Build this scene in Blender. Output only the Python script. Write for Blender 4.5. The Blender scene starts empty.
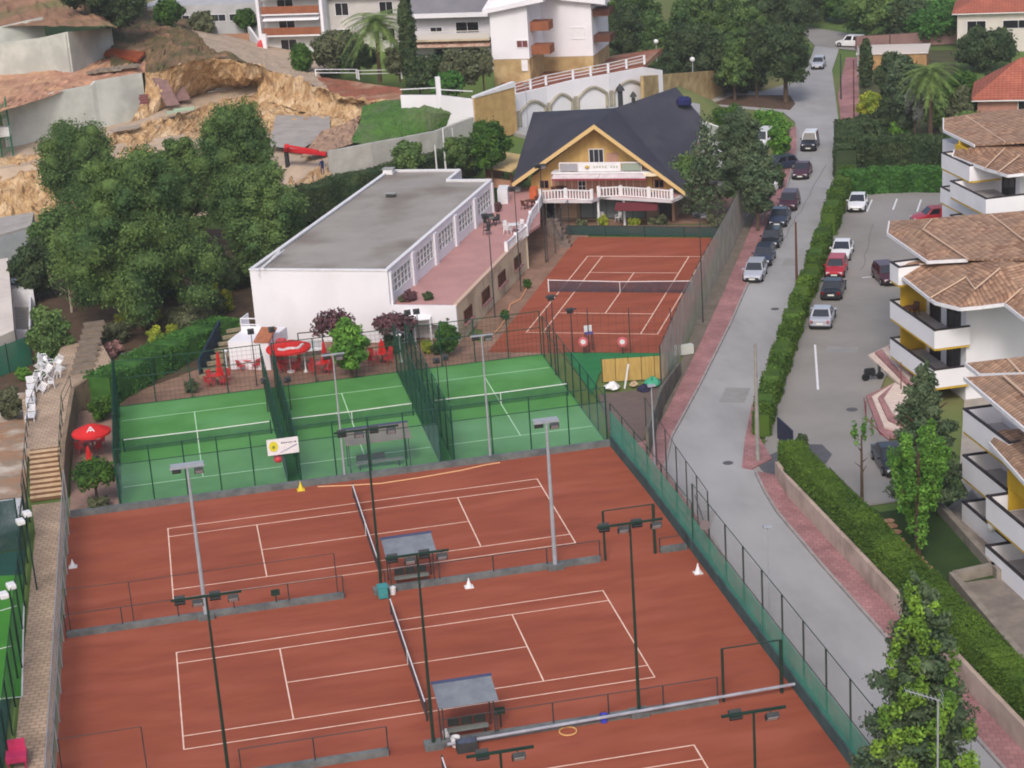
import bpy, bmesh, math, random
import numpy as np
from mathutils import Vector, Matrix
random.seed(7); rng=np.random.default_rng(7)
sc=bpy.context.scene; col=sc.collection
# ---------------------------------------------------------------- camera
F=1924.80; CP=(2.2926,-85.3913,45.7287); YAW,TILT,ROLL=-0.175775,1.246516,-0.068759
RM=Matrix.Rotation(YAW,3,'Z')@Matrix.Rotation(TILT,3,'X')@Matrix.Rotation(ROLL,3,'Z')
CV=Vector(CP)
def at(x,y,z=0.0):
    d=RM@Vector(((x-512)/F,-(y-384)/F,-1.0)); t=(z-CV.z)/d.z; return CV+d*t
def proj(P):
    q=RM.transposed()@(Vector(P)-CV); return 512+F*q.x/-q.z, 384-F*q.y/-q.z
def depth(P): return -(RM.transposed()@(Vector(P)-CV)).z
def zt(P,py):
    lo,hi=-30.0,80.0
    for _ in range(50):
        m=(lo+hi)/2
        if proj((P[0],P[1],m))[1]>py: lo=m
        else: hi=m
    return lo
cd=bpy.data.cameras.new('camera'); cam=bpy.data.objects.new('camera',cd); col.objects.link(cam)
cam.matrix_world=Matrix.Translation(CV)@RM.to_4x4(); cd.sensor_width=36; cd.lens=F*36/1024; cd.clip_start=1; cd.clip_end=3000
sc.camera=cam
AN=-0.4543
E1=Vector((math.cos(AN),math.sin(AN),0)); E2=Vector((-math.sin(AN),math.cos(AN),0))
# ---------------------------------------------------------------- tagging
def tag(o,label=None,cat=None,group=None,kind=None):
    if label:o['label']=label
    if cat:o['category']=cat
    if group:o['group']=group
    if kind:o['kind']=kind
    return o
def thing(name,label,cat,loc=(0,0,0),rz=0.0,group=None):
    o=bpy.data.objects.new(name,None); col.objects.link(o); o.location=loc; o.rotation_euler=(0,0,rz)
    o.empty_display_size=.3
    return tag(o,label,cat,group)
WM={}
def wmat(o):
    m=Matrix.Identity(4)
    while o is not None:
        m=(Matrix.Translation(o.location)@o.rotation_euler.to_matrix().to_4x4())@m; o=o.parent
    return m
# ---------------------------------------------------------------- mesh builder
class MB:
    def __init__(s): s.v=[];s.f=[]
    def add(s,vs,fs):
        n=len(s.v); s.v+= [tuple(p) for p in vs]; s.f+= [tuple(i+n for i in f) for f in fs]; return s
    def box(s,c,size,rz=0.0,tilt=None):
        hx,hy,hz=size[0]/2,size[1]/2,size[2]/2
        m=Matrix.Rotation(rz,3,'Z')
        if tilt is not None: m=m@tilt
        vs=[Vector(c)+m@Vector((x,y,z)) for x in(-hx,hx) for y in(-hy,hy) for z in(-hz,hz)]
        return s.add(vs,[(0,1,3,2),(4,6,7,5),(0,4,5,1),(2,3,7,6),(0,2,6,4),(1,5,7,3)])
    def prism(s,poly,z0,z1):
        n=len(poly); a=sum(poly[i][0]*poly[(i+1)%n][1]-poly[(i+1)%n][0]*poly[i][1] for i in range(n))
        if a<0: poly=list(reversed(poly))
        z0s=z0 if hasattr(z0,'__len__') else [z0]*n; z1s=z1 if hasattr(z1,'__len__') else [z1]*n
        if a<0: z0s=list(reversed(z0s)); z1s=list(reversed(z1s))
        vs=[(p[0],p[1],z) for p,z in zip(poly,z0s)]+[(p[0],p[1],z) for p,z in zip(poly,z1s)]
        fs=[tuple(reversed(range(n))),tuple(range(n,2*n))]+[(i,(i+1)%n,n+(i+1)%n,n+i) for i in range(n)]
        return s.add(vs,fs)
    def slab(s,pts,t):   # 3d polygon thickened downward
        n=len(pts); a=sum(pts[i][0]*pts[(i+1)%n][1]-pts[(i+1)%n][0]*pts[i][1] for i in range(n))
        if a<0: pts=list(reversed(pts))
        vs=[(p[0],p[1],p[2]-t) for p in pts]+[tuple(p) for p in pts]
        return s.add(vs,[tuple(reversed(range(n))),tuple(range(n,2*n))]+[(i,(i+1)%n,n+(i+1)%n,n+i) for i in range(n)])
    def wall(s,p,q,z0,z1,t=0.2,z1b=None):
        p=Vector((p[0],p[1],0));q=Vector((q[0],q[1],0)); d=(q-p); 
        if d.length<1e-6:return s
        n=Vector((-d.y,d.x,0)).normalized()*t/2
        if z1b is None:z1b=z1
        return s.prism([p+n,p-n,q-n,q+n],z0,[z1,z1,z1b,z1b])
    def tube(s,p,q,r,r2=None,n=6,caps=True):
        p=Vector(p);q=Vector(q); r2=r if r2 is None else r2; d=(q-p).normalized()
        u=d.orthogonal().normalized(); w=d.cross(u)
        vs=[];
        for c,rr in((p,r),(q,r2)):
            for i in range(n):
                a=2*math.pi*i/n; vs.append(c+u*math.cos(a)*rr+w*math.sin(a)*rr)
        fs=[(i,(i+1)%n,n+(i+1)%n,n+i) for i in range(n)]
        if caps: fs+=[tuple(reversed(range(n))),tuple(range(n,2*n))]
        return s.add(vs,fs)
    def path(s,pts,r,n=5):
        for a,b in zip(pts[:-1],pts[1:]): s.tube(a,b,r,n=n)
        return s
    def lathe(s,c,prof,n=12,sx=1,sy=1):
        vs=[];c=Vector(c)
        for r,z in prof:
            for i in range(n):
                a=2*math.pi*i/n; vs.append(c+Vector((math.cos(a)*r*sx,math.sin(a)*r*sy,z)))
        fs=[]
        for k in range(len(prof)-1):
            for i in range(n): fs.append((k*n+i,k*n+(i+1)%n,(k+1)*n+(i+1)%n,(k+1)*n+i))
        fs+=[tuple(reversed(range(n))),tuple(range((len(prof)-1)*n,len(prof)*n))]
        return s.add(vs,fs)
    def quad(s,a,b,c,d): return s.add([a,b,c,d],[(0,1,2,3)])
    def grid(s,P):
        m=len(P);n=len(P[0]); vs=[p for r in P for p in r]
        return s.add(vs,[(i*n+j,i*n+j+1,(i+1)*n+j+1,(i+1)*n+j) for i in range(m-1) for j in range(n-1)])
    def build(s,name,mat,parent=None,smooth=False,bevel=0,label=None,kind=None,cat=None,group=None):
        me=bpy.data.meshes.new(name); vs=s.v
        if parent is not None:
            mi=wmat(parent).inverted() if parent.get('_w',0) else None
            if mi is not None: vs=[tuple(mi@Vector(v)) for v in vs]
        me.from_pydata(vs,[],s.f); me.update()
        if bevel:
            bm=bmesh.new(); bm.from_mesh(me); bmesh.ops.remove_doubles(bm,verts=bm.verts,dist=1e-4)
            bmesh.ops.bevel(bm,geom=[e for e in bm.edges if len(e.link_faces)==2 and e.calc_face_angle(0)>.5],offset=bevel,segments=2,affect='EDGES',profile=.6)
            bm.to_mesh(me); bm.free()
        if smooth: me.polygons.foreach_set('use_smooth',[True]*len(me.polygons))
        me.materials.append(mat)
        o=bpy.data.objects.new(name,me); col.objects.link(o)
        if parent is not None:
            o.parent=parent
            if parent.get('_w',0): o['_w']=1
        return tag(o,label,cat,group,kind)
def W(name,label,cat,loc,rz=0.0,group=None):   # thing whose parts are given in world coordinates
    o=thing(name,label,cat,loc,rz,group); o['_w']=1; return o
def children(o): return [c for c in bpy.data.objects if c.parent==o]
def dup(root,loc=None,rz=None,label=None,group=None,kids=None):
    r=root.copy(); col.objects.link(r)
    if loc is not None:r.location=loc
    if rz is not None:r.rotation_euler=(0,0,rz)
    if label:r['label']=label
    if group:r['group']=group
    def rec(src,dst):
        for ch in KID(src):
            c=ch.copy(); col.objects.link(c); c.parent=dst; rec(ch,c)
    rec(root,r); return r
_kc={}
def KID(o):
    k=o.name
    if k not in _kc:_kc[k]=[c for c in bpy.data.objects if c.parent==o]
    return _kc[k]
# ---------------------------------------------------------------- materials
def L(c): 
    c=c/255.0; return c/12.92 if c<=.04045 else ((c+.055)/1.055)**2.4
GAIN=1.0
def C(r,g,b,k=1.0): return (min(.9,L(r)*k*GAIN),min(.9,L(g)*k*GAIN),min(.9,L(b)*k*GAIN),1)
def newmat(name):
    m=bpy.data.materials.new(name); m.use_nodes=True; nt=m.node_tree; return m,nt,nt.nodes['Principled BSDF'],nt.links
def M(name,c1,c2=None,scale=1.0,rough=.85,bump=0,bscale=None,detail=6,spec=.25,c3=None,s3=.15,metal=0,stretch=None):
    m,nt,b,lk=newmat(name); b.inputs['Roughness'].default_value=rough; b.inputs['Specular IOR Level'].default_value=spec; b.inputs['Metallic'].default_value=metal
    b.inputs['Base Color'].default_value=c1
    tc=nt.nodes.new('ShaderNodeTexCoord'); vec=tc.outputs['Object']
    if stretch:
        mp=nt.nodes.new('ShaderNodeMapping'); mp.inputs['Scale'].default_value=stretch; lk.new(vec,mp.inputs['Vector']); vec=mp.outputs['Vector']
    if c2:
        n=nt.nodes.new('ShaderNodeTexNoise'); n.inputs['Scale'].default_value=scale; n.inputs['Detail'].default_value=detail; n.inputs['Roughness'].default_value=.62; lk.new(vec,n.inputs['Vector'])
        r=nt.nodes.new('ShaderNodeMapRange'); r.inputs[1].default_value=.35; r.inputs[2].default_value=.65; lk.new(n.outputs['Fac'],r.inputs[0])
        mx=nt.nodes.new('ShaderNodeMix'); mx.data_type='RGBA'; mx.inputs[6].default_value=c1; mx.inputs[7].default_value=c2; lk.new(r.outputs[0],mx.inputs[0]); out=mx.outputs[2]
        if c3:
            n3=nt.nodes.new('ShaderNodeTexNoise'); n3.inputs['Scale'].default_value=s3; n3.inputs['Detail'].default_value=5; lk.new(vec,n3.inputs['Vector'])
            r3=nt.nodes.new('ShaderNodeMapRange'); r3.inputs[1].default_value=.48; r3.inputs[2].default_value=.68; lk.new(n3.outputs['Fac'],r3.inputs[0])
            m3=nt.nodes.new('ShaderNodeMix'); m3.data_type='RGBA'; lk.new(r3.outputs[0],m3.inputs[0]); lk.new(out,m3.inputs[6]); m3.inputs[7].default_value=c3; out=m3.outputs[2]
        lk.new(out,b.inputs['Base Color'])
    if bump:
        nb=nt.nodes.new('ShaderNodeTexNoise'); nb.inputs['Scale'].default_value=bscale or scale*4; nb.inputs['Detail'].default_value=5; lk.new(vec,nb.inputs['Vector'])
        bp=nt.nodes.new('ShaderNodeBump'); bp.inputs['Distance'].default_value=bump; bp.inputs['Strength'].default_value=1; lk.new(nb.outputs['Fac'],bp.inputs['Height']); lk.new(bp.outputs['Normal'],b.inputs['Normal'])
    return m
def brick(name,c1,c2,mort,bw,bh,ang=0.0,rough=.85,bump=.01,tilt=None,big=None,ms=.06,offset=.5):
    m,nt,b,lk=newmat(name); b.inputs['Roughness'].default_value=rough; b.inputs['Specular IOR Level'].default_value=.2
    tc=nt.nodes.new('ShaderNodeTexCoord'); mp=nt.nodes.new('ShaderNodeMapping'); mp.inputs['Rotation'].default_value=tilt or (0,0,ang); lk.new(tc.outputs['Object'],mp.inputs['Vector'])
    br=nt.nodes.new('ShaderNodeTexBrick'); br.inputs['Scale'].default_value=1; br.inputs['Brick Width'].default_value=bw; br.inputs['Row Height'].default_value=bh; br.inputs['Mortar Size'].default_value=ms*min(bw,bh); br.offset=offset
    br.inputs['Color1'].default_value=c1; br.inputs['Color2'].default_value=c2; br.inputs['Mortar'].default_value=mort; lk.new(mp.outputs['Vector'],br.inputs['Vector'])
    n=nt.nodes.new('ShaderNodeTexNoise'); n.inputs['Scale'].default_value=.35; n.inputs['Detail'].default_value=7; lk.new(tc.outputs['Object'],n.inputs['Vector'])
    r=nt.nodes.new('ShaderNodeMapRange'); r.inputs[1].default_value=.3; r.inputs[2].default_value=.7; r.inputs[3].default_value=.72; r.inputs[4].default_value=1.2; lk.new(n.outputs['Fac'],r.inputs[0])
    mu=nt.nodes.new('ShaderNodeMix'); mu.data_type='RGBA'; mu.blend_type='MULTIPLY'; mu.inputs[0].default_value=1; lk.new(br.outputs['Color'],mu.inputs[6]); lk.new(r.outputs[0],mu.inputs[7]); lk.new(mu.outputs[2],b.inputs['Base Color'])
    bp=nt.nodes.new('ShaderNodeBump'); bp.inputs['Distance'].default_value=bump; bp.invert=True; lk.new(br.outputs['Fac'],bp.inputs['Height']); lk.new(bp.outputs['Normal'],b.inputs['Normal'])
    return m
def rooftile(name,c1,c2,c3,ang,col_w=.30,row_h=.42):
    # barrel tiles: rounded columns running down the slope, courses across, colour varies tile by tile
    m,nt,b,lk=newmat(name); b.inputs['Roughness'].default_value=.9; b.inputs['Specular IOR Level'].default_value=.15
    tc=nt.nodes.new('ShaderNodeTexCoord'); mp=nt.nodes.new('ShaderNodeMapping'); mp.inputs['Rotation'].default_value=(0,0,ang); lk.new(tc.outputs['Object'],mp.inputs['Vector'])
    sx=nt.nodes.new('ShaderNodeSeparateXYZ'); lk.new(mp.outputs['Vector'],sx.inputs[0])
    def math_(op,a,bv=None):
        n=nt.nodes.new('ShaderNodeMath'); n.operation=op
        if hasattr(a,'type'): lk.new(a,n.inputs[0])
        else:n.inputs[0].default_value=a
        if bv is not None:
            if hasattr(bv,'type'): lk.new(bv,n.inputs[1])
            else:n.inputs[1].default_value=bv
        return n.outputs[0]
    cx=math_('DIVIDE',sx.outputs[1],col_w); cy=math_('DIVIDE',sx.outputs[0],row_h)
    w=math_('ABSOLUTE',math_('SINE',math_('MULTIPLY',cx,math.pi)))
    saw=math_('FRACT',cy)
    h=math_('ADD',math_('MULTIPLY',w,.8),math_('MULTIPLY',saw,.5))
    fl=nt.nodes.new('ShaderNodeCombineXYZ'); lk.new(math_('FLOOR',cx),fl.inputs[0]); lk.new(math_('FLOOR',cy),fl.inputs[1])
    wn=nt.nodes.new('ShaderNodeTexWhiteNoise'); lk.new(fl.outputs[0],wn.inputs['Vector'])
    n=nt.nodes.new('ShaderNodeTexNoise'); n.inputs['Scale'].default_value=.45; n.inputs['Detail'].default_value=6; lk.new(tc.outputs['Object'],n.inputs['Vector'])
    r=nt.nodes.new('ShaderNodeMapRange'); r.inputs[1].default_value=.35; r.inputs[2].default_value=.65; lk.new(n.outputs['Fac'],r.inputs[0])
    m1=nt.nodes.new('ShaderNodeMix'); m1.data_type='RGBA'; m1.inputs[6].default_value=c1; m1.inputs[7].default_value=c2; lk.new(wn.outputs['Value'],m1.inputs[0])
    m2=nt.nodes.new('ShaderNodeMix'); m2.data_type='RGBA'; lk.new(math_('MULTIPLY',r.outputs[0],.6),m2.inputs[0]); lk.new(m1.outputs[2],m2.inputs[6]); m2.inputs[7].default_value=c3
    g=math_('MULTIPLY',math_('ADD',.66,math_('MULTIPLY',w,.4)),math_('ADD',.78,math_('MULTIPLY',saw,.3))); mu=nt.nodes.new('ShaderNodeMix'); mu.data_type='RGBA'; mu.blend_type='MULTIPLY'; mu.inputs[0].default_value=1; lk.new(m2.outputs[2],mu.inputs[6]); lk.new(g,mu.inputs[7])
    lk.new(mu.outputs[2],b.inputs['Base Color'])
    bp=nt.nodes.new('ShaderNodeBump'); bp.inputs['Distance'].default_value=.045; lk.new(h,bp.inputs['Height']); lk.new(bp.outputs['Normal'],b.inputs['Normal'])
    return m
def veil(name,c,alpha,cell=0.0):
    m,nt,b,lk=newmat(name); b.inputs['Base Color'].default_value=c; b.inputs['Roughness'].default_value=.8
    t=nt.nodes.new('ShaderNodeBsdfTransparent'); mx=nt.nodes.new('ShaderNodeMixShader'); out=nt.nodes['Material Output']
    n=nt.nodes.new('ShaderNodeTexNoise'); n.inputs['Scale'].default_value=.7; n.inputs['Detail'].default_value=4
    tc=nt.nodes.new('ShaderNodeTexCoord'); lk.new(tc.outputs['Object'],n.inputs['Vector'])
    r=nt.nodes.new('ShaderNodeMapRange'); r.inputs[1].default_value=.3; r.inputs[2].default_value=.7; r.inputs[3].default_value=alpha*.8; r.inputs[4].default_value=min(1,alpha*1.15); lk.new(n.outputs['Fac'],r.inputs[0])
    lk.new(r.outputs[0],mx.inputs[0]); lk.new(t.outputs[0],mx.inputs[1]); lk.new(b.outputs[0],mx.inputs[2]); lk.new(mx.outputs[0],out.inputs[0]); return m
def leafmat(name,c1,c2,scale=.7,c3=None):
    m,nt,b,lk=newmat(name); b.inputs['Roughness'].default_value=.75; b.inputs['Specular IOR Level'].default_value=.2
    tc=nt.nodes.new('ShaderNodeTexCoord')
    n=nt.nodes.new('ShaderNodeTexNoise'); n.inputs['Scale'].default_value=scale; n.inputs['Detail'].default_value=3; lk.new(tc.outputs['Object'],n.inputs['Vector'])
    r=nt.nodes.new('ShaderNodeMapRange'); r.inputs[1].default_value=.36; r.inputs[2].default_value=.64; lk.new(n.outputs['Fac'],r.inputs[0])
    mx=nt.nodes.new('ShaderNodeMix'); mx.data_type='RGBA'; mx.inputs[6].default_value=c1; mx.inputs[7].default_value=c2; lk.new(r.outputs[0],mx.inputs[0])
    g=nt.nodes.new('ShaderNodeNewGeometry'); v=nt.nodes.new('ShaderNodeMapRange'); v.inputs[3].default_value=.72; v.inputs[4].default_value=1.3; lk.new(g.outputs['Random Per Island'],v.inputs[0])
    mu=nt.nodes.new('ShaderNodeMix'); mu.data_type='RGBA'; mu.blend_type='MULTIPLY'; mu.inputs[0].default_value=1; lk.new(mx.outputs[2],mu.inputs[6]); lk.new(v.outputs[0],mu.inputs[7])
    lk.new(mu.outputs[2],b.inputs['Base Color'])
    tr=nt.nodes.new('ShaderNodeBsdfTranslucent'); lk.new(mu.outputs[2],tr.inputs['Color']); ms=nt.nodes.new('ShaderNodeMixShader'); ms.inputs[0].default_value=.22
    out=nt.nodes['Material Output']; lk.new(b.outputs[0],ms.inputs[1]); lk.new(tr.outputs[0],ms.inputs[2]); lk.new(ms.outputs[0],out.inputs[0])
    return m
def glassmat(name,c,alpha=1.0,rough=.15):
    m,nt,b,lk=newmat(name); b.inputs['Base Color'].default_value=c; b.inputs['Roughness'].default_value=rough; b.inputs['Specular IOR Level'].default_value=.5
    if alpha<1:
        t=nt.nodes.new('ShaderNodeBsdfTransparent'); mx=nt.nodes.new('ShaderNodeMixShader'); mx.inputs[0].default_value=alpha; out=nt.nodes['Material Output']
        lk.new(t.outputs[0],mx.inputs[1]); lk.new(b.outputs[0],mx.inputs[2]); lk.new(mx.outputs[0],out.inputs[0])
    return m
white=M('white_render',C(224,222,228),C(219,217,224),.35,.9,c3=C(214,212,218),s3=.3)
whitep=M('white_paint',C(225,224,228),C(212,211,216),2,.6)
greywall=M('concrete_grey',C(196,198,192),C(168,172,166),.25,.95,.02,6,c3=C(166,168,164),s3=.25)
greyconc=M('concrete_kerb',C(112,116,116),C(84,88,90),1.2,.95,.01,12)
cream=M('cream_render',C(206,190,164),C(188,172,148),.5,.9,c3=C(168,152,130),s3=.5)
clay=M('clay_red',C(150,79,57),C(136,69,51),.3,.95,.004,20,c3=C(155,84,64),s3=.2,stretch=(.7,2.4,1))
linem=M('court_line',C(238,212,196),C(222,180,160),1.5,.8)
linew=M('court_line_white',C(190,222,190),C(170,210,172),1.5,.8)
greenc=M('green_turf',C(84,142,74),C(74,130,68),.35,.95,.003,30,c3=C(98,154,98),s3=.12)
greenl=M('green_turf_bright',C(66,132,48),C(56,118,44),.5,.95)
road=M('road_concrete',C(156,155,156),C(144,143,144),.35,.9,.003,25,c3=C(166,165,166),s3=.07,stretch=(1.4,.6,1))
asph=M('lot_asphalt',C(144,140,136),C(130,127,124),.2,.9,.003,25,c3=C(146,142,140),s3=.08)
darkasph=M('dark_asphalt',C(92,92,98),C(80,80,86),.8,.95)
pink=brick('pink_paving',C(166,122,122),C(150,108,110),C(136,104,104),.4,.4,ang=.3,bump=.004)
kerb=M('kerb_stone',C(160,152,150),C(140,132,132),1.5,.9)
patio=brick('patio_brick',C(150,118,100),C(136,106,92),C(128,104,90),.4,.2,ang=.4,bump=.004)
patio2=brick('patio_brick_pale',C(158,128,116),C(142,116,106),C(124,100,92),.3,.15,ang=.0,bump=.004)
stonep=brick('path_stone',C(188,164,142),C(172,150,130),C(150,130,112),.5,.35,ang=.1,bump=.02,ms=.12)
tanstep=M('step_stone',C(176,144,112),C(150,118,90),2,.9,.01,10)
dirt=M('dirt',C(110,90,68),C(86,72,54),.5,1,.05,3)
rock=M('tan_rock',C(200,168,126),C(150,116,84),1.2,1,.5,2.2,c3=C(212,186,152),s3=.5,stretch=(1.3,1.3,.45))
orange=M('orange_soil',C(184,142,118),C(158,118,96),.35,1,.1,2,c3=C(198,158,124),s3=.25)
redsoil=M('red_soil',C(150,92,74),C(128,84,66),.5,1,.06,2,c3=C(160,128,106),s3=.3)
scrub=M('scrub_earth',C(112,88,70),C(70,78,42),.5,1,.15,2,c3=C(140,108,84),s3=.3)
paleearth=M('pale_earth',C(186,166,146),C(164,146,128),.4,1,.03,3)
grass=M('grass',C(66,96,34),C(52,82,32),.5,1,.05,3,c3=C(84,112,46),s3=.12)
lawnm=M('lawn_dark',C(52,74,34),C(42,62,32),.6,1,.03,8)
terrm=M('terrain_grass',C(96,116,58),C(76,100,50),.05,1,.1,1,c3=C(128,120,84),s3=.02)
soil=M('garden_soil',C(96,76,62),C(74,62,48),1.0,1,.05,4)
steel=M('galvanised_steel',C(158,162,170),C(140,144,152),2,.5,spec=.5)
dgreen=M('dark_green_metal',C(34,58,48),C(28,48,42),2,.6)
dgreen2=M('green_fence_post',C(26,72,58),C(22,60,50),2,.6)
dgrey=M('dark_metal',C(62,64,66),C(50,52,54),2,.6)
black=M('black_rubber',C(34,34,36),C(26,26,28),3,.7)
brownm=M('brown_metal',C(96,62,50),C(80,50,42),2,.6)
glass=glassmat('window_glass',C(46,50,58)); glassd=glassmat('dark_glass',C(28,29,34))
teal=veil('teal_windscreen',C(66,158,134),.70); tealdark=veil('dark_windscreen',C(30,62,60),.9); greyv=veil('grey_mesh',C(150,148,140),.16)
greyv2=veil('grey_mesh_dense',C(176,170,158),.74); greyv3=veil('grey_mesh_left',C(166,166,160),.6)
greenv=veil('green_mesh',C(24,84,66),.55); greenvl=veil('green_mesh_light',C(30,82,66),.12); padglass=veil('padel_glass',C(120,150,160),.16)
redp=M('red_plastic',C(200,60,66),C(180,50,58),3,.5,spec=.5); redc=M('red_canvas',C(206,44,44),C(190,38,40),2,.8)
pinkp=M('pink_plastic',C(206,64,110),C(190,54,100),3,.5); whitepl=M('white_plastic',C(226,224,226),C(210,210,214),3,.5,spec=.5)
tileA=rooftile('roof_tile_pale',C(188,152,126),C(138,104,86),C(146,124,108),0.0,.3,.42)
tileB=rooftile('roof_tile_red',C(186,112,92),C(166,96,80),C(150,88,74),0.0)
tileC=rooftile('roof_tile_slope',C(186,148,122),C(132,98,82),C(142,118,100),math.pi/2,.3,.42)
slate=M('slate_roof',C(60,61,74),C(54,55,66),.5,.9,.02,5,c3=C(66,66,76),s3=.3)
feltm=M('flat_roof_felt',C(154,149,144),C(142,137,132),.3,.95,.01,10,c3=C(122,114,107),s3=.16)
timber=M('yellow_timber',C(196,162,104),C(180,146,90),1.2,.8,stretch=(1,1,.15)); timberd=M('brown_timber',C(184,146,128),C(164,124,108),1.2,.8,stretch=(6,6,.3))
yellowm=M('yellow_render',C(208,172,52),C(194,158,46),.8,.9); brownb=M('brown_balcony',C(146,92,66),C(130,80,58),1,.9)
stoneb=M('ochre_stone',C(178,154,112),C(152,128,92),.8,.95,.05,2.5,c3=C(196,172,130),s3=.5)
pinkdeck=M('pink_deck',C(184,140,136),C(170,128,126),.5,.9)
purplish=M('plank_purple',C(130,104,100),C(108,84,84),2,.9)
barkm=M('bark',C(96,80,66),C(74,60,50),3,1,.04,8); barkw=M('pale_bark',C(168,156,142),C(140,128,114),3,1)
def leaf(n,a,b,s=.7): return leafmat(n,C(*a),C(*b),s)
L_pine=leaf('pine_needles',(100,124,66),(68,96,56),.28); L_pine2=leaf('pine_needles_light',(108,132,74),(74,104,60),.28)
L_dark=leaf('dark_leaves',(78,94,60),(56,76,50)); L_mid=leaf('mid_leaves',(78,112,44),(52,84,38)); L_bright=leaf('bright_leaves',(108,152,62),(78,122,52))
L_yel=leaf('yellow_leaves',(168,172,58),(120,142,54)); L_hedge=leaf('hedge_leaves',(94,122,46),(70,98,38),.3); L_vine=leaf('vine_leaves',(78,124,56),(58,98,46),1.0)
L_con=leaf('conifer_needles',(98,114,84),(70,90,66),.6); L_purple=leaf('plum_leaves',(112,78,84),(88,64,68)); L_olive=leaf('olive_leaves',(108,112,84),(84,92,66),.6)
L_ivy=leaf('lime_leaves',(128,162,60),(90,126,52),.9); L_grey=leaf('grey_leaves',(142,146,140),(110,114,106))
L_palm=leaf('palm_leaves',(120,142,78),(88,112,60),.6)
# ---------------------------------------------------------------- foliage
def leafmesh(name,mat,parent,blobs,n,size,core=True,kind=None,droop=0.0,aspect=1.6,rad=.75):
    """blobs: (x,y,z,rx,ry,rz) local; leaf quads spread through them"""
    B=np.array(blobs,float); vol=(B[:,3]*B[:,4]*B[:,5])**(2/3); idx=rng.choice(len(B),n,p=vol/vol.sum())
    d=rng.normal(size=(n,3)); d/=np.linalg.norm(d,axis=1)[:,None]
    r=1-np.abs(rng.normal(0,1-rad,n)); r=np.clip(r,.2,1)+np.abs(rng.normal(0,.13,n))*(rng.random(n)<.5)
    b=B[idx]; lump=1+.16*np.sin(d[:,0]*5+idx*1.7)*np.sin(d[:,1]*6+idx*.9)*np.sin(d[:,2]*5+idx*2.3)
    p=b[:,:3]+d*b[:,3:6]*(r*lump)[:,None]
    u=rng.normal(size=(n,3)); u[:,2]-=droop; u/=np.linalg.norm(u,axis=1)[:,None]
    # leaves lie roughly tangent to the clump
    nn=d+rng.normal(0,.7,(n,3)); u-= (u*nn).sum(1)[:,None]*nn/(nn*nn).sum(1)[:,None]; u/=np.linalg.norm(u,axis=1)[:,None]+1e-9
    w=np.cross(nn,u); w/=np.linalg.norm(w,axis=1)[:,None]+1e-9
    s=size*rng.uniform(.6,1.4,n)[:,None]; u*=s*aspect/2; w*=s/2
    V=np.stack([p-u,p+w*.9-u*.1,p+u,p-w*.9-u*.1],1).reshape(-1,3)
    Fs=np.arange(4*n).reshape(n,4)
    cv=[];cf=[]
    if core:
        for x,y,z,rx,ry,rz in blobs:
            k=.62; o=len(cv)+4*n; nr,ns=7,9
            for i in range(nr+1):
                ph=math.pi*i/nr
                for j in range(ns):
                    th=2*math.pi*j/ns; q=k*(1+.14*math.sin(3*th+x)*math.sin(2*ph+y))
                    cv.append((x+rx*q*math.sin(ph)*math.cos(th),y+ry*q*math.sin(ph)*math.sin(th),z+rz*q*math.cos(ph)))
            for i in range(nr):
                for j in range(ns): cf.append((o+i*ns+j,o+(i+1)*ns+j,o+(i+1)*ns+(j+1)%ns,o+i*ns+(j+1)%ns))
    if cv: V=np.concatenate([V,np.array(cv)])
    F_=np.concatenate([Fs,np.array(cf,int).reshape(-1,4)]) if cf else Fs
    me=bpy.data.meshes.new(name); me.vertices.add(len(V)); me.vertices.foreach_set('co',V.ravel())
    me.loops.add(F_.size); me.loops.foreach_set('vertex_index',F_.ravel()); me.polygons.add(len(F_))
    me.polygons.foreach_set('loop_start',np.arange(0,F_.size,4)); me.polygons.foreach_set('loop_total',np.full(len(F_),4)); me.update(calc_edges=True); me.validate()
    me.materials.append(mat); o=bpy.data.objects.new(name,me); col.objects.link(o)
    if parent is not None:o.parent=parent
    if kind:o['kind']=kind
    return o
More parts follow.
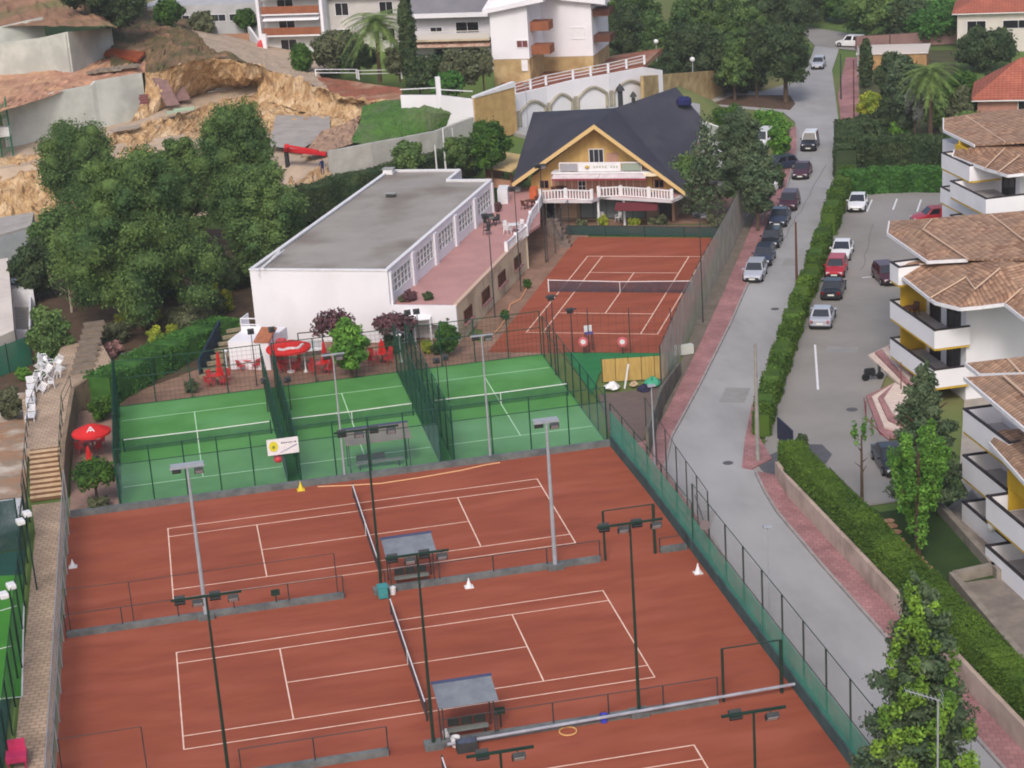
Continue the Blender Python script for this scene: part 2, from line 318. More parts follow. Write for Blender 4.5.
def crownblobs(style,R,H,z0,n=14):
    """R crown radius, H crown height, z0 crown bottom; local"""
    out=[]; rd=random.Random(int(R*1000+H*77+z0*13))
    if style=='pine': n=int(n*1.7)
    if style=='round':
        out.append((0,0,z0+H*.5,R*.72,R*.72,H*.42))
        for i in range(n):
            a=i*2.4+rd.random(); t=(i+.5)/n; zz=z0+H*(.12+.76*t); rr=R*math.sin(math.pi*min(.95,max(.12,.12+.76*t)))**.7*.72
            s=rd.uniform(.26,.42); out.append((math.cos(a)*rr,math.sin(a)*rr,zz,R*s,R*s,R*s*rd.uniform(.7,.9)))
    elif style=='pine':
        for i in range(n):
            a=i*2.4+rd.random(); t=(i+.5)/n; zz=z0+H*(.08+.84*t); rr=R*(1-.6*t**1.8)*rd.uniform(.35,.88); s=rd.uniform(.13,.3)*(1-.2*t)
            out.append((math.cos(a)*rr,math.sin(a)*rr,zz,R*s,R*s*rd.uniform(.8,1.2),R*s*rd.uniform(.6,.95)))
        out.append((0,0,z0+H*.42,R*.56,R*.56,H*.34)); out.append((0,0,z0+H*.72,R*.36,R*.36,H*.2))
    elif style=='cone':
        for i in range(n):
            t=(i+.3)/n; a=i*2.4; r=R*(1-t)**.8+R*.08; rr=r*.5; out.append((math.cos(a)*rr,math.sin(a)*rr,z0+H*t,r*.62,r*.62,H/n*2.0))
    elif style=='column':
        for i in range(n):
            t=(i+.5)/n; r=R*(math.sin(math.pi*(t*.8+.14)))**.6; out.append((rd.uniform(-.1,.1)*R,rd.uniform(-.1,.1)*R,z0+H*t,r,r,H/n*1.2))
    elif style=='umbrella':
        for i in range(n):
            a=i*2.4; rr=R*math.sqrt((i+.5)/n)*.75; out.append((math.cos(a)*rr,math.sin(a)*rr,z0+H*(.75-.35*(rr/R)**2),R*.32,R*.32,H*.34))
    elif style=='plume':
        for i in range(n):
            a=i*2.4; rr=R*.82*math.sqrt((i+.5)/n); top=z0+H*(.97 if i%4==0 else rd.uniform(.5,.92)); q=7
            for k in range(q):
                f=k/(q-1); out.append((math.cos(a)*rr*(1-.45*f),math.sin(a)*rr*(1-.45*f),top-f*min(H*.5,top-z0)-.2,R*.13*rd.uniform(.7,1.3),R*.13*rd.uniform(.7,1.3),H*.05))
    elif style=='shaggy':
        for i in range(n):
            t=(i+.3)/n; a=i*2.4+rd.random(); r=R*(1-t)**.5*rd.uniform(.75,1.1); rr=r*.62; out.append((math.cos(a)*rr,math.sin(a)*rr,z0+H*t,r*.42,r*.42,H/n*1.5*rd.uniform(.7,1.3)))
        for i in range(n//2):
            t=(i+.3)/(n//2)*.95; r=R*(1-t)**.6*.6; out.append((0,0,z0+H*t,r,r,H/n*2.4))
    elif style=='sprout':
        for i in range(n):
            a=i*2.4; rr=R*.8*math.sqrt((i+.5)/n); top=z0+H*rd.uniform(.65,1); 
            for k in range(3): out.append((math.cos(a)*rr,math.sin(a)*rr,top-k*R*.36,R*.2,R*.2,R*.3))
    return out
def trunkmesh(parent,h,r,mat,limbs=4,spread=1.0,lean=0.0):
    m=MB(); m.tube((0,0,-.3),(lean*.3,0,h*.5),r,r*.75,8); m.tube((lean*.3,0,h*.5),(lean,0,h),r*.75,r*.4,8)
    for i in range(limbs):
        a=i*2.4+.5; z=h*(.45+.4*i/max(1,limbs)); m.tube((lean*z/h*.8,0,z),(math.cos(a)*spread,math.sin(a)*spread,z+spread*.9),r*.4,r*.12,6)
    return m.build('trunk',mat,parent)
NT=0
def tree(name,label,cat,base,H,R,style='round',mat=None,z0=None,n=6000,size=.28,trunk=None,bark=None,group=None,rt=None,nb=14,droop=0,core=True,squash=1.0,rad=.75):
    z0=H*.15 if z0 is None else z0
    t=thing(name,label,cat,base,random.uniform(0,6),group)
    bl=crownblobs(style,R,H-z0,z0,nb)
    leafmesh('crown',mat,t,bl,int(n),size,core=core,droop=droop,rad=rad)
    trunkmesh(t,H*.8 if style!='round' else H*.6,rt or max(.12,H*.022),bark or barkm,5,R*.5)
    return t
def tree_px(name,label,cat,bx,by,ty,w,style,mat,z=0,low=None,**k):
    b=at(bx,by,z); H=zt(b,ty)-z; R=w*depth(b)/F/2
    D=depth(b); k.setdefault('size',max(.15,D/F*2.3)); 
    if 'n' not in k: k['n']=min(16000,max(1500,5.5*(R*2*math.pi*(H)*.9)/(k['size']**2)))
    z0=(zt(b,low)-z) if low else H*.12
    return tree(name,label,cat,b,H,R,style,mat,z0=z0,**k)
def shrub_px(name,label,cat,x,y,w,h,mat,z=0,group=None,style='round',n=None,**k):
    b=at(x,y,z); D=depth(b); R=w*D/F/2; H=h*D/F*1.05; s=max(.13,D/F*1.7)
    t=thing(name,label,cat,b,random.uniform(0,6),group)
    leafmesh('foliage',mat,t,crownblobs(style,R,H,0.02,8),int(n or min(6000,max(350,3.5*R*6*H/s**2))),s,**k)
    m=MB(); 
    for i in range(3): m.tube((.04*i,0,-.1),(R*.3*math.cos(i*2.1),R*.3*math.sin(i*2.1),H*.5),.03,.012,5)
    m.build('stem',barkm,t); return t
def hedge(name,label,pts,w,h,mat,z=0,cat='hedge',dens=90,size=.15,wob=.12):
    """clipped hedge along world pts"""
    t=W(name,label,cat,(pts[0][0],pts[0][1],z)); o=Vector((pts[0][0],pts[0][1],z))
    P=[Vector((p[0],p[1],0)) for p in pts]; hs=h if hasattr(h,'__len__') else [h]*len(P); vs=[];tot=0
    segs=[]
    for i in range(len(P)-1):
        L_=(P[i+1]-P[i]).length; segs.append((P[i],P[i+1],hs[i],hs[i+1],L_)); tot+=L_
    core=MB(); leaves=[]
    for a,b,h0,h1,L_ in segs:
        d=(b-a).normalized(); nn=Vector((-d.y,d.x,0)); k=max(2,int(L_/1.2))
        for j in range(k):
            t0=j/k;t1=(j+1)/k; p0=a.lerp(b,t0);p1=a.lerp(b,t1); q0=w/2; hh0=(h0+(h1-h0)*t0)*.97; hh1=(h0+(h1-h0)*t1)*.97
            s=q0*.9; core.prism([p0+nn*s-d*.05,p0-nn*s-d*.05,p1-nn*s+d*.05,p1+nn*s+d*.05],z,[z+hh0]*2+[z+hh1]*2)
        m=int(L_*(w+2*((h0+h1)/2))*dens)
        uu=rng.random(m); face=rng.random(m); hh=h0+(h1-h0)*uu; pr=w/(w+2*hh.mean()); 
        bump=1+wob*(np.sin(uu*L_*1.3+3)*.6+np.sin(uu*L_*3.1)*.4)
        top=face<pr; side=np.where(rng.random(m)<.5,1,-1)
        off=np.where(top,(rng.random(m)-.5)*w,side*w/2)*bump+rng.normal(0,.05,m); zz=np.where(top,hh*(1+wob*.35*np.sin(uu*L_*.9+1)),rng.random(m)*hh)+rng.normal(0,.05,m)
        px=a.x+(b.x-a.x)*uu+nn.x*off; py=a.y+(b.y-a.y)*uu+nn.y*off
        leaves.append(np.stack([px,py,z+zz],1))
    P_=np.concatenate(leaves)-np.array(o); n=len(P_)
    u=rng.normal(size=(n,3));u/=np.linalg.norm(u,axis=1)[:,None];v=rng.normal(size=(n,3));v/=np.linalg.norm(v,axis=1)[:,None]; s=size*rng.uniform(.6,1.4,n)[:,None]
    V=np.stack([P_-u*s*.6,P_+v*s*.5,P_+u*s*.6,P_-v*s*.5],1).reshape(-1,3)
    cvv=[tuple(Vector(q)-o) for q in core.v]; mb=MB(); mb.v=[tuple(q) for q in V]+cvv; mb.f=[tuple(range(4*i,4*i+4)) for i in range(n)]+[tuple(i+4*n for i in f) for f in core.f]
    me=bpy.data.meshes.new('foliage'); me.from_pydata(mb.v,[],mb.f); me.materials.append(mat); ob=bpy.data.objects.new('foliage',me); col.objects.link(ob); ob.parent=t
    st=MB(); 
    for a,b,h0,h1,L_ in segs:
        for j in range(max(2,int(L_/3))): q=a.lerp(b,(j+.5)/max(2,int(L_/3))); st.tube((q.x,q.y,z-.1),(q.x,q.y,z+h0*.6),.05,.03,5)
    st.build('stem',barkm,t)
    return t
# ---------------------------------------------------------------- fences
def fence(name,label,pts,h,post_mat,z=0,sp=3.0,r=.04,rails=(),sheets=(),base=None,hs=None,group=None,cat='fence',wires=None,rail_r=.025,endpost=True):
    """pts world xy; rails: heights as fractions; sheets: (f0,f1,mat,partname); base:(w,h,mat)"""
    P=[Vector((p[0],p[1],z)) for p in pts]; hs=hs or [h]*len(P)
    t=W(name,label,cat,P[0],0,group)
    rl=MB(); sh=[MB() for _ in sheets]; kb=MB(); wr=MB(); first=True
    for i in range(len(P)-1):
        a,b=P[i],P[i+1]; d=b-a; n=max(1,round(d.length/sp)); dn=d.normalized(); nn=Vector((-dn.y,dn.x,0))
        h0,h1=hs[i],hs[i+1]
        for j in range(n+1):
            if j==0 and i>0: continue
            if not endpost and ((i==0 and j==0) or (i==len(P)-2 and j==n)): continue
            q=a.lerp(b,j/n); hh=h0+(h1-h0)*j/n; MB().tube(q-Vector((0,0,.1)),q+Vector((0,0,hh)),r,n=6).build('post',post_mat,t)
        for f in rails: rl.tube(a+Vector((0,0,h0*f)),b+Vector((0,0,h1*f)),rail_r,n=5)
        for k,(f0,f1,m_,nm) in enumerate(sheets):
            N=max(1,int(d.length/6)); 
            for j in range(N):
                q0=a.lerp(b,j/N)+nn*.05;q1=a.lerp(b,(j+1)/N)+nn*.05; ha=h0+(h1-h0)*j/N; hb=h0+(h1-h0)*(j+1)/N
                sh[k].quad(q0+Vector((0,0,ha*f0)),q1+Vector((0,0,hb*f0)),q1+Vector((0,0,hb*f1)),q0+Vector((0,0,ha*f1)))
        if base: kb.wall(a,b,z-.05,z+base[1],base[0])
        if wires:
            s_,w_=wires; m_=int(d.length/s_)
            for j in range(m_+1):
                q=a.lerp(b,j/m_); wr.box(q+Vector((0,0,h0/2)),(w_,w_,h0),math.atan2(d.y,d.x))
            for j in range(int(h0/s_)+1): wr.box((a+b)/2+Vector((0,0,j*s_)),(d.length,w_,w_),math.atan2(d.y,d.x))
    if rails: rl.build('rail',post_mat,t)
    for k,(f0,f1,m_,nm) in enumerate(sheets): sh[k].build(nm,m_,t)
    if base: kb.build('kerb',base[2],t)
    if wires: wr.build('wire_mesh',post_mat,t)
    return t
# ---------------------------------------------------------------- floodlight poles
def floodlight(label,base,h,mat,lamps=4,span=3.6,rz=AN*0,r=.09,group='floodlight masts round the courts',kind='bar',footing=True,name='floodlight_mast',dz=0):
    t=thing(name,label,'floodlight',base,rz,group)
    m=MB(); m.tube((0,0,-.2),(0,0,h*.5),r,r*.8,8); m.tube((0,0,h*.5),(0,0,h),r*.8,r*.55,8); m.build('pole',mat,t)
    a=MB(); a.box((0,0,h+.04),(span,.1,.1)); 
    if kind=='twin': a.box((0,.25,h+.12),(span*.95,.5,.06))
    a.build('crossarm',mat,t)
    if footing: MB().prism([(-.45,-.35),(.45,-.35),(.45,.35),(-.45,.35)],-.05,.28).build('footing',greyconc,t)
    for i in range(lamps):
        x=-span/2+span*(i+.5)/lamps if kind!='twin' else (-span/2+.35 if i==0 else span/2-.35)
        s=1 if i%2==0 else -1
        c=Vector((x,.28*s,h-.12)); tl=Matrix.Rotation(-.75*s,3,'X')
        b=MB(); b.box(c,(.5,.2,.4),0,tl); b.tube(c+Vector((0,-.1*s,.1)),(x,0,h),.03); hb=b.build('lamp_housing',dgrey,t)
        g=MB(); g.box(c+tl@Vector((0,.105*s,0)),(.42,.012,.32),0,tl); g.build('lens',glassmat_lens,hb)
    return t
glassmat_lens=glassmat('lamp_lens',C(176,182,190),rough=.1)
def mast_px(label,tx,ty,bx,by,mat,z=0,base=None,**k):
    b=base or at(bx,by,z); return floodlight(label,b,zt(b,ty)-b.z,mat,**k)
# ---------------------------------------------------------------- cars
paintc={}
def carpaint(n,c,rough=.28):
    if n not in paintc:
        m,nt,b,lk=newmat('car_paint_'+n); b.inputs['Base Color'].default_value=c; b.inputs['Roughness'].default_value=rough; b.inputs['Coat Weight'].default_value=.25; b.inputs['Specular IOR Level'].default_value=.5; paintc[n]=m
    return paintc[n]
headm=glassmat('headlight_lens',C(214,216,222),rough=.1); tailm=glassmat('taillight_lens',C(190,30,34),rough=.2); rimm=M('wheel_rim',C(150,152,156),rough=.35,metal=.6); tyrem=M('tyre',C(30,30,32),rough=.9); platem=M('number_plate',C(220,220,214),rough=.5); trimm=M('black_trim',C(34,35,38),rough=.6)
def loft(secs):   # secs: list of (x, halfwidth_bottom, halfwidth_belt, zb, zbelt)
    m=MB(); rows=[]
    for x,wb,wt,zb,z1 in secs:
        zm=zb+(z1-zb)*.45; wm=max(wb,wt)*1.02
        rows.append([(x,-wb,zb),(x,-wm,zm),(x,-wt,z1-.05),(x,-wt*.93,z1),(x,0,z1+.03),(x,wt*.93,z1),(x,wt,z1-.05),(x,wm,zm),(x,wb,zb)])
    m.grid(rows); n=len(rows[0]); k=len(rows)
    m.f.append(tuple(range(n))); m.f.append(tuple(reversed(range((k-1)*n,k*n)))); 
    for i in range(k-1): m.f.append((i*n,(i+1)*n,(i+1)*n+n-1,i*n+n-1))
    return m
def car(name,label,cat,base,heading,paint,typ='hatch',group='cars parked along the road and in the lot',s=1.0,roofmat=None):
    t=thing(name,label,cat,base,heading,group)
    dims={'hatch':(3.95,1.72,1.46),'sedan':(4.4,1.76,1.42),'suv':(4.5,1.84,1.76),'van':(4.4,1.82,1.95),'jeep':(4.1,1.76,1.86)}[typ]
    Ln,Wd,Ht=[d*s for d in dims]; hw=Wd/2; zb=.22; belt={'hatch':.92,'sedan':.9,'suv':1.05,'van':1.1,'jeep':1.12}[typ]*s; f=Ln/2
    hood=belt-.1
    # body along +x = front
    bd=loft([(-f,hw*.72,hw*.80,.34,belt-.12),(-f+.12,hw*.86,hw*.93,zb+.04,belt-.04),(-f+.55,hw*.95,hw*.97,zb,belt),(0,hw*.97,hw*.98,zb,belt),(f-1.25,hw*.96,hw*.97,zb,belt-.01),(f-.55,hw*.92,hw*.92,zb,hood-.04),(f-.12,hw*.80,hw*.83,zb+.04,hood-.14),(f,hw*.66,hw*.70,.34,hood-.26)])
    body=bd.build('body',paint,t,smooth=False)
    c={'hatch':(-f+.08,-f+.42,.15*Ln*.5,f-1.08),'sedan':(-f+.72,-f+1.3,.2,f-1.2),'suv':(-f+.06,-f+.35,.45,f-1.15),'van':(-f+.05,-f+.2,.9,f-.75),'jeep':(-f+.05,-f+.2,.4,f-1.25)}[typ]
    x0,x1,x2,x3=c; wb,wt=hw*.93,hw*.76
    b0=[(x0,-wb,belt-.02),(x3,-wb,belt-.04),(x3,wb,belt-.04),(x0,wb,belt-.02)]; r0=[(x1,-wt,Ht),(x2,-wt,Ht),(x2,wt,Ht),(x1,wt,Ht)]
    cb=MB(); cb.add(b0+r0,[(0,1,5,4),(1,2,6,5),(2,3,7,6),(3,0,4,7),(4,5,6,7),(3,2,1,0)]); cb.build('cabin',roofmat or paint,t,bevel=.05)
    def inset(q,k,off,nm,mat=glassd,par=t):
        q=[Vector(v) for v in q]; ce=sum(q,Vector())/4; n=(q[1]-q[0]).cross(q[3]-q[0]).normalized(); 
        if n.dot(ce-Vector((0,0,belt)))<0:n=-n
        m=MB(); m.add([ce+(v-ce)*k+n*off for v in q]+[ce+(v-ce)*k-n*.03 for v in q],[(0,1,2,3),(0,4,5,1),(1,5,6,2),(2,6,7,3),(3,7,4,0)]); m.build(nm,mat,par)
    inset([b0[1],b0[2],r0[2],r0[1]],.9,.012,'windscreen',glass); inset([b0[3],b0[0],r0[0],r0[3]],.82,.012,'rear_window',glass)
    for sgn,(a,bb) in ((1,(3,2)),(-1,(0,1))):
        A0,B0,A1,B1=[Vector(v) for v in (b0[a],b0[bb],r0[a],r0[bb])]
        for f0,f1 in ((.06,.49),(.53,.95)):
            inset([A0.lerp(B0,f0),A0.lerp(B0,f1),A1.lerp(B1,f1),A1.lerp(B1,f0)],.84,.012,'side_window')
    rw=.31*s if typ in('hatch','sedan') else .37*s
    for sx in (-1,1):
        for sy in (-1,1):
            x=sx*(f-.75*s); w=MB(); w.tube((x,sy*(hw-.2),rw),(x,sy*(hw+.015),rw),rw,n=16); wo=w.build('wheel',tyrem,t); MB().tube((x,sy*(hw+.0),rw),(x,sy*(hw+.025),rw),rw*.6,n=12).build('rim',rimm,wo)
    for sy in(-1,1):
        MB().box((f-.1,sy*hw*.6,hood-.24),(.14,.34*s,.15*s),sy*-.25).build('headlight',headm,t)
        MB().box((-f+.06,sy*hw*.72,belt-.22),(.12,.2*s,.26*s)).build('tail_light',tailm,t)
        MB().box((x3-.25,sy*(hw+.06),belt+.05),(.12,.18,.13)).build('wing_mirror',paint,t)
    MB().box((f+.0,0,.42),(.05,.52,.12)).build('number_plate',platem,t); MB().box((-f-.0,0,.55),(.05,.52,.12)).build('number_plate',platem,t)
    MB().box((f-.03,0,.42),(.08,hw*1.3,.2)).build('grille',trimm,t)
    MB().box((f-.1,0,.3),(.22,hw*1.62,.14)).build('bumper',trimm,t,bevel=.03); MB().box((-f+.1,0,.32),(.24,hw*1.7,.16)).build('bumper',trimm,t,bevel=.03)
    return t
HD=math.atan2(-E2.y,-E2.x)  # facing the camera along the road
def car_px(name,label,cat,x,y,paint,typ='hatch',face='front',dh=0,z=0,**k):
    p=at(x,y,z+.02); h=HD+dh if face=='front' else HD+math.pi+dh
    d=Vector((math.cos(HD+dh),math.sin(HD+dh),0)); p=p-d*2.0
    return car(name,label,cat,p,h,paint,typ,**k)
# ---------------------------------------------------------------- furniture
def chair_proto(name,label,cat,mat,loc,rz,group):
    t=thing(name,label,cat,loc,rz,group)
    m=MB(); m.box((0,0,.44),(.5,.48,.05)); m.build('seat',mat,t,bevel=.015)
    m=MB(); 
    for x in(-.18,-.06,.06,.18): m.box((x,-.25,.68),(.085,.04,.44),0,Matrix.Rotation(.15,3,'X'))
    m.box((0,-.29,.9),(.48,.05,.1),0,Matrix.Rotation(.15,3,'X')); m.build('backrest',mat,t)
    for sx in(-1,1):
        m=MB(); m.box((sx*.26,-.02,.66),(.06,.44,.035)); m.tube((sx*.26,.18,.44),(sx*.26,.18,.65),.02,n=5); m.build('armrest',mat,t)
        for sy in(-1,1): MB().tube((sx*.21,sy*.2,.44),(sx*.26,sy*.25,0),.03,.022,n=5).build('leg',mat,t)
    return t
def table_proto(name,label,cat,mat,loc,rz,group,r=.5):
    t=thing(name,label,cat,loc,rz,group)
    MB().lathe((0,0,.70),[(r*.98,0),(r,.02),(r,.04),(r*.97,.05)],20).build('tabletop',mat,t)
    for k in range(4):
        a=k*math.pi/2+.78; MB().tube((math.cos(a)*.2,math.sin(a)*.2,.7),(math.cos(a)*.42,math.sin(a)*.42,0),.03,n=5).build('leg',mat,t)
    return t
def parasol_open(name,label,loc,mat,r,h,h2,polemat,stripe=None):
    t=thing(name,label,'parasol',loc,.3); MB().tube((0,0,0),(0,0,h+.1),.03,n=6).build('pole',polemat,t)
    MB().lathe((0,0,0),[(.3,0),(.3,.1),(.05,.14)],12).build('base',polemat,t)
    m=MB(); n=8; seg=24; vs=[(0,0,h)]; 
    for k in range(1,5):
        for i in range(seg):
            a=2*math.pi*i/seg; rr=r*k/4*(1-.03*abs(math.sin(a*n/2))**1*0); zz=h-(h-h2)*(k/4)**1.25-.04*k/4*abs(math.sin(a*n/2)); vs.append((math.cos(a)*rr,math.sin(a)*rr,zz))
    fs=[(0,1+i,1+(i+1)%seg) for i in range(seg)]
    for k in range(3):
        for i in range(seg): fs.append((1+k*seg+i,1+(k+1)*seg+i,1+(k+1)*seg+(i+1)%seg,1+k*seg+(i+1)%seg))
    vs+= [(math.cos(2*math.pi*i/seg)*r,math.sin(2*math.pi*i/seg)*r,h2-.18) for i in range(seg)]; o=1+4*seg
    for i in range(seg): fs.append((1+3*seg+i,o+i,o+(i+1)%seg,1+3*seg+(i+1)%seg))
    m.add(vs,fs); cn=m.build('canopy',mat,t)
    rb=MB(); 
    for k in range(8): a=2*math.pi*k/8; rb.tube((0,0,h-.04),(math.cos(a)*r*.98,math.sin(a)*r*.98,h2-.03),.012,n=4)
    rb.build('ribs',polemat,t); return t,cn
def parasol_closed(label,loc,mat,h,polemat,group=None):
    t=thing('closed_parasol',label,'parasol',loc,0,group); MB().tube((0,0,0),(0,0,h),.03,n=6).build('pole',polemat,t); MB().lathe((0,0,0),[(.28,0),(.28,.09),(.05,.13)],10).build('base',polemat,t)
    m=MB(); n=16; prof=[(.27,.75),(.22,1.1),(.16,1.6),(.09,h-.2),(.02,h+.03)]; vs=[]
    for r,z in prof:
        for i in range(n): a=2*math.pi*i/n; q=r*(1+.22*(1 if i%2 else -1)); vs.append((math.cos(a)*q,math.sin(a)*q,z))
    fs=[(k*n+i,k*n+(i+1)%n,(k+1)*n+(i+1)%n,(k+1)*n+i) for k in range(len(prof)-1) for i in range(n)]; m.add(vs,fs); m.build('canopy',mat,t); return t
def lamp_post(label,base,h,mat=None,name='lamp_post',cat='lamp post',group=None,ball=.16):
    t=thing(name,label,cat,base,0,group); MB().tube((0,0,-.1),(0,0,h),.06,.04,8).build('pole',mat or whitepl,t)
    MB().lathe((0,0,h),[(ball*.4,0),(ball*.95,ball*.5),(ball,ball*1.1),(ball*1.5,ball*1.5),(ball*.3,ball*2.1)],12).build('lantern',whitepl,t); 
    MB().lathe((0,0,0),[(.16,0),(.14,.12),(.07,.25)],10).build('base',mat or whitepl,t); return t
def window(parent,c,d,w,h,framem,panem,nx=2,ny=2,name='window',dep=.06,bars=True,up=Vector((0,0,1))):
    """c centre on the wall, d outward normal (xy)"""
    d=Vector((d[0],d[1],0)).normalized(); s=Vector((-d.y,d.x,0)); c=Vector(c); rz=math.atan2(s.y,s.x)
    f=MB(); t=.07
    for k in(-1,1): f.box(c+s*(w/2-t/2)*k+d*dep/2,(t,dep+.04,h),rz); f.box(c+Vector((0,0,(h/2-t/2)*k))+d*(dep/2-.003),(w-2*t,dep+.04,t),rz)
    for i in range(1,nx): f.box(c+s*(-w/2+w*i/nx)+d*dep*.4,(.045,dep,h-2*t),rz)
    for j in range(1,ny): f.box(c+Vector((0,0,-h/2+h*j/ny))+d*dep*.35,(w-2*t,dep*.9,.045),rz)
    fo=f.build(name,framem,parent); p=MB(); p.box(c+d*.008,(w-t,.03,h-t),rz); p.build('pane',panem,fo); return fo
# ================================================================ TERRAIN
O0=Vector((8.5,67.7,0))
def Q(u,v,z=0.0): p=O0+E1*u+E2*v; return Vector((p.x,p.y,z))
def uv(p): r=Vector((p[0],p[1],0))-O0; return r.dot(E1),r.dot(E2)
def ss(x,a,b): t=max(0,min(1,(x-a)/(b-a))); return t*t*(3-2*t)
def TH(x,y):
    u,v=uv((x,y)); uw=(max(5.5,5.5+.62*(min(v,86)-64.7)) if v<90 else 18.7-18.7*ss(v,90,104)); w=1-ss(u,uw+1,uw+8) if v>46 else 1-ss(u,27,40)
    h=5.6*ss(v,38,50)*w if u<-9 else 5.6*ss(v,41+max(0,u-8)*.55,51+max(0,u-8)*.55)*w
    h=min(h,5.6-1.7*ss(u,uw-4.5,uw-2.5)) if v>46 else h; a2,b2=(82,96) if u<-2 else ((82-28*ss(u,-2,3)),(96-32*ss(u,-2,3))); h+=2.4*ss(v,a2,b2)*(1-ss(u,uw-7,uw-4)); h+=5*ss(v,260,420)
    h-=.9*ss(v,46,52)*(1-ss(u,-14,-9))*(1-ss(v,74,84))
    return h-.08
def grid_range(a,b,c,d,s1,s2):
    xs=[]; x=a
    while x<d: xs.append(x); x+= s2 if (x>=b and x<c) else s1
    return xs+[d]
xs=grid_range(-420,-60,110,620,20,3); ys=grid_range(-160,60,220,900,20,3)
m=MB(); m.grid([[(x,y,TH(x,y)+-.04) for x in xs] for y in ys]); m.build('ground',terrm,smooth=True,kind='structure')
def sheet(name,poly,z,mat,t=.06,parent=None,kind='structure'):
    return MB().prism([(p[0],p[1]) for p in poly],z-t,z).build(name,mat,parent,kind=kind if parent is None else None)
A_=lambda *pts,z=0.0:[at(x,y,z) for x,y in pts]
# clay courts
CX0,CX1=-6.15,30.05
def lines(mb,o,ang,W_,Ln,z,lw=.07,doubles=True,long_v=True):
    ex=Vector((math.cos(ang),math.sin(ang),0)); ey=Vector((-math.sin(ang),math.cos(ang),0))
    def seg(a,b):
        p=o+ex*a[0]+ey*a[1]; q=o+ex*b[0]+ey*b[1]; mb.wall(p,q,z,z+.006,lw)
    h=lw/2
    seg((-h,0),(Ln+h,0)); seg((-h,W_),(Ln+h,W_))
    for u in(0,Ln): seg((u,h+.003),(u,W_-h-.003))
    s=1.37; seg((h+.003,s),(Ln-h-.003,s)); seg((h+.003,W_-s),(Ln-h-.003,W_-s))
    for u in(5.485,Ln-5.485): seg((u,s+h+.003),(u,W_-s-h-.003))
    seg((5.485+h+.003,W_/2),(Ln-5.485-h-.003,W_/2))
def net(label,p,q,h=.95,cat='tennis net',hm=None,nv=None,postm=dgrey,tape=whitepl,group='nets strung across the courts'):
    t=W('tennis_net',label,cat,(p[0],p[1],0),0,group); p=Vector((p[0],p[1],0));q=Vector((q[0],q[1],0)); d=(q-p).normalized(); hm=hm or .9
    mid=(p+q)/2
    n=MB(); n.quad(p,mid,mid+Vector((0,0,hm-.05)),p+Vector((0,0,h-.05))); n.quad(mid,q,q+Vector((0,0,h-.05)),mid+Vector((0,0,hm-.05))); n.build('netting',nv or netv,t)
    m=MB()
    for a,b,h0,h1 in((p,mid,h,hm),(mid,q,hm,h)): m.tube(a+Vector((0,0,h0)),b+Vector((0,0,h1)),.036,n=6)
    m.build('tape',tape,t)
    for e in(p,q): MB().tube(e-Vector((0,0,.1)),e+Vector((0,0,h+.1)),.05,n=8).build('post',postm,t)
    MB().box(mid+Vector((0,0,hm/2)),(.05,.05,hm-.02)).build('centre_strap',whitepl,t)
    return t
netg=veil('net_mesh_green',C(40,84,60),.5); netv=veil('net_mesh',C(64,58,70),.78)
o1=at(*proj((.0519,18.6159,-.2536)),0); o1=Vector((o1.x,o1.y,0)); TW,TL=10.97,23.77
DIV1=14.95; DIV2=-3.6; DIV0=33.45
def court(label,y0,y1,o):
    c=sheet('clay_court',[(CX0,y0),(CX1,y0),(CX1,y1),(CX0,y1)],0,clay); m=MB(); lines(m,o,0,TW,TL,.002); m.build('court_lines',linem,c); return c
court('',DIV1+.0,DIV0-.15,o1); court('',DIV2,DIV1,Vector((0,0,0)))
o4=Vector((.05,DIV2-3.65-TW,0)); pr=at(694,745,0); o4=Vector((pr.x-TL,pr.y-TW,0))
court('',-32,DIV2,o4)
net('tennis net across the clay court below the green courts',o1+Vector((TL/2,-.9,0)),o1+Vector((TL/2,TW+.9,0)))
net('tennis net across the middle clay court',(TL/2,-.9),(TL/2,TW+.9))
net('tennis net at the bottom edge of the photo, only its end visible',o4+Vector((TL/2,-.9,0)),o4+Vector((TL/2,TW+.9,0)))
# far clay court
far=A_((488,352),(578,237),(722,238),(700,290),(676,353)); fc=sheet('clay_court',[Q(uv(p)[0],uv(p)[1]) for p in far],0,clay)
o3=at(*proj((30.2314,63.5646,-.8266)),0); a3=-.449973; m=MB(); 
ex3=Vector((math.cos(a3),math.sin(a3),0)); ey3=Vector((-math.sin(a3),math.cos(a3),0)); k3=.982
lines(m,Vector((o3.x,o3.y,0))+ex3*TW*k3,a3+math.pi/2,TW*k3,TL*k3,.002,lw=.085); m.build('court_lines',linem,fc)
o3=Vector((o3.x,o3.y,0)); nm=o3+ey3*TL*k3/2
net('white posted tennis net across the far clay court below the chalet',nm-ex3*.9,nm+ex3*(TW*k3+.9),h=1.05,hm=.95,postm=whitepl)
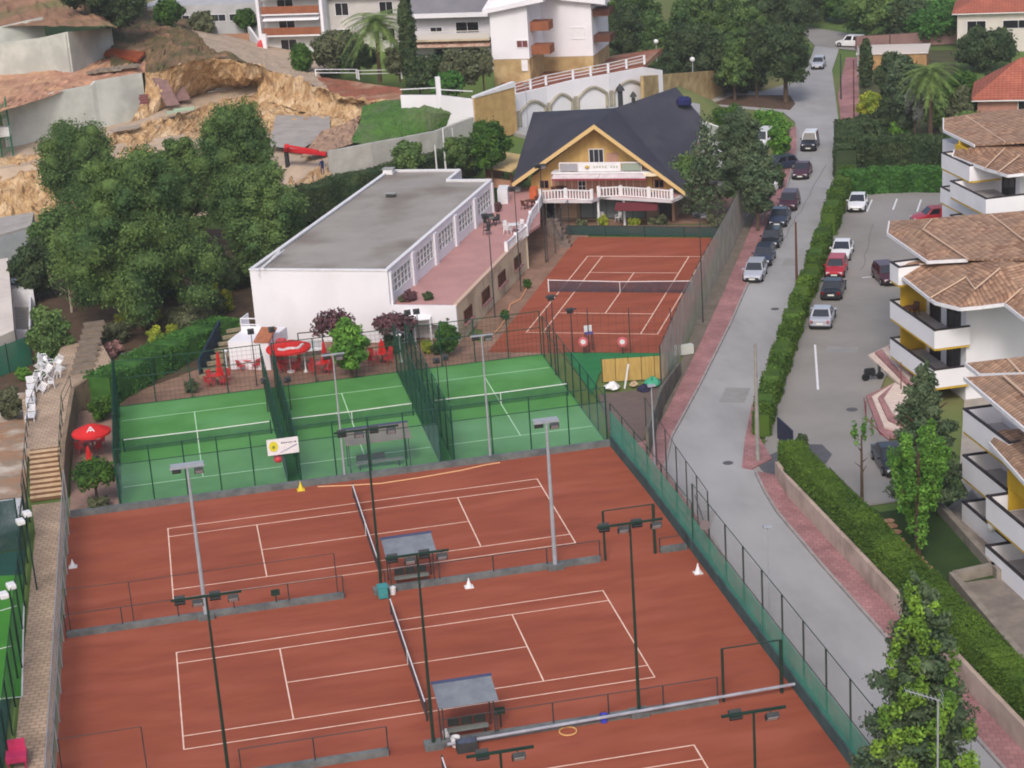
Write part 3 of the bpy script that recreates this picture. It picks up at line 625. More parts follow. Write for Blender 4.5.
# green courts
GX=[(-2.75,8.05),(8.95,18.25),(19.25,29.65)]; GY0,GY1=33.75,54.6
for x0,x1 in GX:
    g=sheet('green_court',[(x0,GY0),(x1,GY0),(x1,GY1),(x0,GY1)],0,greenc); mm=MB(); ym=(GY0+GY1)/2+.2
    for y in(ym-6.95,ym+6.95): mm.wall((x0+.1,y),(x1-.1,y),.002,.008,.07)
    mm.wall(((x0+x1)/2,ym-6.9),((x0+x1)/2,ym+6.9),.002,.008,.07); mm.build('court_lines',linew,g)
    nt_=['left','middle','right'][GX.index((x0,x1))]
    t=net({'left':'low net across the leftmost green court','middle':'low net across the middle green court','right':'low net across the rightmost green court'}[nt_],(x0+.25,ym),(x1-.25,ym),h=.92,hm=.88,postm=dgreen2,tape=whitepl,group='nets strung across the green courts',nv=netg)
sheet('court_surround',[(-2.9,GY0-.3),(29.8,GY0-.3),(29.8,GY1+.3),(-2.9,GY1+.3)],-.012,M('surround_green',C(52,104,62),C(44,92,56),.5),.05)
# paving zones
sheet('brick_patio',[(-6.1,33.6),(-2.9,33.6),(-2.9,54.9),(-6.1,54.9)],-.02,patio2)
sheet('brick_patio',[(-2.9,54.9),(30.2,54.9),at(583,352),at(560,345),at(489,347),at(463,333),at(455,326),at(240,350),at(190,372),(-1.5,58)],-.02,patio)
sheet('pavement',A_((495,330),(545,262),(583,232),(530,215),(500,260),(455,326)),-.03,patio)
def along(pts,w,z0,z1,mat,name='kerb'):
    m=MB()
    for a,b in zip(pts[:-1],pts[1:]): m.wall(a,b,z0,z1,w)
    return m.build(name,mat,kind='structure')
# road (world polygon, left kerb and right edge)
RL=[at(*p) for p in ((905,800),(800,672),(700,545),(662,470),(672,437),(700,385),(730,325),(752,275),(768,240),(786,190),(797,150),(795,122),(783,112),(740,108),(700,104),(660,100))]
RR=[at(*p) for p in ((1090,800),(960,700),(860,588),(783,505),(768,480),(748,462),(745,440),(757,400),(778,350),(800,296),(822,240),(838,190),(841,140),(836,100),(832,70),(838,52),(842,34))]
road_poly=[(37.2-6.2,-30)]+[(p.x,p.y) for p in RL[1:]]+[(p.x,p.y) for p in A_((705,85),(760,92),(800,80),(812,55),(815,45),(800,30))]+[(p.x,p.y) for p in reversed(RR[1:])]+[(37.2,-30)]
sheet('road',road_poly,.0,road,.08)
sheet('road',A_((795,25),(880,38),(870,52),(815,46)),.01,asph,.05)
# left pavement between fence and road, and its kerb
sheet('verge',[(29.6,20),(33.5,33),at(662,410),at(735,222),at(775,150),at(795,150),at(700,400),(36,24),(31.5,20)],-.04,M('verge_soil',C(122,112,102),C(102,94,84),.8,1,.03),.03)
sheet('pavement_yard',A_((484,356),(588,238),(590,225),(735,222),(745,200),(700,190),(520,200),(480,290)),-.045,patio,.03)
sheet('pit_ground',[Q(-62,38,0),Q(-8,38,0)],0,soil) if False else None
PL=[(30.35,-30),(30.35,14),(30.6,31),at(672,400),at(700,340),at(722,292),at(745,240),at(762,205),at(776,165),at(783,140)]
pavp=[(p[0],p[1]) for p in PL]+[(p.x,p.y) for p in reversed(RL[:11])]
pavp=[(30.3,-30),(30.3,32),*[(p.x,p.y) for p in A_((650,440),(667,412),(700,345),(722,297),(745,243),(760,207),(772,175),(782,150),(783,128))],*[(p.x,p.y) for p in A_((797,128),(797,150),(786,190),(768,240),(752,275),(730,325),(700,385),(672,437),(664,470))],(31.8,22),(31.3,10),(31.3,-30)]
sheet('pavement',pavp,.12,pink,.2)
# right pavement at the foot of the retaining wall
sheet('pavement',[(36.45,-30),(36.4,10),(36.55,18.3),(36.9,21.8),(37.4,25.0),(38.3,24.0),(37.9,20),(37.8,-30)],.12,pink,.2)
along([(36.4,-30),(36.35,10),(36.5,18.3),(36.85,21.8),(37.35,25.1)],.16,-.05,.14,kerb)
along([(31.35,-30),(31.35,10),(31.85,22),at(664,470),at(672,437),at(700,385),at(730,325),at(752,275),at(768,240),at(786,190),at(797,150),at(797,128)],.15,-.05,.15,kerb)
sheet('pavement',A_((846,58),(838,95),(843,142),(860,142),(858,58)),.1,pink,.2)
sheet('garden_ground',A_((860,50),(955,50),(965,190),(846,190),(846,120),(860,118)),-.02,M('back_garden_soil',C(84,82,56),C(64,70,46),.4,1,.05,3),.03)
sheet('terrace_floor',[(49,20),(55.1,33),(58,33),(60,10),(47,10.5)],.0,M('yard_paving',C(170,160,150),C(150,142,134),1,bump=.01),.05)
# small pavement nose at the lot entrance
sheet('pavement',A_((742,468),(745,440),(752,405),(757,402),(760,440),(772,460),(752,470)),.12,pink,.2)
# parking lot
lot=A_((765,440),(768,425),(779,388),(791,352),(806,308),(815,287),(823,264),(831,242),(842,208),(850,192),(945,193),(965,215),(960,300),(905,330),(880,390),(890,440),(905,500),(868,505),(840,478),(815,452),(785,437)); sheet('parking_lot',lot,.03,asph,.1)
sheet('driveway',A_((748,464),(768,440),(788,432),(808,440),(838,452),(822,480),(796,492),(783,505),(768,484)),.015,asph,.08)
dk=A_((755,462),(778,452),(800,445),(822,445),(832,455),(826,464),(800,470),(785,488),(768,478)); sheet('asphalt_ramp',dk,.05,darkasph,.02)
mk=MB()
for a,b in (((867,212),(872,200)),((893,210),(897,199)),((917,212),(921,200)),((862,278),(874,277)),((815,345),(818,390))): mk.wall(at(*a),at(*b),.035,.04,.16)
mk.build('parking_markings',whitep,kind='structure')
ck=MB(); rk=random.Random(11)
for x0,y0,x1,y1,n in ((783,240,800,212,7),(800,212,826,165,9),(872,225,862,270,10)):
    a=at(x0,y0);b=at(x1,y1); pp=[a.lerp(b,i/n)+Vector((rk.uniform(-.14,.14),rk.uniform(-.14,.14),0)) for i in range(n+1)]
    for p,q in zip(pp[:-1],pp[1:]): ck.wall(p,q,.03 if x0>850 else .002,.034 if x0>850 else .005,.07)
ck.build('tar_seams',M('tar_grey',C(112,110,112),C(100,98,100),1),kind='structure')
pt=MB()
for x,y,w_,h_ in ((735,395,1.8,3.2),(790,262,1.2,2.6),(700,520,1.6,3),(842,350,2.4,1.6)):
    c=at(x,y); z_=.031 if x>830 else .001; pt.box(c+Vector((0,0,z_)),(w_,h_,.004),AN)
pt.build('road_patches',M('patch_asphalt',C(146,144,143),C(136,134,133),1),kind='structure')
mk=MB(); mk.lathe(at(728,463)+Vector((0,0,.002)),[(.35,0),(.35,.012)],16); mk.lathe(at(775,309)+Vector((0,0,.002)),[(.35,0),(.35,.012)],16); mk.lathe(at(852,410)+Vector((0,0,.032)),[(.4,0),(.4,.012)],16); mk.build('manhole_cover',darkasph,kind='structure')
# lawn + strip right of retaining wall
LZ=1.4
sheet('lawn',[(38.1,-30),(38.1,21.8),at(800,484,LZ),at(845,492,LZ),at(880,512,LZ),at(930,505,LZ),at(955,500,LZ),at(1010,575,LZ),at(1024,640,LZ),at(1060,720,LZ),(43.6,-30)],LZ,lawnm,1.45)
m=MB(); 
for i,(x,y) in enumerate([(892,526),(896,532),(899,540),(904,546),(908,552),(918,558),(922,563),(927,568),(931,574),(935,580),(889,521),(913,555)]):
    p=at(x,y,LZ); m.lathe(p+Vector((0,0,.0)),[(.33,0),(.33,.035)],9)
m.build('stepping_stones',brick('step_terracotta',C(170,120,96),C(190,150,120),C(140,100,80),.5,.5),kind='structure')
# garden soil under pines, hedge
sheet('garden_ground',[(-12.5,54),(-6.6,54),(-2,58),at(190,372),at(240,345),(7.8,68),Q(-.5,36),Q(-30,37),(-16,96)],-.03,soil,.05)
# left stepped path
pa=[(-8.15,-30),(-6.35,-30),(-6.35,31.5),(-6.5,36.3),(-8.6,36.3),(-8.2,31.5)]; sheet('stone_path',pa,.0,stonep,.06)
m=MB(); n=10; s0=at(48,497); z=0
yb,yt=at(48,499).y,at(46,449,1.7).y
for i in range(n): m.prism([(-8.7,yb+(yt-yb)*i/n),(-6.5,yb+(yt-yb)*i/n),(-6.5,yt+.3),(-8.7,yt+.3)],.17*i-.02 if i else -.05,.17*(i+1))
so_=m.build('stone_steps',M('step_riser',C(128,98,74),C(108,82,62),2,.9),kind='structure'); m=MB()
for i in range(n): y0_=yb+(yt-yb)*i/n; m.prism([(-8.7,y0_-.04),(-6.5,y0_-.04),(-6.5,y0_+(yt-yb)/n-.1),(-8.7,y0_+(yt-yb)/n-.1)],.17*(i+1),.17*(i+1)+.035)
m.build('step_treads',M('tread_tan',C(206,178,146),C(186,156,124),2,.9),so_)
zu=1.72; m=MB()
up=[(-8.9,yt+.25),(-6.5,yt+.25),at(72,392,zu),at(93,378,zu),at(112,362,zu),at(100,340,zu),at(62,345,zu),at(40,392,zu),at(22,400,zu)]; sheet('stone_path',up,zu,stonep,.5)
m=MB(); n=9; a=at(85,375,zu); 
for i in range(n): m.box(at(82+i*1.5,372-i*6,zu+.08*i)+Vector((0,0,.0)),(1.7,1.0,.2),.1)
m.build('garden_steps',M('garden_step_stone',C(132,118,104),C(110,98,86),1.5),kind='structure')
# retaining walls of the stepped path
along([(-6.42,yb),(-6.42,yt+.2),at(73,391,zu)+Vector((0,0,-zu)),at(96,376,zu)+Vector((0,0,-zu))],.3,-.05,2.0,M('path_wall',C(150,128,104),C(120,104,88),1.2,bump=.02),'retaining_wall')
# ================================================================ FENCES, KERBS, MASTS ON THE COURTS
gk=(.32,.32,greyconc)
def low(label,x0,x1,y,h=1.35,sp=2.9,**k): return fence('low_fence',label,[(x0,y),(x1,y)],h,dgrey,sp=sp,r=.035,rails=(1.0,),base=gk,group='low fences between the clay courts',**k)
# front boundary of green courts (also top kerb of first clay court)
def gf(label,x0,x1,y,h,**k): return fence('court_fence',label,[(x0,y),(x1,y)],h,dgreen2,sp=2.35,r=.045,rails=(.99,.74),rail_r=.03,sheets=((.02,.74,padglass,'glass_panel'),),group='green fences round the green courts',cat='fence',**k)
gf('green metal fence along the front of the leftmost green court',-2.8,8.1,33.6,4.1); gf('green metal fence along the front of the middle green court',8.95,18.3,33.6,4.1); gf('green metal fence along the front of the rightmost green court',19.2,29.7,33.6,4.1)
along([(-6.0,33.3),(29.8,33.3)],.45,-.05,.35,greyconc)
def gb(label,x0,x1,y,h): return fence('court_fence',label,[(x0,y),(x1,y)],h,dgreen2,sp=3.0,r=.05,rails=(.99,.62),rail_r=.03,group='green fences round the green courts',wires=(.35,.012))
gb('green mesh fence along the back of the leftmost green court',-2.8,8.1,54.85,3.5); gb('green mesh fence along the back of the middle green court',8.95,18.3,54.85,3.5); gb('green mesh fence along the back of the rightmost green court',19.2,29.7,54.85,3.5)
def gs(label,x,y0,y1,h,alpha=greenv): return fence('court_fence',label,[(x,y0),(x,y1)],h,dgreen2,sp=2.6,r=.05,rails=(1.0,.7),rail_r=.035,sheets=((.02,.98,alpha,'mesh_panel'),),group='green fences round the green courts')
gs('teal mesh side fence on the left edge of the green courts',-2.85,33.8,54.7,3.9)
for x,l in ((8.1,'left of the two fences between the left and middle green courts'),(8.95,'right of the two fences between the left and middle green courts'),(18.3,'left of the two fences between the middle and right green courts'),(19.2,'right of the two fences between the middle and right green courts')):
    gs('dark green mesh fence, '+l,x,33.8,54.7,3.4 if x<18 else 3.9)
gs('green mesh side fence on the right edge of the green courts',29.75,33.9,54.0,3.3,greenvl)
# dividers between clay courts
low('low rail fence left of the net between the upper two clay courts',-5.9,9.6,DIV1)
low('low rail fence behind the covered bench between the upper two clay courts',12.0,24.6,DIV1,1.3)
low('short low rail fence at the right end between the upper two clay courts',28.2,29.8,DIV1,.9,sp=1.5)
low('low rail fence left of the net at the near edge of the middle court',2.6,9.6,DIV2+.0,1.5)
low('low rail fence with a grey pipe on its kerb right of the near covered bench',12.2,26.0,DIV2,1.4)
p=MB().tube((12.4,DIV2-.5,.32),(30.0,DIV2-.1,.42),.08,n=10).build('water_pipe',M('grey_pipe',C(160,162,174),C(136,138,150),1.5,.6)); tag(p,'long pale grey pipe lying on the kerb along the near divider','pipe')
def gate(label,x0,x1,y,h):
    t=W('tall_gate',label,'gate',(x0,y,0),0,'tall gate frames at the court corners')
    MB().tube((x0,y,-.1),(x0,y,h),.07).build('post',dgreen,t); MB().tube((x1,y,-.1),(x1,y,h),.09).build('post',dgreen,t); m=MB(); m.tube((x0,y,h),(x1,y,h),.04); m.build('top_bar',dgreen,t)
gate('tall dark gate frame at the right end between the upper two clay courts',24.9,27.9,DIV1,3.1)
gate('tall dark gate frame at the right end of the near divider with the pipe',26.3,29.3,DIV2,2.9)
def frame(label,pts,h):
    t=W('rail_frame',label,'fence',(pts[0][0],pts[0][1],0),0,'thin rail fences inside the left side of the clay courts')
    for p in pts: MB().tube((p[0],p[1],-.05),(p[0],p[1],h),.03).build('post',dgrey,t)
    m=MB(); [m.tube((a[0],a[1],h),(b[0],b[1],h),.02) for a,b in zip(pts[:-1],pts[1:])]; m.build('rail',dgrey,t)
frame('thin dark rail fence at the left end of the upper clay court above its kerb',[(-5.7,15.6),(-2.2,15.4),(9.3,15.4)],2.6)
frame('thin dark rail fence at the left end of the near kerb of the middle court',[(-5.7,-1.6),(-1.8,-1.6)],2.4)
# right boundary fence (low wall, teal windscreen, grey mesh)
def rb(label,pts,h,base=1.0,s1=.52,z=0,sp=3.1):
    return fence('boundary_fence',label,pts,h,dgreen,sp=sp,r=.05,rails=(1.0,.52),sheets=((.02,s1,teal,'windscreen'),(s1,.99,greyv,'mesh_panel')),base=(.3,.75,M('fence_wall'+str(z),C(70,92,92),C(56,74,76),1.0)),group='boundary fences along the road',z=z)
rb('tall boundary fence with teal windscreen between the clay courts and the road, near part',[(30.1,-30),(30.1,14.3)],4.3)
rb('boundary fence with teal windscreen at the upper right corner of the clay courts',[(30.1,14.5),(30.1,24.5),(29.9,33.2)],3.0,s1=.85)
fence('boundary_fence','grey mesh fence standing close to the road above the teal windscreen',[(31.0,14.3),(31.3,22),(31.9,31.5)],3.6,dgrey,z=.12,sp=3,r=.04,rails=(1,),sheets=((.02,.98,greyv,'mesh_panel'),),group='boundary fences along the road')
# left boundary fences
fence('boundary_fence','tall grey mesh fence between the clay courts and the stone path',[(-6.05,-30),(-6.05,33.4)],3.2,steel,sp=3.2,r=.035,rails=(1.0,.5),sheets=((.0,.98,greyv3,'mesh_panel'),),group='boundary fences along the stone path')
fence('boundary_fence','teal screened fence on the far side of the stone path by the small green court',[(-8.35,-30),(-8.4,20),(-8.6,33.5)],3.0,dgreen,sp=3.2,r=.05,rails=(1.0,),sheets=((.0,.97,greenv,'windscreen'),),group='boundary fences along the stone path')
fence('railing','thin metal railing beside the stone steps left of the red parasol',[(-6.5,37),(-6.6,50),at(72,392,zu)],3.0,dgreen,sp=3,r=.03,rails=(1,.8),cat='railing')
fence('railing','grey mesh fence on the left edge of the steps and loungers terrace',[(-8.8,33.5),(-9.0,50),at(40,388,zu),],2.6,dgrey,sp=2.5,r=.035,rails=(1,),sheets=((.0,.97,greyv,'mesh_panel'),),cat='fence')
# small green court bottom left
gp=[(-8.7,-30),(-8.7,28.7),(-16,28.7),(-16,-30)]; sheet('green_court',gp,-.01,M('dark_green_apron',C(34,76,68),C(28,66,60),.5),.06)
g=sheet('green_court',[at(23,697),at(23,575),(-18,27),(-18,at(0,700).y)],.01,greenl,.015); m=MB(); 
for a,b in (((0,611),(17,606)),((0,649),(12,646)),((0,699),(22,697)),((22,697),(24,600))): m.wall(at(*a),at(*b),.012,.018,.08)
m.build('court_lines',whitep,g)
fence('windscreen_fence','dark green solid screen at the far end of the small green court on the left',[(-8.9,28.9),(-18,28.9)],3.4,dgreen,sp=3,r=.06,rails=(1,),sheets=((.0,.98,tealdark,'windscreen'),),cat='fence')
def balllight(label,x,y,bx,by):
    b=at(bx,by); h=zt(b,y); t=thing('court_lamp',label,'lamp',b,0,'white twin lamps over the small green court'); MB().tube((0,0,0),(0,0,h),.05).build('pole',dgreen,t)
    m=MB(); m.tube((0,0,h),(-.5,-.1,h+.1),.03); m.tube((0,0,h),(.1,.9,h),.03); m.build('arm',dgreen,t)
    for q in ((-.3,-.3,h),(.05,.7,h+.05)): mm=MB(); mm.box(q,(.45,.6,.28),.3); mm.build('lamp_head',whitepl,t,bevel=.06)
balllight('white twin lamp above the fence beside the steps, upper left',25,519,37,590)
balllight('white twin lamp beside the small green court, lower left',16,592,22,668)
# masts
mast_px('grey mast with twin lamps at the left of the upper clay court',187.5,468,207,620,steel,base=Vector((1.8,DIV1-.1,0)),kind='twin',lamps=2,span=1.9,r=.13)
mast_px('grey mast with twin lamps at the right of the upper clay court',544.5,423,555,568,steel,base=Vector((21.9,DIV1-.1,0)),kind='twin',lamps=2,span=1.5,r=.14)
mast_px('dark mast with four lamps by the net between the upper clay courts',365,430,381,582,dgreen,base=Vector((11.75,DIV1,0)),span=3.6)
mast_px('dark mast with four lamps by the near covered bench',421,555,433,742,dgreen,base=Vector((11.8,DIV2,0)),span=3.0)
mast_px('dark mast with four lamps at the right of the middle clay court',628,524,635.5,707,dgreen,base=Vector((22.0,DIV2,0)),span=3.2)
floodlight('dark mast with four lamps at the left of the middle clay court',(2.0,DIV2-.3,0),9.6,dgreen,span=3.2)
floodlight('dark mast rising from the bottom edge right of centre',(22.2,-21.6,0),9.4,dgreen,lamps=2,span=2.6,kind='bar')
floodlight('dark mast rising from the bottom edge below the near covered bench',(12.2,-21.6,0),9.4,dgreen,lamps=2,span=2.6,kind='bar')
mast_px('pale mast at the front edge of the middle green court',333,355,345.5,482,steel,base=Vector((11.8,33.45,0)),kind='bar',lamps=2,span=1.5,r=.08)
mast_px('pale mast at the front edge of the rightmost green court',486.5,336,492.5,460,steel,base=Vector((21.6,33.45,0)),kind='bar',lamps=2,span=1.5,r=.08)
for lb,tx,ty,bx,by in (('thin dark mast in front of the arcade windows of the white hall',487,215,495,317),('thin dark mast at the left edge of the far clay court by the cream wall',513,188,521,291),('thin dark mast at the foot of the chalet balcony',541,165,546,262),('thin dark mast at the upper right corner of the far clay court',716,182,718,240),('thin dark mast halfway along the right side of the far clay court',698,214,703,322),('grey headed mast at the near left corner of the far clay court',548,297,556,375),('short thin dark mast on the near side of the far clay court',571,310,573,352)):
    mast_px(lb,tx,ty,bx,by,dgrey,lamps=1 if ty>290 else 2,span=.9,r=.06,footing=False,group='thin masts round the far clay court')
for lb,tx,ty,bx,by in (('curved twin court lamp over the left pair of green fences, left pole',249,331,257,386),('curved twin court lamp over the left pair of green fences, right pole',274,329,278,386),('short lamp pole inside the left corridor of the green courts',262,380,268,412),('short lamp pole at the left edge of the middle green court',290,379,291,410),('left of two tall lamp poles over the right pair of green fences',408,312,412,362),('right of two tall lamp poles over the right pair of green fences',419,311,421,362),('left of two short lamp poles in the right green corridor',437,360,440,400),('right of two short lamp poles in the right green corridor',449,357,449,402)):
    mast_px(lb,tx,ty,bx,by,dgrey,lamps=1,span=.3,r=.05,footing=False,group='lamp poles on the green court fences')
# far clay court fences
farR=[at(736,222),at(723,255),at(706,300),at(690,340),at(667,382)]
fence('boundary_fence','tall brownish mesh fence on the right side of the far clay court beside the pavement',[at(748,215),at(728,258),at(706,300),at(682,352),at(662,402)],4.2,dgrey,sp=2.2,r=.05,rails=(1,.5),sheets=((.0,.99,greyv2,'mesh_panel'),),group='boundary fences along the road')
fence('court_fence','green screened fence along the far end of the far clay court',[at(567,235),at(724,237)],.95,dgreen,sp=4,r=.04,rails=(1,),sheets=((.0,.97,tealdark,'windscreen'),),group='fences round the far clay court')
fence('court_fence','thin dark fence along the left of the far clay court',[at(548,262),at(570,237)],3.6,dgrey,sp=3,r=.04,rails=(1,),sheets=((.0,.97,greyv,'mesh_panel'),),group='fences round the far clay court')
fence('court_fence','thin tall posts along the near end of the far clay court',[(30.3,55.0),at(672,353)],3.6,dgrey,sp=2.9,r=.04,rails=(),wires=(.6,.01),group='fences round the far clay court')
# corner yard between green courts and road
sheet('green_apron',A_((565,352),(680,353),(672,372),(600,372),(592,395)),.0,M('apron_green',C(46,120,72),C(40,108,64),.6),.05)
sheet('yard_deck',A_((598,395),(660,388),(650,420),(640,455),(612,445),(606,420)),.05,M('deck_grey',C(116,100,94),C(96,84,80),1.0,stretch=(1,5,1)),.1)
t=W('bamboo_screen','tan bamboo screen panels above the junk in the corner yard','screen',at(602,380)); a,b=at(603,382),at(668,378)
for i in range(5): p0=a.lerp(b,i/5+.004);p1=a.lerp(b,(i+1)/5-.004); MB().wall(p0,p1,0,1.75,.06).build('panel',M('bamboo'+str(i),C(190,160,96),C(168,138,80),2,stretch=(5,5,.4)),t)
for i in range(6): p0=a.lerp(b,i/5); MB().tube(p0,p0+Vector((0,0,1.85)),.04).build('post',brownm,t)
t=W('yard_wall','dark grey slab wall along the pavement side of the corner yard','wall',at(650,455)); m=MB(); m.wall(at(648,458),at(662,408),0,2.0,.2,1.6); m.wall(at(662,408),at(680,375),0,1.6,.2,1.0); m.build('wall',M('dark_wall',C(112,108,98),C(88,86,80),1,bump=.01),t)
rd=random.Random(3)
for lb,x,y,sz,mt in (('white crumpled tarpaulin heap beside the bamboo screen',612,388,.95,whitepl),('dark blue plastic sack in the corner yard',644,390,.9,M('navy_sack',C(46,46,72))),('green tarpaulin heap beside the dark sack',653,384,1.1,M('green_tarp',C(60,150,120),C(80,170,140),2)),('small tan cushion in the corner yard',634,385,.6,M('tan_cushion',C(176,156,128)))):
    m=MB(); p=at(x,y,.1); N=12
    prof=[(sz*.5,0),(sz*.55,sz*.12),(sz*.42,sz*.3),(sz*.2,sz*.42),(.03,sz*.46)]; m.lathe((0,0,0),prof,N); m.v=[(v[0]*(1+.25*rd.uniform(-1,1)),v[1]*(1+.25*rd.uniform(-1,1)),v[2]*(1+.3*rd.uniform(-1,1))) for v in m.v]; o=m.build('junk_heap',mt,smooth=False); o.location=p; tag(o,lb,'junk')
for lb,x,y in (('broken timber plank leaning in the corner yard',628,372),):
    m=MB(); m.box((0,0,.9),(.12,.05,1.9),0,Matrix.Rotation(.2,3,'Y')); o=m.build('plank',whitep); o.location=at(627,388); tag(o,lb,'plank')
# covered player benches
def shelter(label,p,w=2.5,d=1.4,h=2.3,rz=0,roofm=None,seats=3,bench=True):
    t=thing('bench_shelter',label,'bench shelter',p,rz,'covered players benches beside the nets')
    rm=roofm or M('shelter_sheet',C(124,130,138),C(106,112,122),1.2)
    MB().slab([(-w/2-.2,-d/2-.3,h-.12),(w/2+.2,-d/2-.3,h-.12),(w/2+.2,d/2+.2,h+.28),(-w/2-.2,d/2+.2,h+.28)],.05).build('roof',rm,t); MB().box((0,d/2+.16,h+.3),(w+.5,.14,.1)).build('ridge_rail',M('blue_rail',C(70,78,110)),t)
    for x in(-w/2,w/2):
        for y in(-d/2,d/2): MB().tube((x,y,0),(x,y,h-.05+(.2 if y>0 else -.1)),.035).build('post',dgrey,t)
    if bench:
        MB().box((0,-.1,.45),(w*.8,.42,.06)).build('bench_seat',M('bench_grey',C(120,124,120),C(104,108,104),2),t)
        for i in range(seats): MB().box((-w*.26+i*w*.26,.18,.72),(w*.22,.06,.42)).build('backrest',M('dark_seat',C(46,50,48)),t)
        for x in(-w*.33,w*.33): MB().box((x,-.1,.21),(.06,.36,.42)).build('bench_leg',dgrey,t)
    return t
shelter('grey roofed bench shelter at the bottom beside the near net, black seat backs showing',Vector((13.6,DIV2+.7,0)))
shelter('grey roofed bench shelter between the upper clay courts under a row of lamps',Vector((13.6,DIV1+.75,0)),w=2.5)
shelter('reddish grey canopy inside the front of the middle green court',Vector((14.3,35.0,0)),w=4.0,d=1.6,h=2.3,roofm=M('shelter_rust',C(128,118,108),C(112,106,98),1.2),seats=2)
# small things on courts
def cone(label,x,y,h=.55,mat=whitepl,p=None):
    t=thing('marker_cone',label,'cone',p or at(x,y),0,'cones on the clay courts'); MB().lathe((0,0,0),[(.2,.04),(.06,h*.7),(.03,h)],12).build('cone',mat,t); MB().box((0,0,.02),(.5,.5,.04)).build('base',mat,t)
cone('white cone beside the kerb right of the upper bench shelter',469,587); cone('white cone alone at the left edge of the upper clay court',73,567,.5); cone('small white cone at the foot of the teal fence',698,573,.6); cone('yellow cone at the front of the green courts left of the pale mast',301,490,.6,M('yellow_cone',C(214,190,60)))
def bucket(label,x,y,mat,r=.2,h=.42,cat='bucket',z=0):
    t=thing('bucket',label,cat,at(x,y,z),0,'buckets beside the benches'); MB().lathe((0,0,0),[(r*.8,0),(r,h),(r*.9,h),(r*.75,.03)],12).build('tub',mat,t); 
    m=MB(); n=8; pts=[Vector((math.cos(math.pi*i/n)*r,0,h+math.sin(math.pi*i/n)*r*.8)) for i in range(n+1)]; m.path(pts,.012); m.build('handle',dgrey,t)
bucket('white bucket beside the teal bin at the upper net post',393,594,whitepl); bucket('left of two white buckets beside the near bench shelter',447,738,whitepl); bucket('right of two white buckets beside the near bench shelter',456,746,whitepl,.24,.5); bucket('blue basket on the kerb beside the grey pipe',604,722,M('blue_plastic',C(60,70,190)))
def bin_(label,p,mat,s=.7,h=.8):
    t=thing('bin',label,'bin',p); MB().prism([(-s/2,-s/2),(s/2,-s/2),(s/2,s/2),(-s/2,s/2)],.03,h).build('body',mat,t,bevel=.05); MB().box((0,0,h+.03),(s+.06,s+.06,.06)).build('lid',mat,t)
bin_('teal box bin at the foot of the mast between the upper clay courts',Vector((11.75,DIV1-.75,0)),M('teal_plastic',C(66,140,142),C(56,124,128),2),s=.55,h=.7)
t=thing('crate','black crate of balls on the ground below the near bench shelter','crate',at(467,750)); MB().box((0,0,.25),(1.0,.6,.5)).build('body',dgrey,t); MB().box((0,0,.51),(.85,.45,.03)).build('contents',M('dark_blue_box',C(60,66,84),C(90,96,120),6),t)
m=MB(); n=20; R_=.42; m.path([Vector((math.cos(2*math.pi*i/n)*R_,math.sin(2*math.pi*i/n)*R_,.05)) for i in range(n+1)],.04); o=m.build('hoop',M('straw_hoop',C(206,160,104))); o.location=at(568,732); tag(o,'straw coloured hoop lying on the clay below the pipe','hoop')
for lb,x,y in (('small dark scoreboard on a post on the kerb left of the upper shelter',277,607),('small dark scoreboard on a post at the end of the near bench shelter',501,727)):
    t=thing('scoreboard',lb,'scoreboard',at(x,y),0,'small scoreboards on the dividers'); MB().tube((0,0,0),(0,0,.8),.04).build('post',dgreen,t); MB().box((0,0,.9),(.5,.08,.35)).build('board',dgreen,t)
# hose
pts=[at(x,y)+Vector((0,0,.03)) for x,y in ((318,487),(345,486),(380,484),(420,478),(460,471),(487,465),(500,463))]; o=MB().path(pts,.05).build('garden_hose',M('tan_hose',C(206,160,120))); tag(o,'tan garden hose lying along the kerb below the green courts','hose')
pts=[at(x,y)+Vector((0,0,.04)) for x,y in ((494,334),(500,328),(508,315),(510,305),(520,300),(526,290),(527,280))]; o=MB().path(pts,.06).build('garden_hose',M('tan_hose2',C(206,150,112))); tag(o,'orange hose curling along the left of the far clay court','hose')
# banner on the green court fence
p0=Vector((7.6,33.42,0)); t=W('banner','white banner with a yellow round emblem on the fence between left and middle green courts','banner',(7.0,33.42,2.6)); a=at(268,443,0)
bx0,bx1=6.95,9.0; bz0,bz1=2.35,3.45; MB().box(((bx0+bx1)/2,33.4,(bz0+bz1)/2),(bx1-bx0,.03,bz1-bz0)).build('cloth',whitepl,t)
m=MB(); n=16; m.add([(bx0+.42+.3*math.cos(2*math.pi*i/n),33.375,(bz0+bz1)/2+.05+.36*math.sin(2*math.pi*i/n)) for i in range(n)],[tuple(range(n))]); m.build('emblem',M('emblem_yellow',C(206,196,60)),t)
m=MB(); m.add([(bx0+.42+.1*math.cos(2*math.pi*i/8),33.365,(bz0+bz1)/2+.12*math.sin(2*math.pi*i/8)) for i in range(8)],[tuple(range(8))]); m.build('emblem_mark',M('emblem_olive',C(120,130,50)),t)
m=MB(); 
for i,(w_,h_) in enumerate(((.16,.16),(.1,.2),(.14,.13),(.12,.13),(.14,.16),(.05,.2),(.14,.2))): m.box((bx0+.98+i*.145,33.375,bz1-.32),(w_*.75,.012,h_*.5))
m.build('lettering',M('banner_ink',C(80,84,110)),t)
m=MB(); m.add([(bx0+.8,33.372,bz0+.1),(bx1-.1,33.372,bz0+.55),(bx1-.1,33.372,bz0+.62),(bx0+.8,33.372,bz0+.13)],[(0,1,2,3)]); m.build('stripe',M('banner_blue',C(90,100,150)),t)
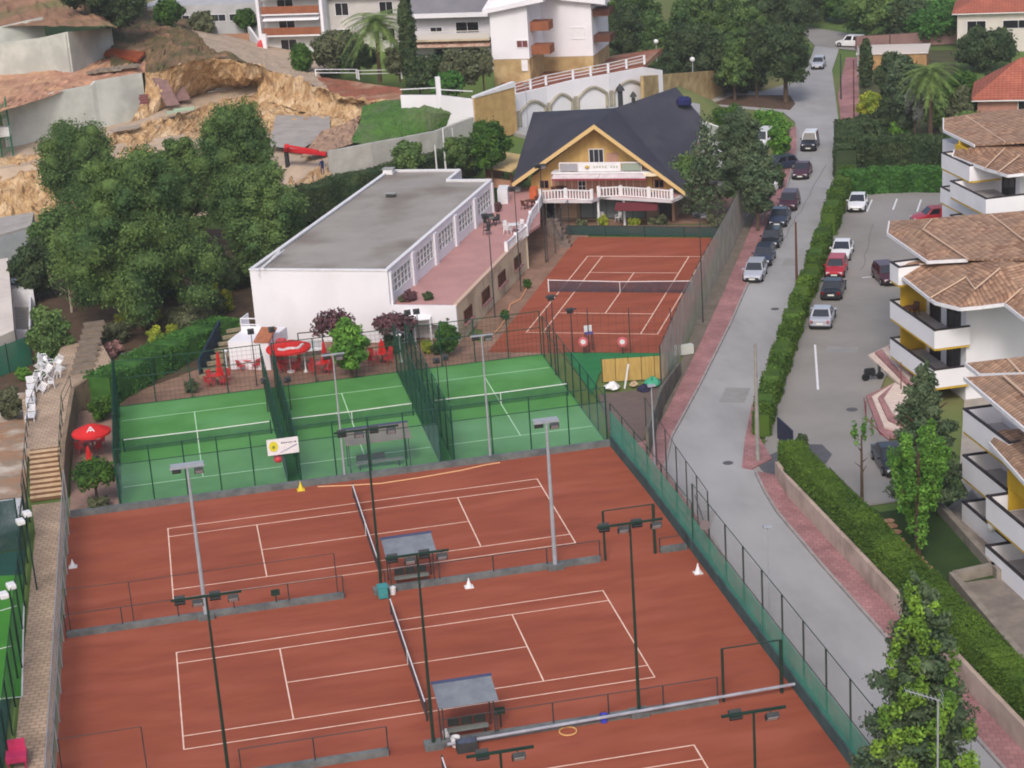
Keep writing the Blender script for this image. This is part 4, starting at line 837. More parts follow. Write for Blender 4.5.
o=MB().lathe((0,0,0),[(.02,0),(.25,.1),(.32,.3),(.25,.52),(.02,.6)],12).build('red_ball',redp,smooth=True); o.location=(7.6,33.9,1.6); tag(o,'small red round sign hanging under the white banner','sign')
# ================================================================ CLUBHOUSE
t=W('white_hall','long white flat roofed hall with a row of grid windows above the pink terrace','building',Q(0,0))
Hh=6.0; Wd=11.8; Ln=36.2; m=MB()
m.wall(Q(0,.1),Q(Wd-.0,.1),-.1,Hh,.2); m.wall(Q(.1,.2),Q(.1,Ln),-.1,Hh,.2); m.wall(Q(.2,Ln-.1),Q(7.4,Ln-.1),-.1,Hh,.2); m.wall(Q(7.4,Ln),Q(7.4,31.8),-.1,Hh,.2); m.wall(Q(7.3,31.7),Q(Wd,31.7),-.1,Hh,.2)
# east wall with pilasters and openings (z 3.6..5.5)
ez=(3.75,5.45); m.wall(Q(Wd-.1,.2),Q(Wd-.1,31.6),-.1,ez[0],.2); m.wall(Q(Wd-.1,.2),Q(Wd-.1,31.6),ez[1],Hh,.2)
bays=5; bl=31.4/bays
for i in range(bays+1):
    y0=.2+i*bl-.45; y1=y0+.9; y0=max(.2,y0); y1=min(31.6,y1); m.wall(Q(Wd-.1,y0),Q(Wd-.1,y1),ez[0],ez[1],.2)
    m.wall(Q(Wd+.1,y0+.05),Q(Wd+.1,y1-.05),3.0,Hh-.2,.18)
wl=m.build('wall',white,t)
rf=MB(); rf.prism([Q(.2,.2),Q(Wd-.2,.2),Q(Wd-.2,31.6),Q(7.3,31.6),Q(7.3,Ln-.2),Q(.2,Ln-.2)],Hh-.35,Hh-.12); rfo=rf.build('roof',feltm,t)
cp=MB()
for a,b in ((Q(-.05,.1),Q(Wd+.05,.1)),(Q(Wd-.1,.25),Q(Wd-.1,31.55)),(Q(7.4,31.7),Q(Wd,31.7)),(Q(7.4,31.85),Q(7.4,Ln-.25)),(Q(0,Ln-.1),Q(7.4,Ln-.1)),(Q(.1,.25),Q(.1,Ln-.25))): cp.wall(a,b,Hh,Hh+.1,.34)
cp.build('parapet_coping',whitep,t)
d=Vector((E1.x,E1.y,0))
for i in range(bays):
    c=Q(Wd-.12,.2+bl*(i+.5),(ez[0]+ez[1])/2); window(t,c,d,bl-.9,ez[1]-ez[0],whitep,glassmat('hall_glass',C(120,128,132)) if i==0 else bpy.data.materials['hall_glass'],nx=6,ny=3,dep=.12)
m=MB(); [m.tube(Q(-.02,y,4.2),Q(-.02,y+1,4.2),.03) for y in(4,12)]; m.build('downpipe',whitep,t)
def roofbit(label,c,sz,rz=AN,name='roof_vent',mat=whitep,cat='roof vent'):
    t=thing(name,label,cat,c,rz); MB().box((0,0,sz[2]/2),sz).build('housing',mat,t,bevel=.04); MB().box((0,0,sz[2]+.06),(sz[0]*1.15,sz[1]*1.15,.08)).build('cap',M('vent_cap',C(150,150,152)) ,t)
roofbit('small white vent box near the far corner of the flat hall roof',at(389,174,5.9),(1.0,.8,.5)); roofbit('tiny dark vent in the middle of the flat hall roof',at(391,197,5.9),(.9,.4,.3),mat=dgrey)
m=MB(); [m.tube(at(268+i*2,262-i*2,6.1),at(274+i*2,256-i*2,6.5),.04) for i in range(4)]; m.tube(at(256,272,6.1),at(280,252,6.1),.06); m.tube(at(262,268,6.4),at(284,250,6.4),.05); o=m.build('roof_ladder',whitep); tag(o,'white ladder like rack lying at the near left corner of the hall roof','ladder')
# terrace block
TU=5.5; tz=3.1
t=W('terrace_block','cream terrace building with pink deck beside the white hall','building',Q(Wd,0))
c0,c1=Q(Wd,0),Q(Wd+TU,0); f0=Q(Wd+TU,22.3)
m=MB(); m.wall(Q(Wd+TU-.15,.2),Q(Wd+TU-.15,22.4),-.1,tz,.3); m.wall(Q(Wd+TU-.15,22.4),Q(Wd+TU+.0,22.6),-.1,tz,.3); m.build('wall',cream,t)
m=MB(); m.wall(Q(Wd+.0,.1),Q(Wd+TU,.1),1.55,tz+.05,.2); m.wall(Q(Wd,.1),Q(Wd+1.2,.1),-.1,1.55,.2); m.wall(Q(Wd+TU-.6,.1),Q(Wd+TU,.1),-.1,1.55,.2); m.wall(Q(Wd+1.2,1.5),Q(Wd+TU-.6,1.5),-.1,1.5,.1); m.build('front_wall',white,t)
dk_=[Q(Wd+.0,.2),Q(Wd+TU-.3,.2),Q(Wd+TU-.3,22.5),at(540,223,tz),at(540,200,tz),at(538,186,tz),at(500,186,tz),Q(Wd+.5,33),Q(Wd,31.8)]
MB().prism(dk_,tz-.35,tz-.1).build('terrace_deck',pinkdeck,t)
m=MB(); m.wall(Q(Wd+TU-.12,.2),Q(Wd+TU-.12,22.4),tz-.02,tz+.12,.34); m.build('coping',M('cream_coping',C(196,170,150)),t)
for i,(vv,ww) in enumerate(((3.0,2.2),(8.4,2.3),(13.6,2.3),(19.0,2.2))):
    c=Q(Wd+TU+.0,vv,1.6); window(t,c,d,ww,1.0,brownm,glassd,nx=4,ny=1,dep=.08)
    MB().box(Q(Wd+TU+.14,vv,1.0),(.3,ww+.3,.1),AN).build('window_ledge',pink,t)
# curved white balustrade towards the chalet
def balustrade(label,pts,z,h=.95,mat=whitep,name='balustrade',slab=None):
    t=W(name,label,'balustrade',(pts[0][0],pts[0][1],z)); rl=MB(); bl_=MB()
    for a,b in zip(pts[:-1],pts[1:]):
        a=Vector((a[0],a[1],z));b=Vector((b[0],b[1],z)); rl.wall(a,b,z+h-.1,z+h,.16); rl.wall(a,b,z,z+.1,.16); n=max(1,int((b-a).length/.3))
        for i in range(n): q=a.lerp(b,(i+.5)/n); bl_.box(q+Vector((0,0,h/2)),(.13,.13,h-.2),AN)
    for a in pts: MB().box(Vector((a[0],a[1],z+h/2+.06)),(.3,.3,h+.12),AN).build('pier',mat,t)
    rl.build('rail',mat,t); bl_.build('balusters',mat,t); return t
cur=[Q(Wd+TU-.15,16.4),Q(Wd+TU-.1,19.5),Q(Wd+TU+.1,22.5)]+[at(x,y,tz-.1) for x,y in ((531,222),(538,212),(542,203))]
balustrade('curving white balustrade along the terrace edge up to the chalet',cur,tz-.1)
# chalet
G0=uv(at(523,181,4)); G1=uv(at(677,187,4)); gv=(G0[1]+G1[1])/2; u0,u1=G0[0],G1[0]; um=(u0+u1)/2; gzb=4.0
def onplane(x,y):  # point on the gable plane v=gv
    lo,hi=-5,30
    for _ in range(50):
        mm=(lo+hi)/2
        if uv(at(x,y,mm))[1]>gv: lo=mm
        else: hi=mm
    return at(x,y,lo)
ap=onplane(595,124); ua,za=uv(ap)[0],ap.z
gl=onplane(523,181); gr=onplane(678,188); print('chalet',u0,u1,gv,ua,za,gl.z,gr.z)
t=W('chalet','timber gabled chalet with slate roof above the far clay court','house',Q(um,gv))
wv=gv+1.2  # wall plane set back under the gable overhang
m=MB(); us=lambda f:u0+(u1-u0)*f
zl=2.9
m.add([Q(u0+.9,wv,zl),Q(u1-.9,wv,zl),Q(u1-.9,wv,gl.z+.0),Q(ua,wv,za-.3),Q(u0+.9,wv,gl.z+.0)],[(0,1,2,3,4)]); m.add([Q(u0+.9,wv+.15,zl),Q(u1-.9,wv+.15,zl),Q(u1-.9,wv+.15,gl.z+.0),Q(ua,wv+.15,za-.3),Q(u0+.9,wv+.15,gl.z+.0)],[(4,3,2,1,0)]); m.build('gable_wall',timber,t)
# slate roof, real planes
zr=za; zJ=za+.1; Jv=gv+7.0; uL=uv(at(533,112,zr))[0]; Jl=uv(at(533,112,zr))[1]; ev=gv+3.2
ze=gl.z
Lr=Q(ua-8.2,gv+7.6,zr-.1); J=Q(ua+.4,gv+7.4,zJ); A3=Q(ua,gv-.5,za); GL=Q(u0-.6,gv-.5,gl.z-.15); GR=Q(u1+.6,gv-.5,gr.z-.3)
Lr=at(533,112,zr-.1); EL=at(517,166,ze+.3); K=at(676,87,zr+.6); KR=at(702,116,ze+1.0); RB=at(693,158,ze-.2)
m=MB(); 
def onpl(x,y,a,b,c):
    n=(Vector(b)-Vector(a)).cross(Vector(c)-Vector(a)); d=at(x,y,0)-CV; return CV+d*((Vector(a)-CV).dot(n)/d.dot(n))
KR=onpl(703,119,J,K,GR); RB=onpl(692,160,J,K,GR)
for tri in ((Lr,J,A3),(Lr,A3,GL),(Lr,GL,EL),(A3,J,GR),(J,K,KR,RB,GR)): m.slab([Vector(q) for q in tri],.16)
mir=lambda p,ax,k:Vector(p)
Bk=Vector(Lr)+E2*6-Vector((0,0,5)); Jb=Vector(J)+E2*6+E1*-3-Vector((0,0,5)); Kb=Vector(K)-E1*9+E2*2-Vector((0,0,5))
for tri in ((Lr,Bk,Jb),(Lr,Jb,J),(J,Jb,Kb),(J,Kb,K)): m.slab([Vector(q) for q in tri],.16)
m.build('roof',slate,t)
# fascia boards on the gable
m=MB(); 
for a,b in ((GL,A3),(A3,GR)):
    a=Vector(a)-E2*.06;b=Vector(b)-E2*.06; m.add([a+Vector((0,0,.06)),b+Vector((0,0,.06)),b-Vector((0,0,.38)),a-Vector((0,0,.38)),a+E2*.05+Vector((0,0,.06)),b+E2*.05+Vector((0,0,.06)),b+E2*.05-Vector((0,0,.38)),a+E2*.05-Vector((0,0,.38))],[(0,1,2,3),(7,6,5,4),(0,4,5,1),(3,2,6,7),(0,3,7,4),(1,5,6,2)])
m.build('fascia',M('fascia_timber',C(204,174,122)),t)
# body walls behind
m=MB(); m.wall(Q(u0+1,wv+.2),Q(u0+1,wv+11),-.1,ze+.2,.25); m.wall(Q(u1-1,wv+.2),Q(u1-1,wv+16),-.1,ze+.1,.25); m.wall(Q(u0+1,wv+11),Q(u1-1,wv+16),3,ze,.25); m.build('wall',timberd,t)
# first floor timber panels, doors, windows
zf=zl+.02; n=14
for i in range(n):
    if i==4: continue
    a=u0+3.0+(u1-u0-6.4)*i/n; MB().box(Q(a,wv-.12,zf+1.02),(.07,.06,2.0),AN).build('batten',cream,t); m=MB(); m.wall(Q(a+.03,wv-.06),Q(a+(u1-u0-6.4)/n-.03,wv-.06),zf,zf+2.05,.08); m.build('timber_panel',M('panel_pink',C(172,130,114),C(154,114,100),1.2,stretch=(6,6,.3)) if 'panel_pink' not in bpy.data.materials else bpy.data.materials['panel_pink'],t)
window(t,Q(u0+3.0+(u1-u0-6.4)*4.5/n,wv-.04,zf+1.1),-E2,.85,2.0,whitep,glassd,nx=2,ny=4,name='door')
for f in (.14,.86): window(t,Q(us(f),wv-.0,zf+.8),-E2,1.0,.9,timberd,glassd,nx=2,ny=1)
# middle balcony in gable
bz=zf+2.3; m=MB(); bu0,bu1=um-4.2+.4,um+4.3; m.prism([Q(bu0-.8,gv-.25),Q(bu1+.8,gv-.25),Q(bu1+.8,wv-.02),Q(bu0-.8,wv-.02)],bz-.15,bz); m.build('balcony_floor',whitep,t)
m=MB(); m.wall(Q(bu0,gv-.1),Q(bu1,gv-.1),bz+.85,bz+.95,.1); 
for i in range(10): q=Q(bu0+(bu1-bu0)*i/9,gv-.1); m.box(q+Vector((0,0,bz+.45)),(.07,.05,.8),AN)
m.wall(Q(bu0+1.9,gv-.16),Q(bu1-2.0,gv-.16),bz+.05,bz+.9,.03); mm=MB(); mm.wall(Q(bu0+.1,gv-.12),Q(bu0+1.8,gv-.12),bz+.1,bz+.8,.03); mm.build('balcony_panel',M('panel_greyblue',C(150,150,158)),t); mm=MB(); mm.wall(Q(bu1-1.9,gv-.12),Q(bu1-.1,gv-.12),bz+.1,bz+.8,.03); mm.build('balcony_panel',M('panel_greygreen',C(140,152,140)),t)
m.build('balcony_rail',whitep,t)
m=MB(); m.lathe(Q(bu0+2.8,gv-.2,bz+.35),[(.05,0),(.22,.08),(.24,.2),(.05,.33)],10); m.build('emblem',M('emblem_gold',C(190,160,80)),t)
m=MB(); 
for i in range(9):
    if i!=5: m.box(Q(bu0+3.5+i*.28,gv-.19,bz+.5),(.16,.02,.22),AN)
m.build('lettering',M('pale_lettering',C(170,176,160)),t)
for k in (0,1):
    a=bu0-.6+(bu1-bu0+1.2)*k/2; b=bu0-.6+(bu1-bu0+1.2)*(k+1)/2-.05; m=MB(); m.slab([Q(a,gv-1.0,bz-.42),Q(b,gv-1.0,bz-.42),Q(b,gv-.3,bz-.17),Q(a,gv-.3,bz-.17)],.04); m.build('awning',M('awning_red',C(206,196,200),C(190,176,182),1.5) if k==0 else bpy.data.materials['awning_red'],t)
m=MB(); m.wall(Q(bu0-.6,gv-1.03),Q(bu1+.6,gv-1.03),bz-.62,bz-.47,.04); m.build('awning_valance',M('valance_maroon',C(140,60,70)),t)
window(t,Q(ua-.3,wv-.0,bz+1.0),-E2,1.5,2.0,whitep,glass,nx=3,ny=1,name='door'); m=MB(); m.wall(Q(ua+.7,wv-.05),Q(ua+1.9,wv-.05),bz,bz+1.6,.06); m.build('shutter',timberd,t)
# ground floor under the deck, deck and its balustrade
pts_deck=[at(541,200,zl),at(592,200,zl),at(601,196,zl),at(672,200,zl),Q(u1+.8,wv),Q(u0+.4,wv)]
MB().prism(pts_deck,zl-.3,zl).build('deck',M('deck_white',C(206,200,204),C(190,184,190),.6),t); MB().prism([p+ (Q(um,wv-1)-p)*.03 for p in pts_deck],zl+.004,zl+.02).build('deck_floor',pinkdeck,t)
m=MB(); g0=Q(u0+.3,wv+.6);g1=Q(u1-2.5,wv+.6); m.wall(g0,g1,-.1,zl-.3,.2); m.build('ground_floor_wall',M('stucco_brown',C(150,130,116),C(130,112,100),1.2,bump=.01),t)
window(t,Q(u0+2.6,wv+.48,1.1),-E2,.95,2.1,whitep,glassd,nx=1,ny=1,name='door'); window(t,Q(u0+4.4,wv+.48,1.2),-E2,1.6,1.9,M('beige_frame',C(196,170,146)),M('beige_pane',C(176,150,128)),nx=2,ny=1)
window(t,Q(u0+8.9,wv+.48,1.25),-E2,6.6,2.2,dgrey,glassmat('restaurant_glass',C(112,120,124)),nx=5,ny=1)
for f in(.5,.66): MB().box(Q(us(f),gv-.6,1.35),(.2,.2,2.6),AN).build('column',whitep,t)
m=MB(); m.slab([Q(us(.62),gv-2.2,1.9),Q(us(.88),gv-2.2,1.9),Q(us(.88),gv-1.2,2.45),Q(us(.62),gv-1.2,2.45)],.05); m.build('awning',M('awning_maroon',C(92,40,46)),t)
for x,y,s in ((621,100,1.2),(634,102,.9)):
    p=at(x,y+12,zr-1); mm=MB(); mm.tube(p,p+Vector((0,0,1.4*s+.4)),.22*s,n=10); ch=mm.build('chimney',dgrey,t); mm=MB(); mm.lathe(p+Vector((0,0,1.4*s+.5)),[(.42*s,0),(.3*s,.25*s),(.03,.6*s)],10); mm.build('cowl',dgrey,ch)
balustrade('white balustrade along the left half of the chalet balcony',[at(541,200,zl),at(566,199,zl),at(592,200,zl)],zl)
balustrade('white balustrade along the right half of the chalet balcony',[at(599,197,zl),at(621,196,zl),at(649,198,zl),at(672,200,zl)],zl)
t=W('tarpaulin','dark blue tarpaulin over the back end of the slate roof','tarpaulin',at(684,92,zr)); MB().lathe(at(684,98,zr),[(.8,-.6),(.75,-.1),(.5,.1),(.05,.15)],7).build('sheet',M('navy_tarp',C(34,38,84)),t)
t=W('glass_lean_to','white framed glazed lean-to at the right edge of the slate roof','lean-to',at(697,150,3)); 
for i in range(5):
    a=at(694+i*2.0,165-i*11,3.4); b=a+E1*2.6-Vector((0,0,1.0)); MB().tube(a,b,.08).build('rafter',whitep,t)
m=MB(); a=at(694,165,3.4);b=at(702,121,3.4); m.tube(a,b,.1); m.tube(a+E1*2.6-Vector((0,0,1)),b+E1*2.6-Vector((0,0,1)),.1); m.build('rail',whitep,t); m=MB(); m.quad(a,b,b+E1*2.6-Vector((0,0,1)),a+E1*2.6-Vector((0,0,1))); m.build('glazing',veil('lean_glass',C(170,170,166),.6),t)
# small timber kiosk left of chalet
t=W('timber_kiosk','open timber kiosk with pale sloping roof left of the chalet','kiosk',at(508,190,tz)); z=tz
ks=[at(487,186,z),at(512,190,z),at(527,180,z),at(503,176,z)]
for p in ks: MB().tube(p,p+Vector((0,0,2.1)),.1).build('post',brownm,t)
m=MB(); m.slab([p+(p-(ks[0]+ks[2])/2)*.25+Vector((0,0,2.1+(.3 if i>1 else 0))) for i,p in enumerate(ks)],.15); m.build('roof',M('kiosk_roof',C(206,180,130),C(190,164,116),1),t)
m=MB(); m.wall(ks[1],ks[2],z,z+1.2,.1); m.wall(ks[0],ks[3],z,z+1.8,.1); m.build('panel',timberd,t); m=MB(); m.wall(ks[0],ks[1],z,z+.9,.3); m.build('counter',orange,t)
t=W('orange_cabinet','orange brick coloured cabinet at the left end of the chalet balcony','cabinet',at(533,198,tz)); MB().prism([at(530,202,tz),at(537,202,tz),at(538,197,tz),at(531,197,tz)],tz,tz+1.1).build('body',M('orange_brick',C(196,100,60),C(176,88,54),3),t)
t=W('drinks_fridge','white box fridge at the far corner of the pink deck','fridge',at(503,205,tz)); m=MB(); m.prism([at(498,204,tz-.1),at(508,204,tz-.1),at(510,199,tz-.1),at(500,199,tz-.1)],tz-.1,tz+1.3); m.build('body',whitep,t)
# planter rim in front of the chalet ground floor
t=W('planter_wall','low reddish planter wall in front of the chalet ground floor','planter',at(580,232)); m=MB(); m.wall(at(566,232),at(730,232),-.02,.55,.9); m.build('wall',M('planter_red',C(128,96,92),C(110,84,80),2),t)
# stair beside chalet
t=W('outdoor_stair','grey outdoor stair with railing between terrace wall and far clay court','stair',at(560,232)); m=MB()
for i in range(7): a=at(549+2.0*i,231+2.4*i); m.prism([a,a+E1*1.1,a+E1*1.1-E2*.8,a-E2*.8],-.05,1.3-.18*i)
m.build('steps',M('stair_brown',C(132,116,106),C(112,98,92),1.5),t); m=MB(); m.path([at(553,226)+Vector((0,0,2.2)),at(570,244)+Vector((0,0,.9))],.04); m.path([at(547,230)+Vector((0,0,2.2)),at(562,248)+Vector((0,0,.9))],.04); m.build('railing',dgrey,t)
# ================================================================ SHED, VENDING MACHINE, LITTLE STAIR
t=W('white_shed','small white shed with orange tiled roof at the near left corner of the hall','shed',at(250,365)); s0=at(232,368);s1=at(275,366)
du=E1;dv=E2; o=at(231,369); m=MB(); m.prism([o,o+du*3.4,o+du*3.4+dv*4,o+dv*4],-.1,2.3); m.build('wall',white,t)
m=MB(); c=o+du*2.2+dv*.3; m.slab([c+Vector((0,0,2.35))-dv*.4,c+du*1.3-dv*.4+Vector((0,0,2.35)),c+du*1.3+dv*1.5+Vector((0,0,2.95)),c+dv*1.5+Vector((0,0,2.95))],.12); m.build('roof',M('orange_tile',C(168,108,80),C(146,92,68),2,bump=.03),t)
m=MB(); c=o+du*.2+dv*2.4; 
for k in range(2): m.wall(c+Vector((0,0,0)),c+du*1.7,2.9+.5*k,2.97+.5*k,.08)
m.wall(c,c+dv*1.6,2.3,3.4,.08); m.wall(c,c+du*1.7,2.3,2.8,.06); m.build('parapet',whitep,t)
t=W('dark_stair','dark blue walled stair with stone treads climbing from the brick patio','stair',at(212,376)); m=MB()
for i in range(9): a=at(209+3.9*i,377-5.0*i,0); m.box(a+Vector((0,0,.13+.13*i)),(1.5,.35,.26+.0*i),.2)
m.build('treads',M('tread_stone',C(150,140,116),C(126,116,96),2),t); m=MB(); m.wall(at(200,375),at(222,346),-.1,1.2,.15,2.2); m.build('wall',M('navy_wall',C(38,56,74),C(32,46,62),1),t)
t=W('vending_machine','red drinks machine with white swirl beside the red and white parasol','vending machine',at(275,362)); o=at(270,364); m=MB(); m.prism([o,o+du*1.3,o+du*1.3+dv*.7,o+dv*.7],0,1.95); m.build('body',redp,t)
m=MB(); n=10; c=o+du*.65-dv*.03+Vector((0,0,1.35)); 
for i in range(n): a0=-.9+i*.2;a1=a0+.2; m.tube(c+du*(.42*a0)+Vector((0,0,.22*math.sin(a0*2.4))),c+du*(.42*a1)+Vector((0,0,.22*math.sin(a1*2.4))),.07*(1.15-abs(a0)*.7))
m.build('swirl',whitepl,t); m=MB(); m.wall(o+du*.15-dv*.03,o+du*1.15-dv*.03,.3,.85,.03); m.build('hatch',dgrey,t)
# ================================================================ RIGHT APARTMENTS
def apt(label,loc): return W('apartment_block',label,'apartment block',loc)
dkrail=M('dark_coping',C(58,52,56),C(44,40,44),2,.6)
apw=M('apartment_white',C(230,229,233),C(224,223,228),.4,.9,c3=C(218,217,222),s3=.3)
def balcony(t,X0,Y0,Y1,z,depthx,h=1.2,slab_c=True,side0=True,side1=True,zf=None,par=True):
    """west facing balcony: outer face X0, from Y0 (south) to Y1 (north)"""
    MB().prism([(X0+.02,Y0+.02),(X0+depthx,Y0+.02),(X0+depthx,Y1-.02),(X0+.02,Y1-.02)],z-.3,z-.05).build('balcony_floor',M('tile_floor',C(176,172,172),C(160,156,158),1.2) if 'tile_floor' not in bpy.data.materials else bpy.data.materials['tile_floor'],t)
    m=MB(); m.wall((X0+.075,Y0),(X0+.075,Y1),z-.32,z+h-.25,.15); m.wall((X0+.15,Y0+.075),(X0+depthx,Y0+.075),z-.32,z+h-.25,.15); m.wall((X0+.15,Y1-.075),(X0+depthx,Y1-.075),z-.32,z+h-.25,.15); p=m.build('parapet',apw,t)
    m=MB(); m.wall((X0+.075,Y0-.02),(X0+.075,Y1+.02),z+h-.247,z+h-.14,.16); m.wall((X0+.18,Y0+.075),(X0+depthx,Y0+.075),z+h-.247,z+h-.14,.16); m.wall((X0+.18,Y1-.075),(X0+depthx,Y1-.075),z+h-.247,z+h-.14,.16)
    m.build('coping',dkrail,p)
    m=MB(); m.wall((X0+.1,Y0+.05),(X0+.1,Y1-.05),z-.48,z-.325,.13); m.wall((X0+.2,Y0+.1),(X0+depthx,Y0+.1),z-.48,z-.325,.13); m.build('soffit_band',yellowm,p)
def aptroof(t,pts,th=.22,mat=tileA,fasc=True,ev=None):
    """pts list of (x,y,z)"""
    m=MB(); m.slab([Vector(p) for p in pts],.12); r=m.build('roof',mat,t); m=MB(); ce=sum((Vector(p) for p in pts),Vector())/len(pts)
    for ei,(a,b) in enumerate(zip(pts,pts[1:]+pts[:1])):
        if ev is not None and ei not in ev: continue
        a=Vector(a);b=Vector(b); d_=(b-a); d_.z=0
        if d_.length<.01: continue
        n=Vector((d_.y,-d_.x,0)).normalized()
        if n.dot(Vector(((a+b)/2-ce).to_2d().to_3d()))<0:n=-n
        m.add([a+n*.003+Vector((0,0,.03)),b+n*.003+Vector((0,0,.03)),b+n*.003-Vector((0,0,.2)),a+n*.003-Vector((0,0,.2)),a+n*.1+Vector((0,0,.03)),b+n*.1+Vector((0,0,.03)),b+n*.1-Vector((0,0,.2)),a+n*.1-Vector((0,0,.2))],[(0,1,2,3),(4,7,6,5),(0,4,5,1),(3,2,6,7),(0,3,7,4),(1,5,6,2)])
    m.build('fascia',whitep,r); return r
def ridge(t,par,a,b,mat=None,r=.13): MB().tube(a,b,r,n=6).build('ridge_tiles',mat or M('ridge_pale',C(196,168,146)) if 'ridge_pale' not in bpy.data.materials else bpy.data.materials['ridge_pale'],par)
# --- middle unit (U2)
t=apt('middle apartment block with three stacked white balconies and broad tiled roofs, facing the lot',(55.2,33,0))
m=MB(); m.prism([(55.2,33.0),(67,33.0),(67,36),(70,36),(70,47),(57.3,47),(57.3,40.6),(55.2,40.6)],-.1,7.45); m.build('wall',apw,t)
m=MB(); m.prism([(55.15,39.9),(55.25,39.9),(55.25,40.55),(55.15,40.55)],0,7); m.build('yellow_panel',yellowm,t)
for z in (1.6,4.45): balcony(t,52.7,32.6,40.6,z,2.6)
balcony(t,52.7,39.0,40.6,7.3,4.8)
for z in (1.6,4.45):
    window(t,(55.18,35.0,z+1.0),(-1,0,0),2.2,2.1,dgrey,glassd,nx=2,ny=1,name='balcony_door'); window(t,(55.18,38.2,z+1.0),(-1,0,0),1.8,2.1,dgrey,glassd,nx=2,ny=1,name='balcony_door')
    m=MB(); m.wall((53.4,40.35),(55.1,40.35),z+.0,z+2.45,.1); m.build('side_screen',yellowm,t)
for z in (2.4,5.2): window(t,(65.5,32.99,z),(0,-1,0),.9,1.2,dgrey,glassd)
PX=lambda *p:[at(*q) for q in p]
a_,b_,c_=(966,277,8.6),(975,289,8.6),(968,255,9.0)
R2=aptroof(t,PX((903,264,8.0),(901,275,7.6),(930,298,7.6),a_,c_,(928,258,8.6)),ev=(0,1))
aptroof(t,PX((930,298,7.6),(936,302,7.6),(960,308,7.7),b_,a_),mat=tileC,ev=(0,1))
aptroof(t,PX((960,308,7.7),(982,306,7.75),(1005,303,7.8),(1022,288,8.6),(1000,268,9.4),(1000,255,9.6),c_,a_,b_),mat=tileC,ev=(0,1))
aptroof(t,PX((1005,303,7.8),(1024,318,7.7),(1070,350,7.7),(1070,254,9.9),(1000,255,9.6),(1000,268,9.4),(1022,288,8.6)),ev=(0,1))
for q in (((930,298,7.7),(966,277,8.7)),((966,277,8.7),(975,289,8.7)),((975,289,8.7),(1000,268,9.5)),((903,266,8.05),(968,260,9.1)),((1005,303,7.9),(1022,288,8.7))): ridge(t,R2,at(*q[0]),at(*q[1]),r=.06)
m=MB(); m.prism([(57.3,40.7),(71,40.7),(71,50),(57.3,50)],7.45,8.1); m.build('upper_wall',apw,t)
R1=aptroof(t,PX((890,221,9.0),(888,233,8.9),(928,261,8.9),(968,259,9.25),(923,229,9.8),(932,218,9.95)),ev=(0,1,2))
aptroof(t,PX((923,229,9.8),(968,259,9.25),(1070,259,10.3),(1070,207,10.9),(932,218,9.95)),ev=())
for q in (((923,229,9.9),(968,259,9.35)),((923,229,9.9),(932,219,10.0)),((990,214,10.3),(1024,240,10.2))): ridge(t,R1,at(*q[0]),at(*q[1]),r=.06)
# steps and pink stair in front of middle unit
st=W('entrance_stair','pink and white curved entrance steps in front of the middle apartment block','stair',at(880,400))
for i in range(6):
    o=at(866+i*5,358+i*4.5,0); MB().prism([at(868+i*7,357-i*1,0),at(893+i*3,345+i*2,0),at(925+i*2,392+i*2,0),at(917+i*1.5,402-i*2,0)],-.05-.001*i,.16*(i+1)).build('step',pink if i%2 else M('step_pale',C(214,196,184),C(196,178,168),1.5),st)
st=W('entrance_ramp','curved reddish ramp with railing below the entrance steps','ramp',at(885,430))
for i in range(4): MB().prism([at(866+i*6,398+i*3,0),at(895,385+i*2,0),at(925,400+i*3,0),at(905+i*2,440-i*2,0),at(880+i*4,436-i*5,0)],-.05-.001*i,.2+.15*i).build('terrace_step',pink if i%2==0 else bpy.data.materials['step_pale'],st)
m=MB(); m.path([at(864,398,1.1),at(866,418,1.1),at(885,437,1.1),at(910,455,1.1)],.04); [m.tube(at(x,y,0.05),at(x,y,0.05)+Vector((0,0,1.1)),.03) for x,y in ((866,416),(872,432),(890,452))]; m.build('railing',M('maroon_metal',C(120,56,60)),st)
# --- near units U1/U0
t=apt('near apartment block with balconies stepping down beside the lawn at the right edge',(45,4,0))
m=MB(); m.prism([(47.2,10.2),(60,10.2),(60,-20),(46.2,-20),(46.2,4.2),(47.2,4.2)],-.1,7.5); m.build('wall',apw,t)
m=MB(); m.prism([(49.5,4.2),(60,4.2),(60,12.6),(49.5,12.6)],-.1,9.7); m.build('upper_wall',apw,t)
for z in (1.6,4.45,7.25): balcony(t,44.9,4.4,10.3,z,2.4 if z<7 else 4.7)
for z,y1 in ((-1.0,3.8),(1.55,4.3),(4.45,4.3)): balcony(t,43.6,-20,y1,z,2.7)
for z in (1.6,4.45): window(t,(47.18,7.3,z+1.0),(-1,0,0),2.4,2.1,dgrey,glassd,nx=2,ny=1,name='balcony_door')
window(t,(49.48,7.3,8.3),(-1,0,0),2.4,2.0,dgrey,glassd,nx=2,ny=1,name='balcony_door')
for y in (1,-5,-11): 
    for z in (1.55,4.45): window(t,(46.18,y,z+1.0),(-1,0,0),2.6,2.1,dgrey,glassd,nx=2,ny=1,name='balcony_door')
m=MB(); m.wall((44.8,4.12),(46.2,4.12),4.5,7.4,.12); m.wall((44.9,4.4),(44.9,.5),5.8,7.3,.1); m.build('yellow_panel',yellowm,t)
R4=aptroof(t,PX((965,377,10.2),(1024,427,10.2),(1070,466,10.2),(1070,372,11.7),(1004,375,10.9)),ev=(0,1)); R3=aptroof(t,PX((966,363,10.3),(980,374,10.3),(1012,373,10.9),(1070,371,11.75),(1070,352,11.9),(1000,359,11.0)),ev=(0,1,2))
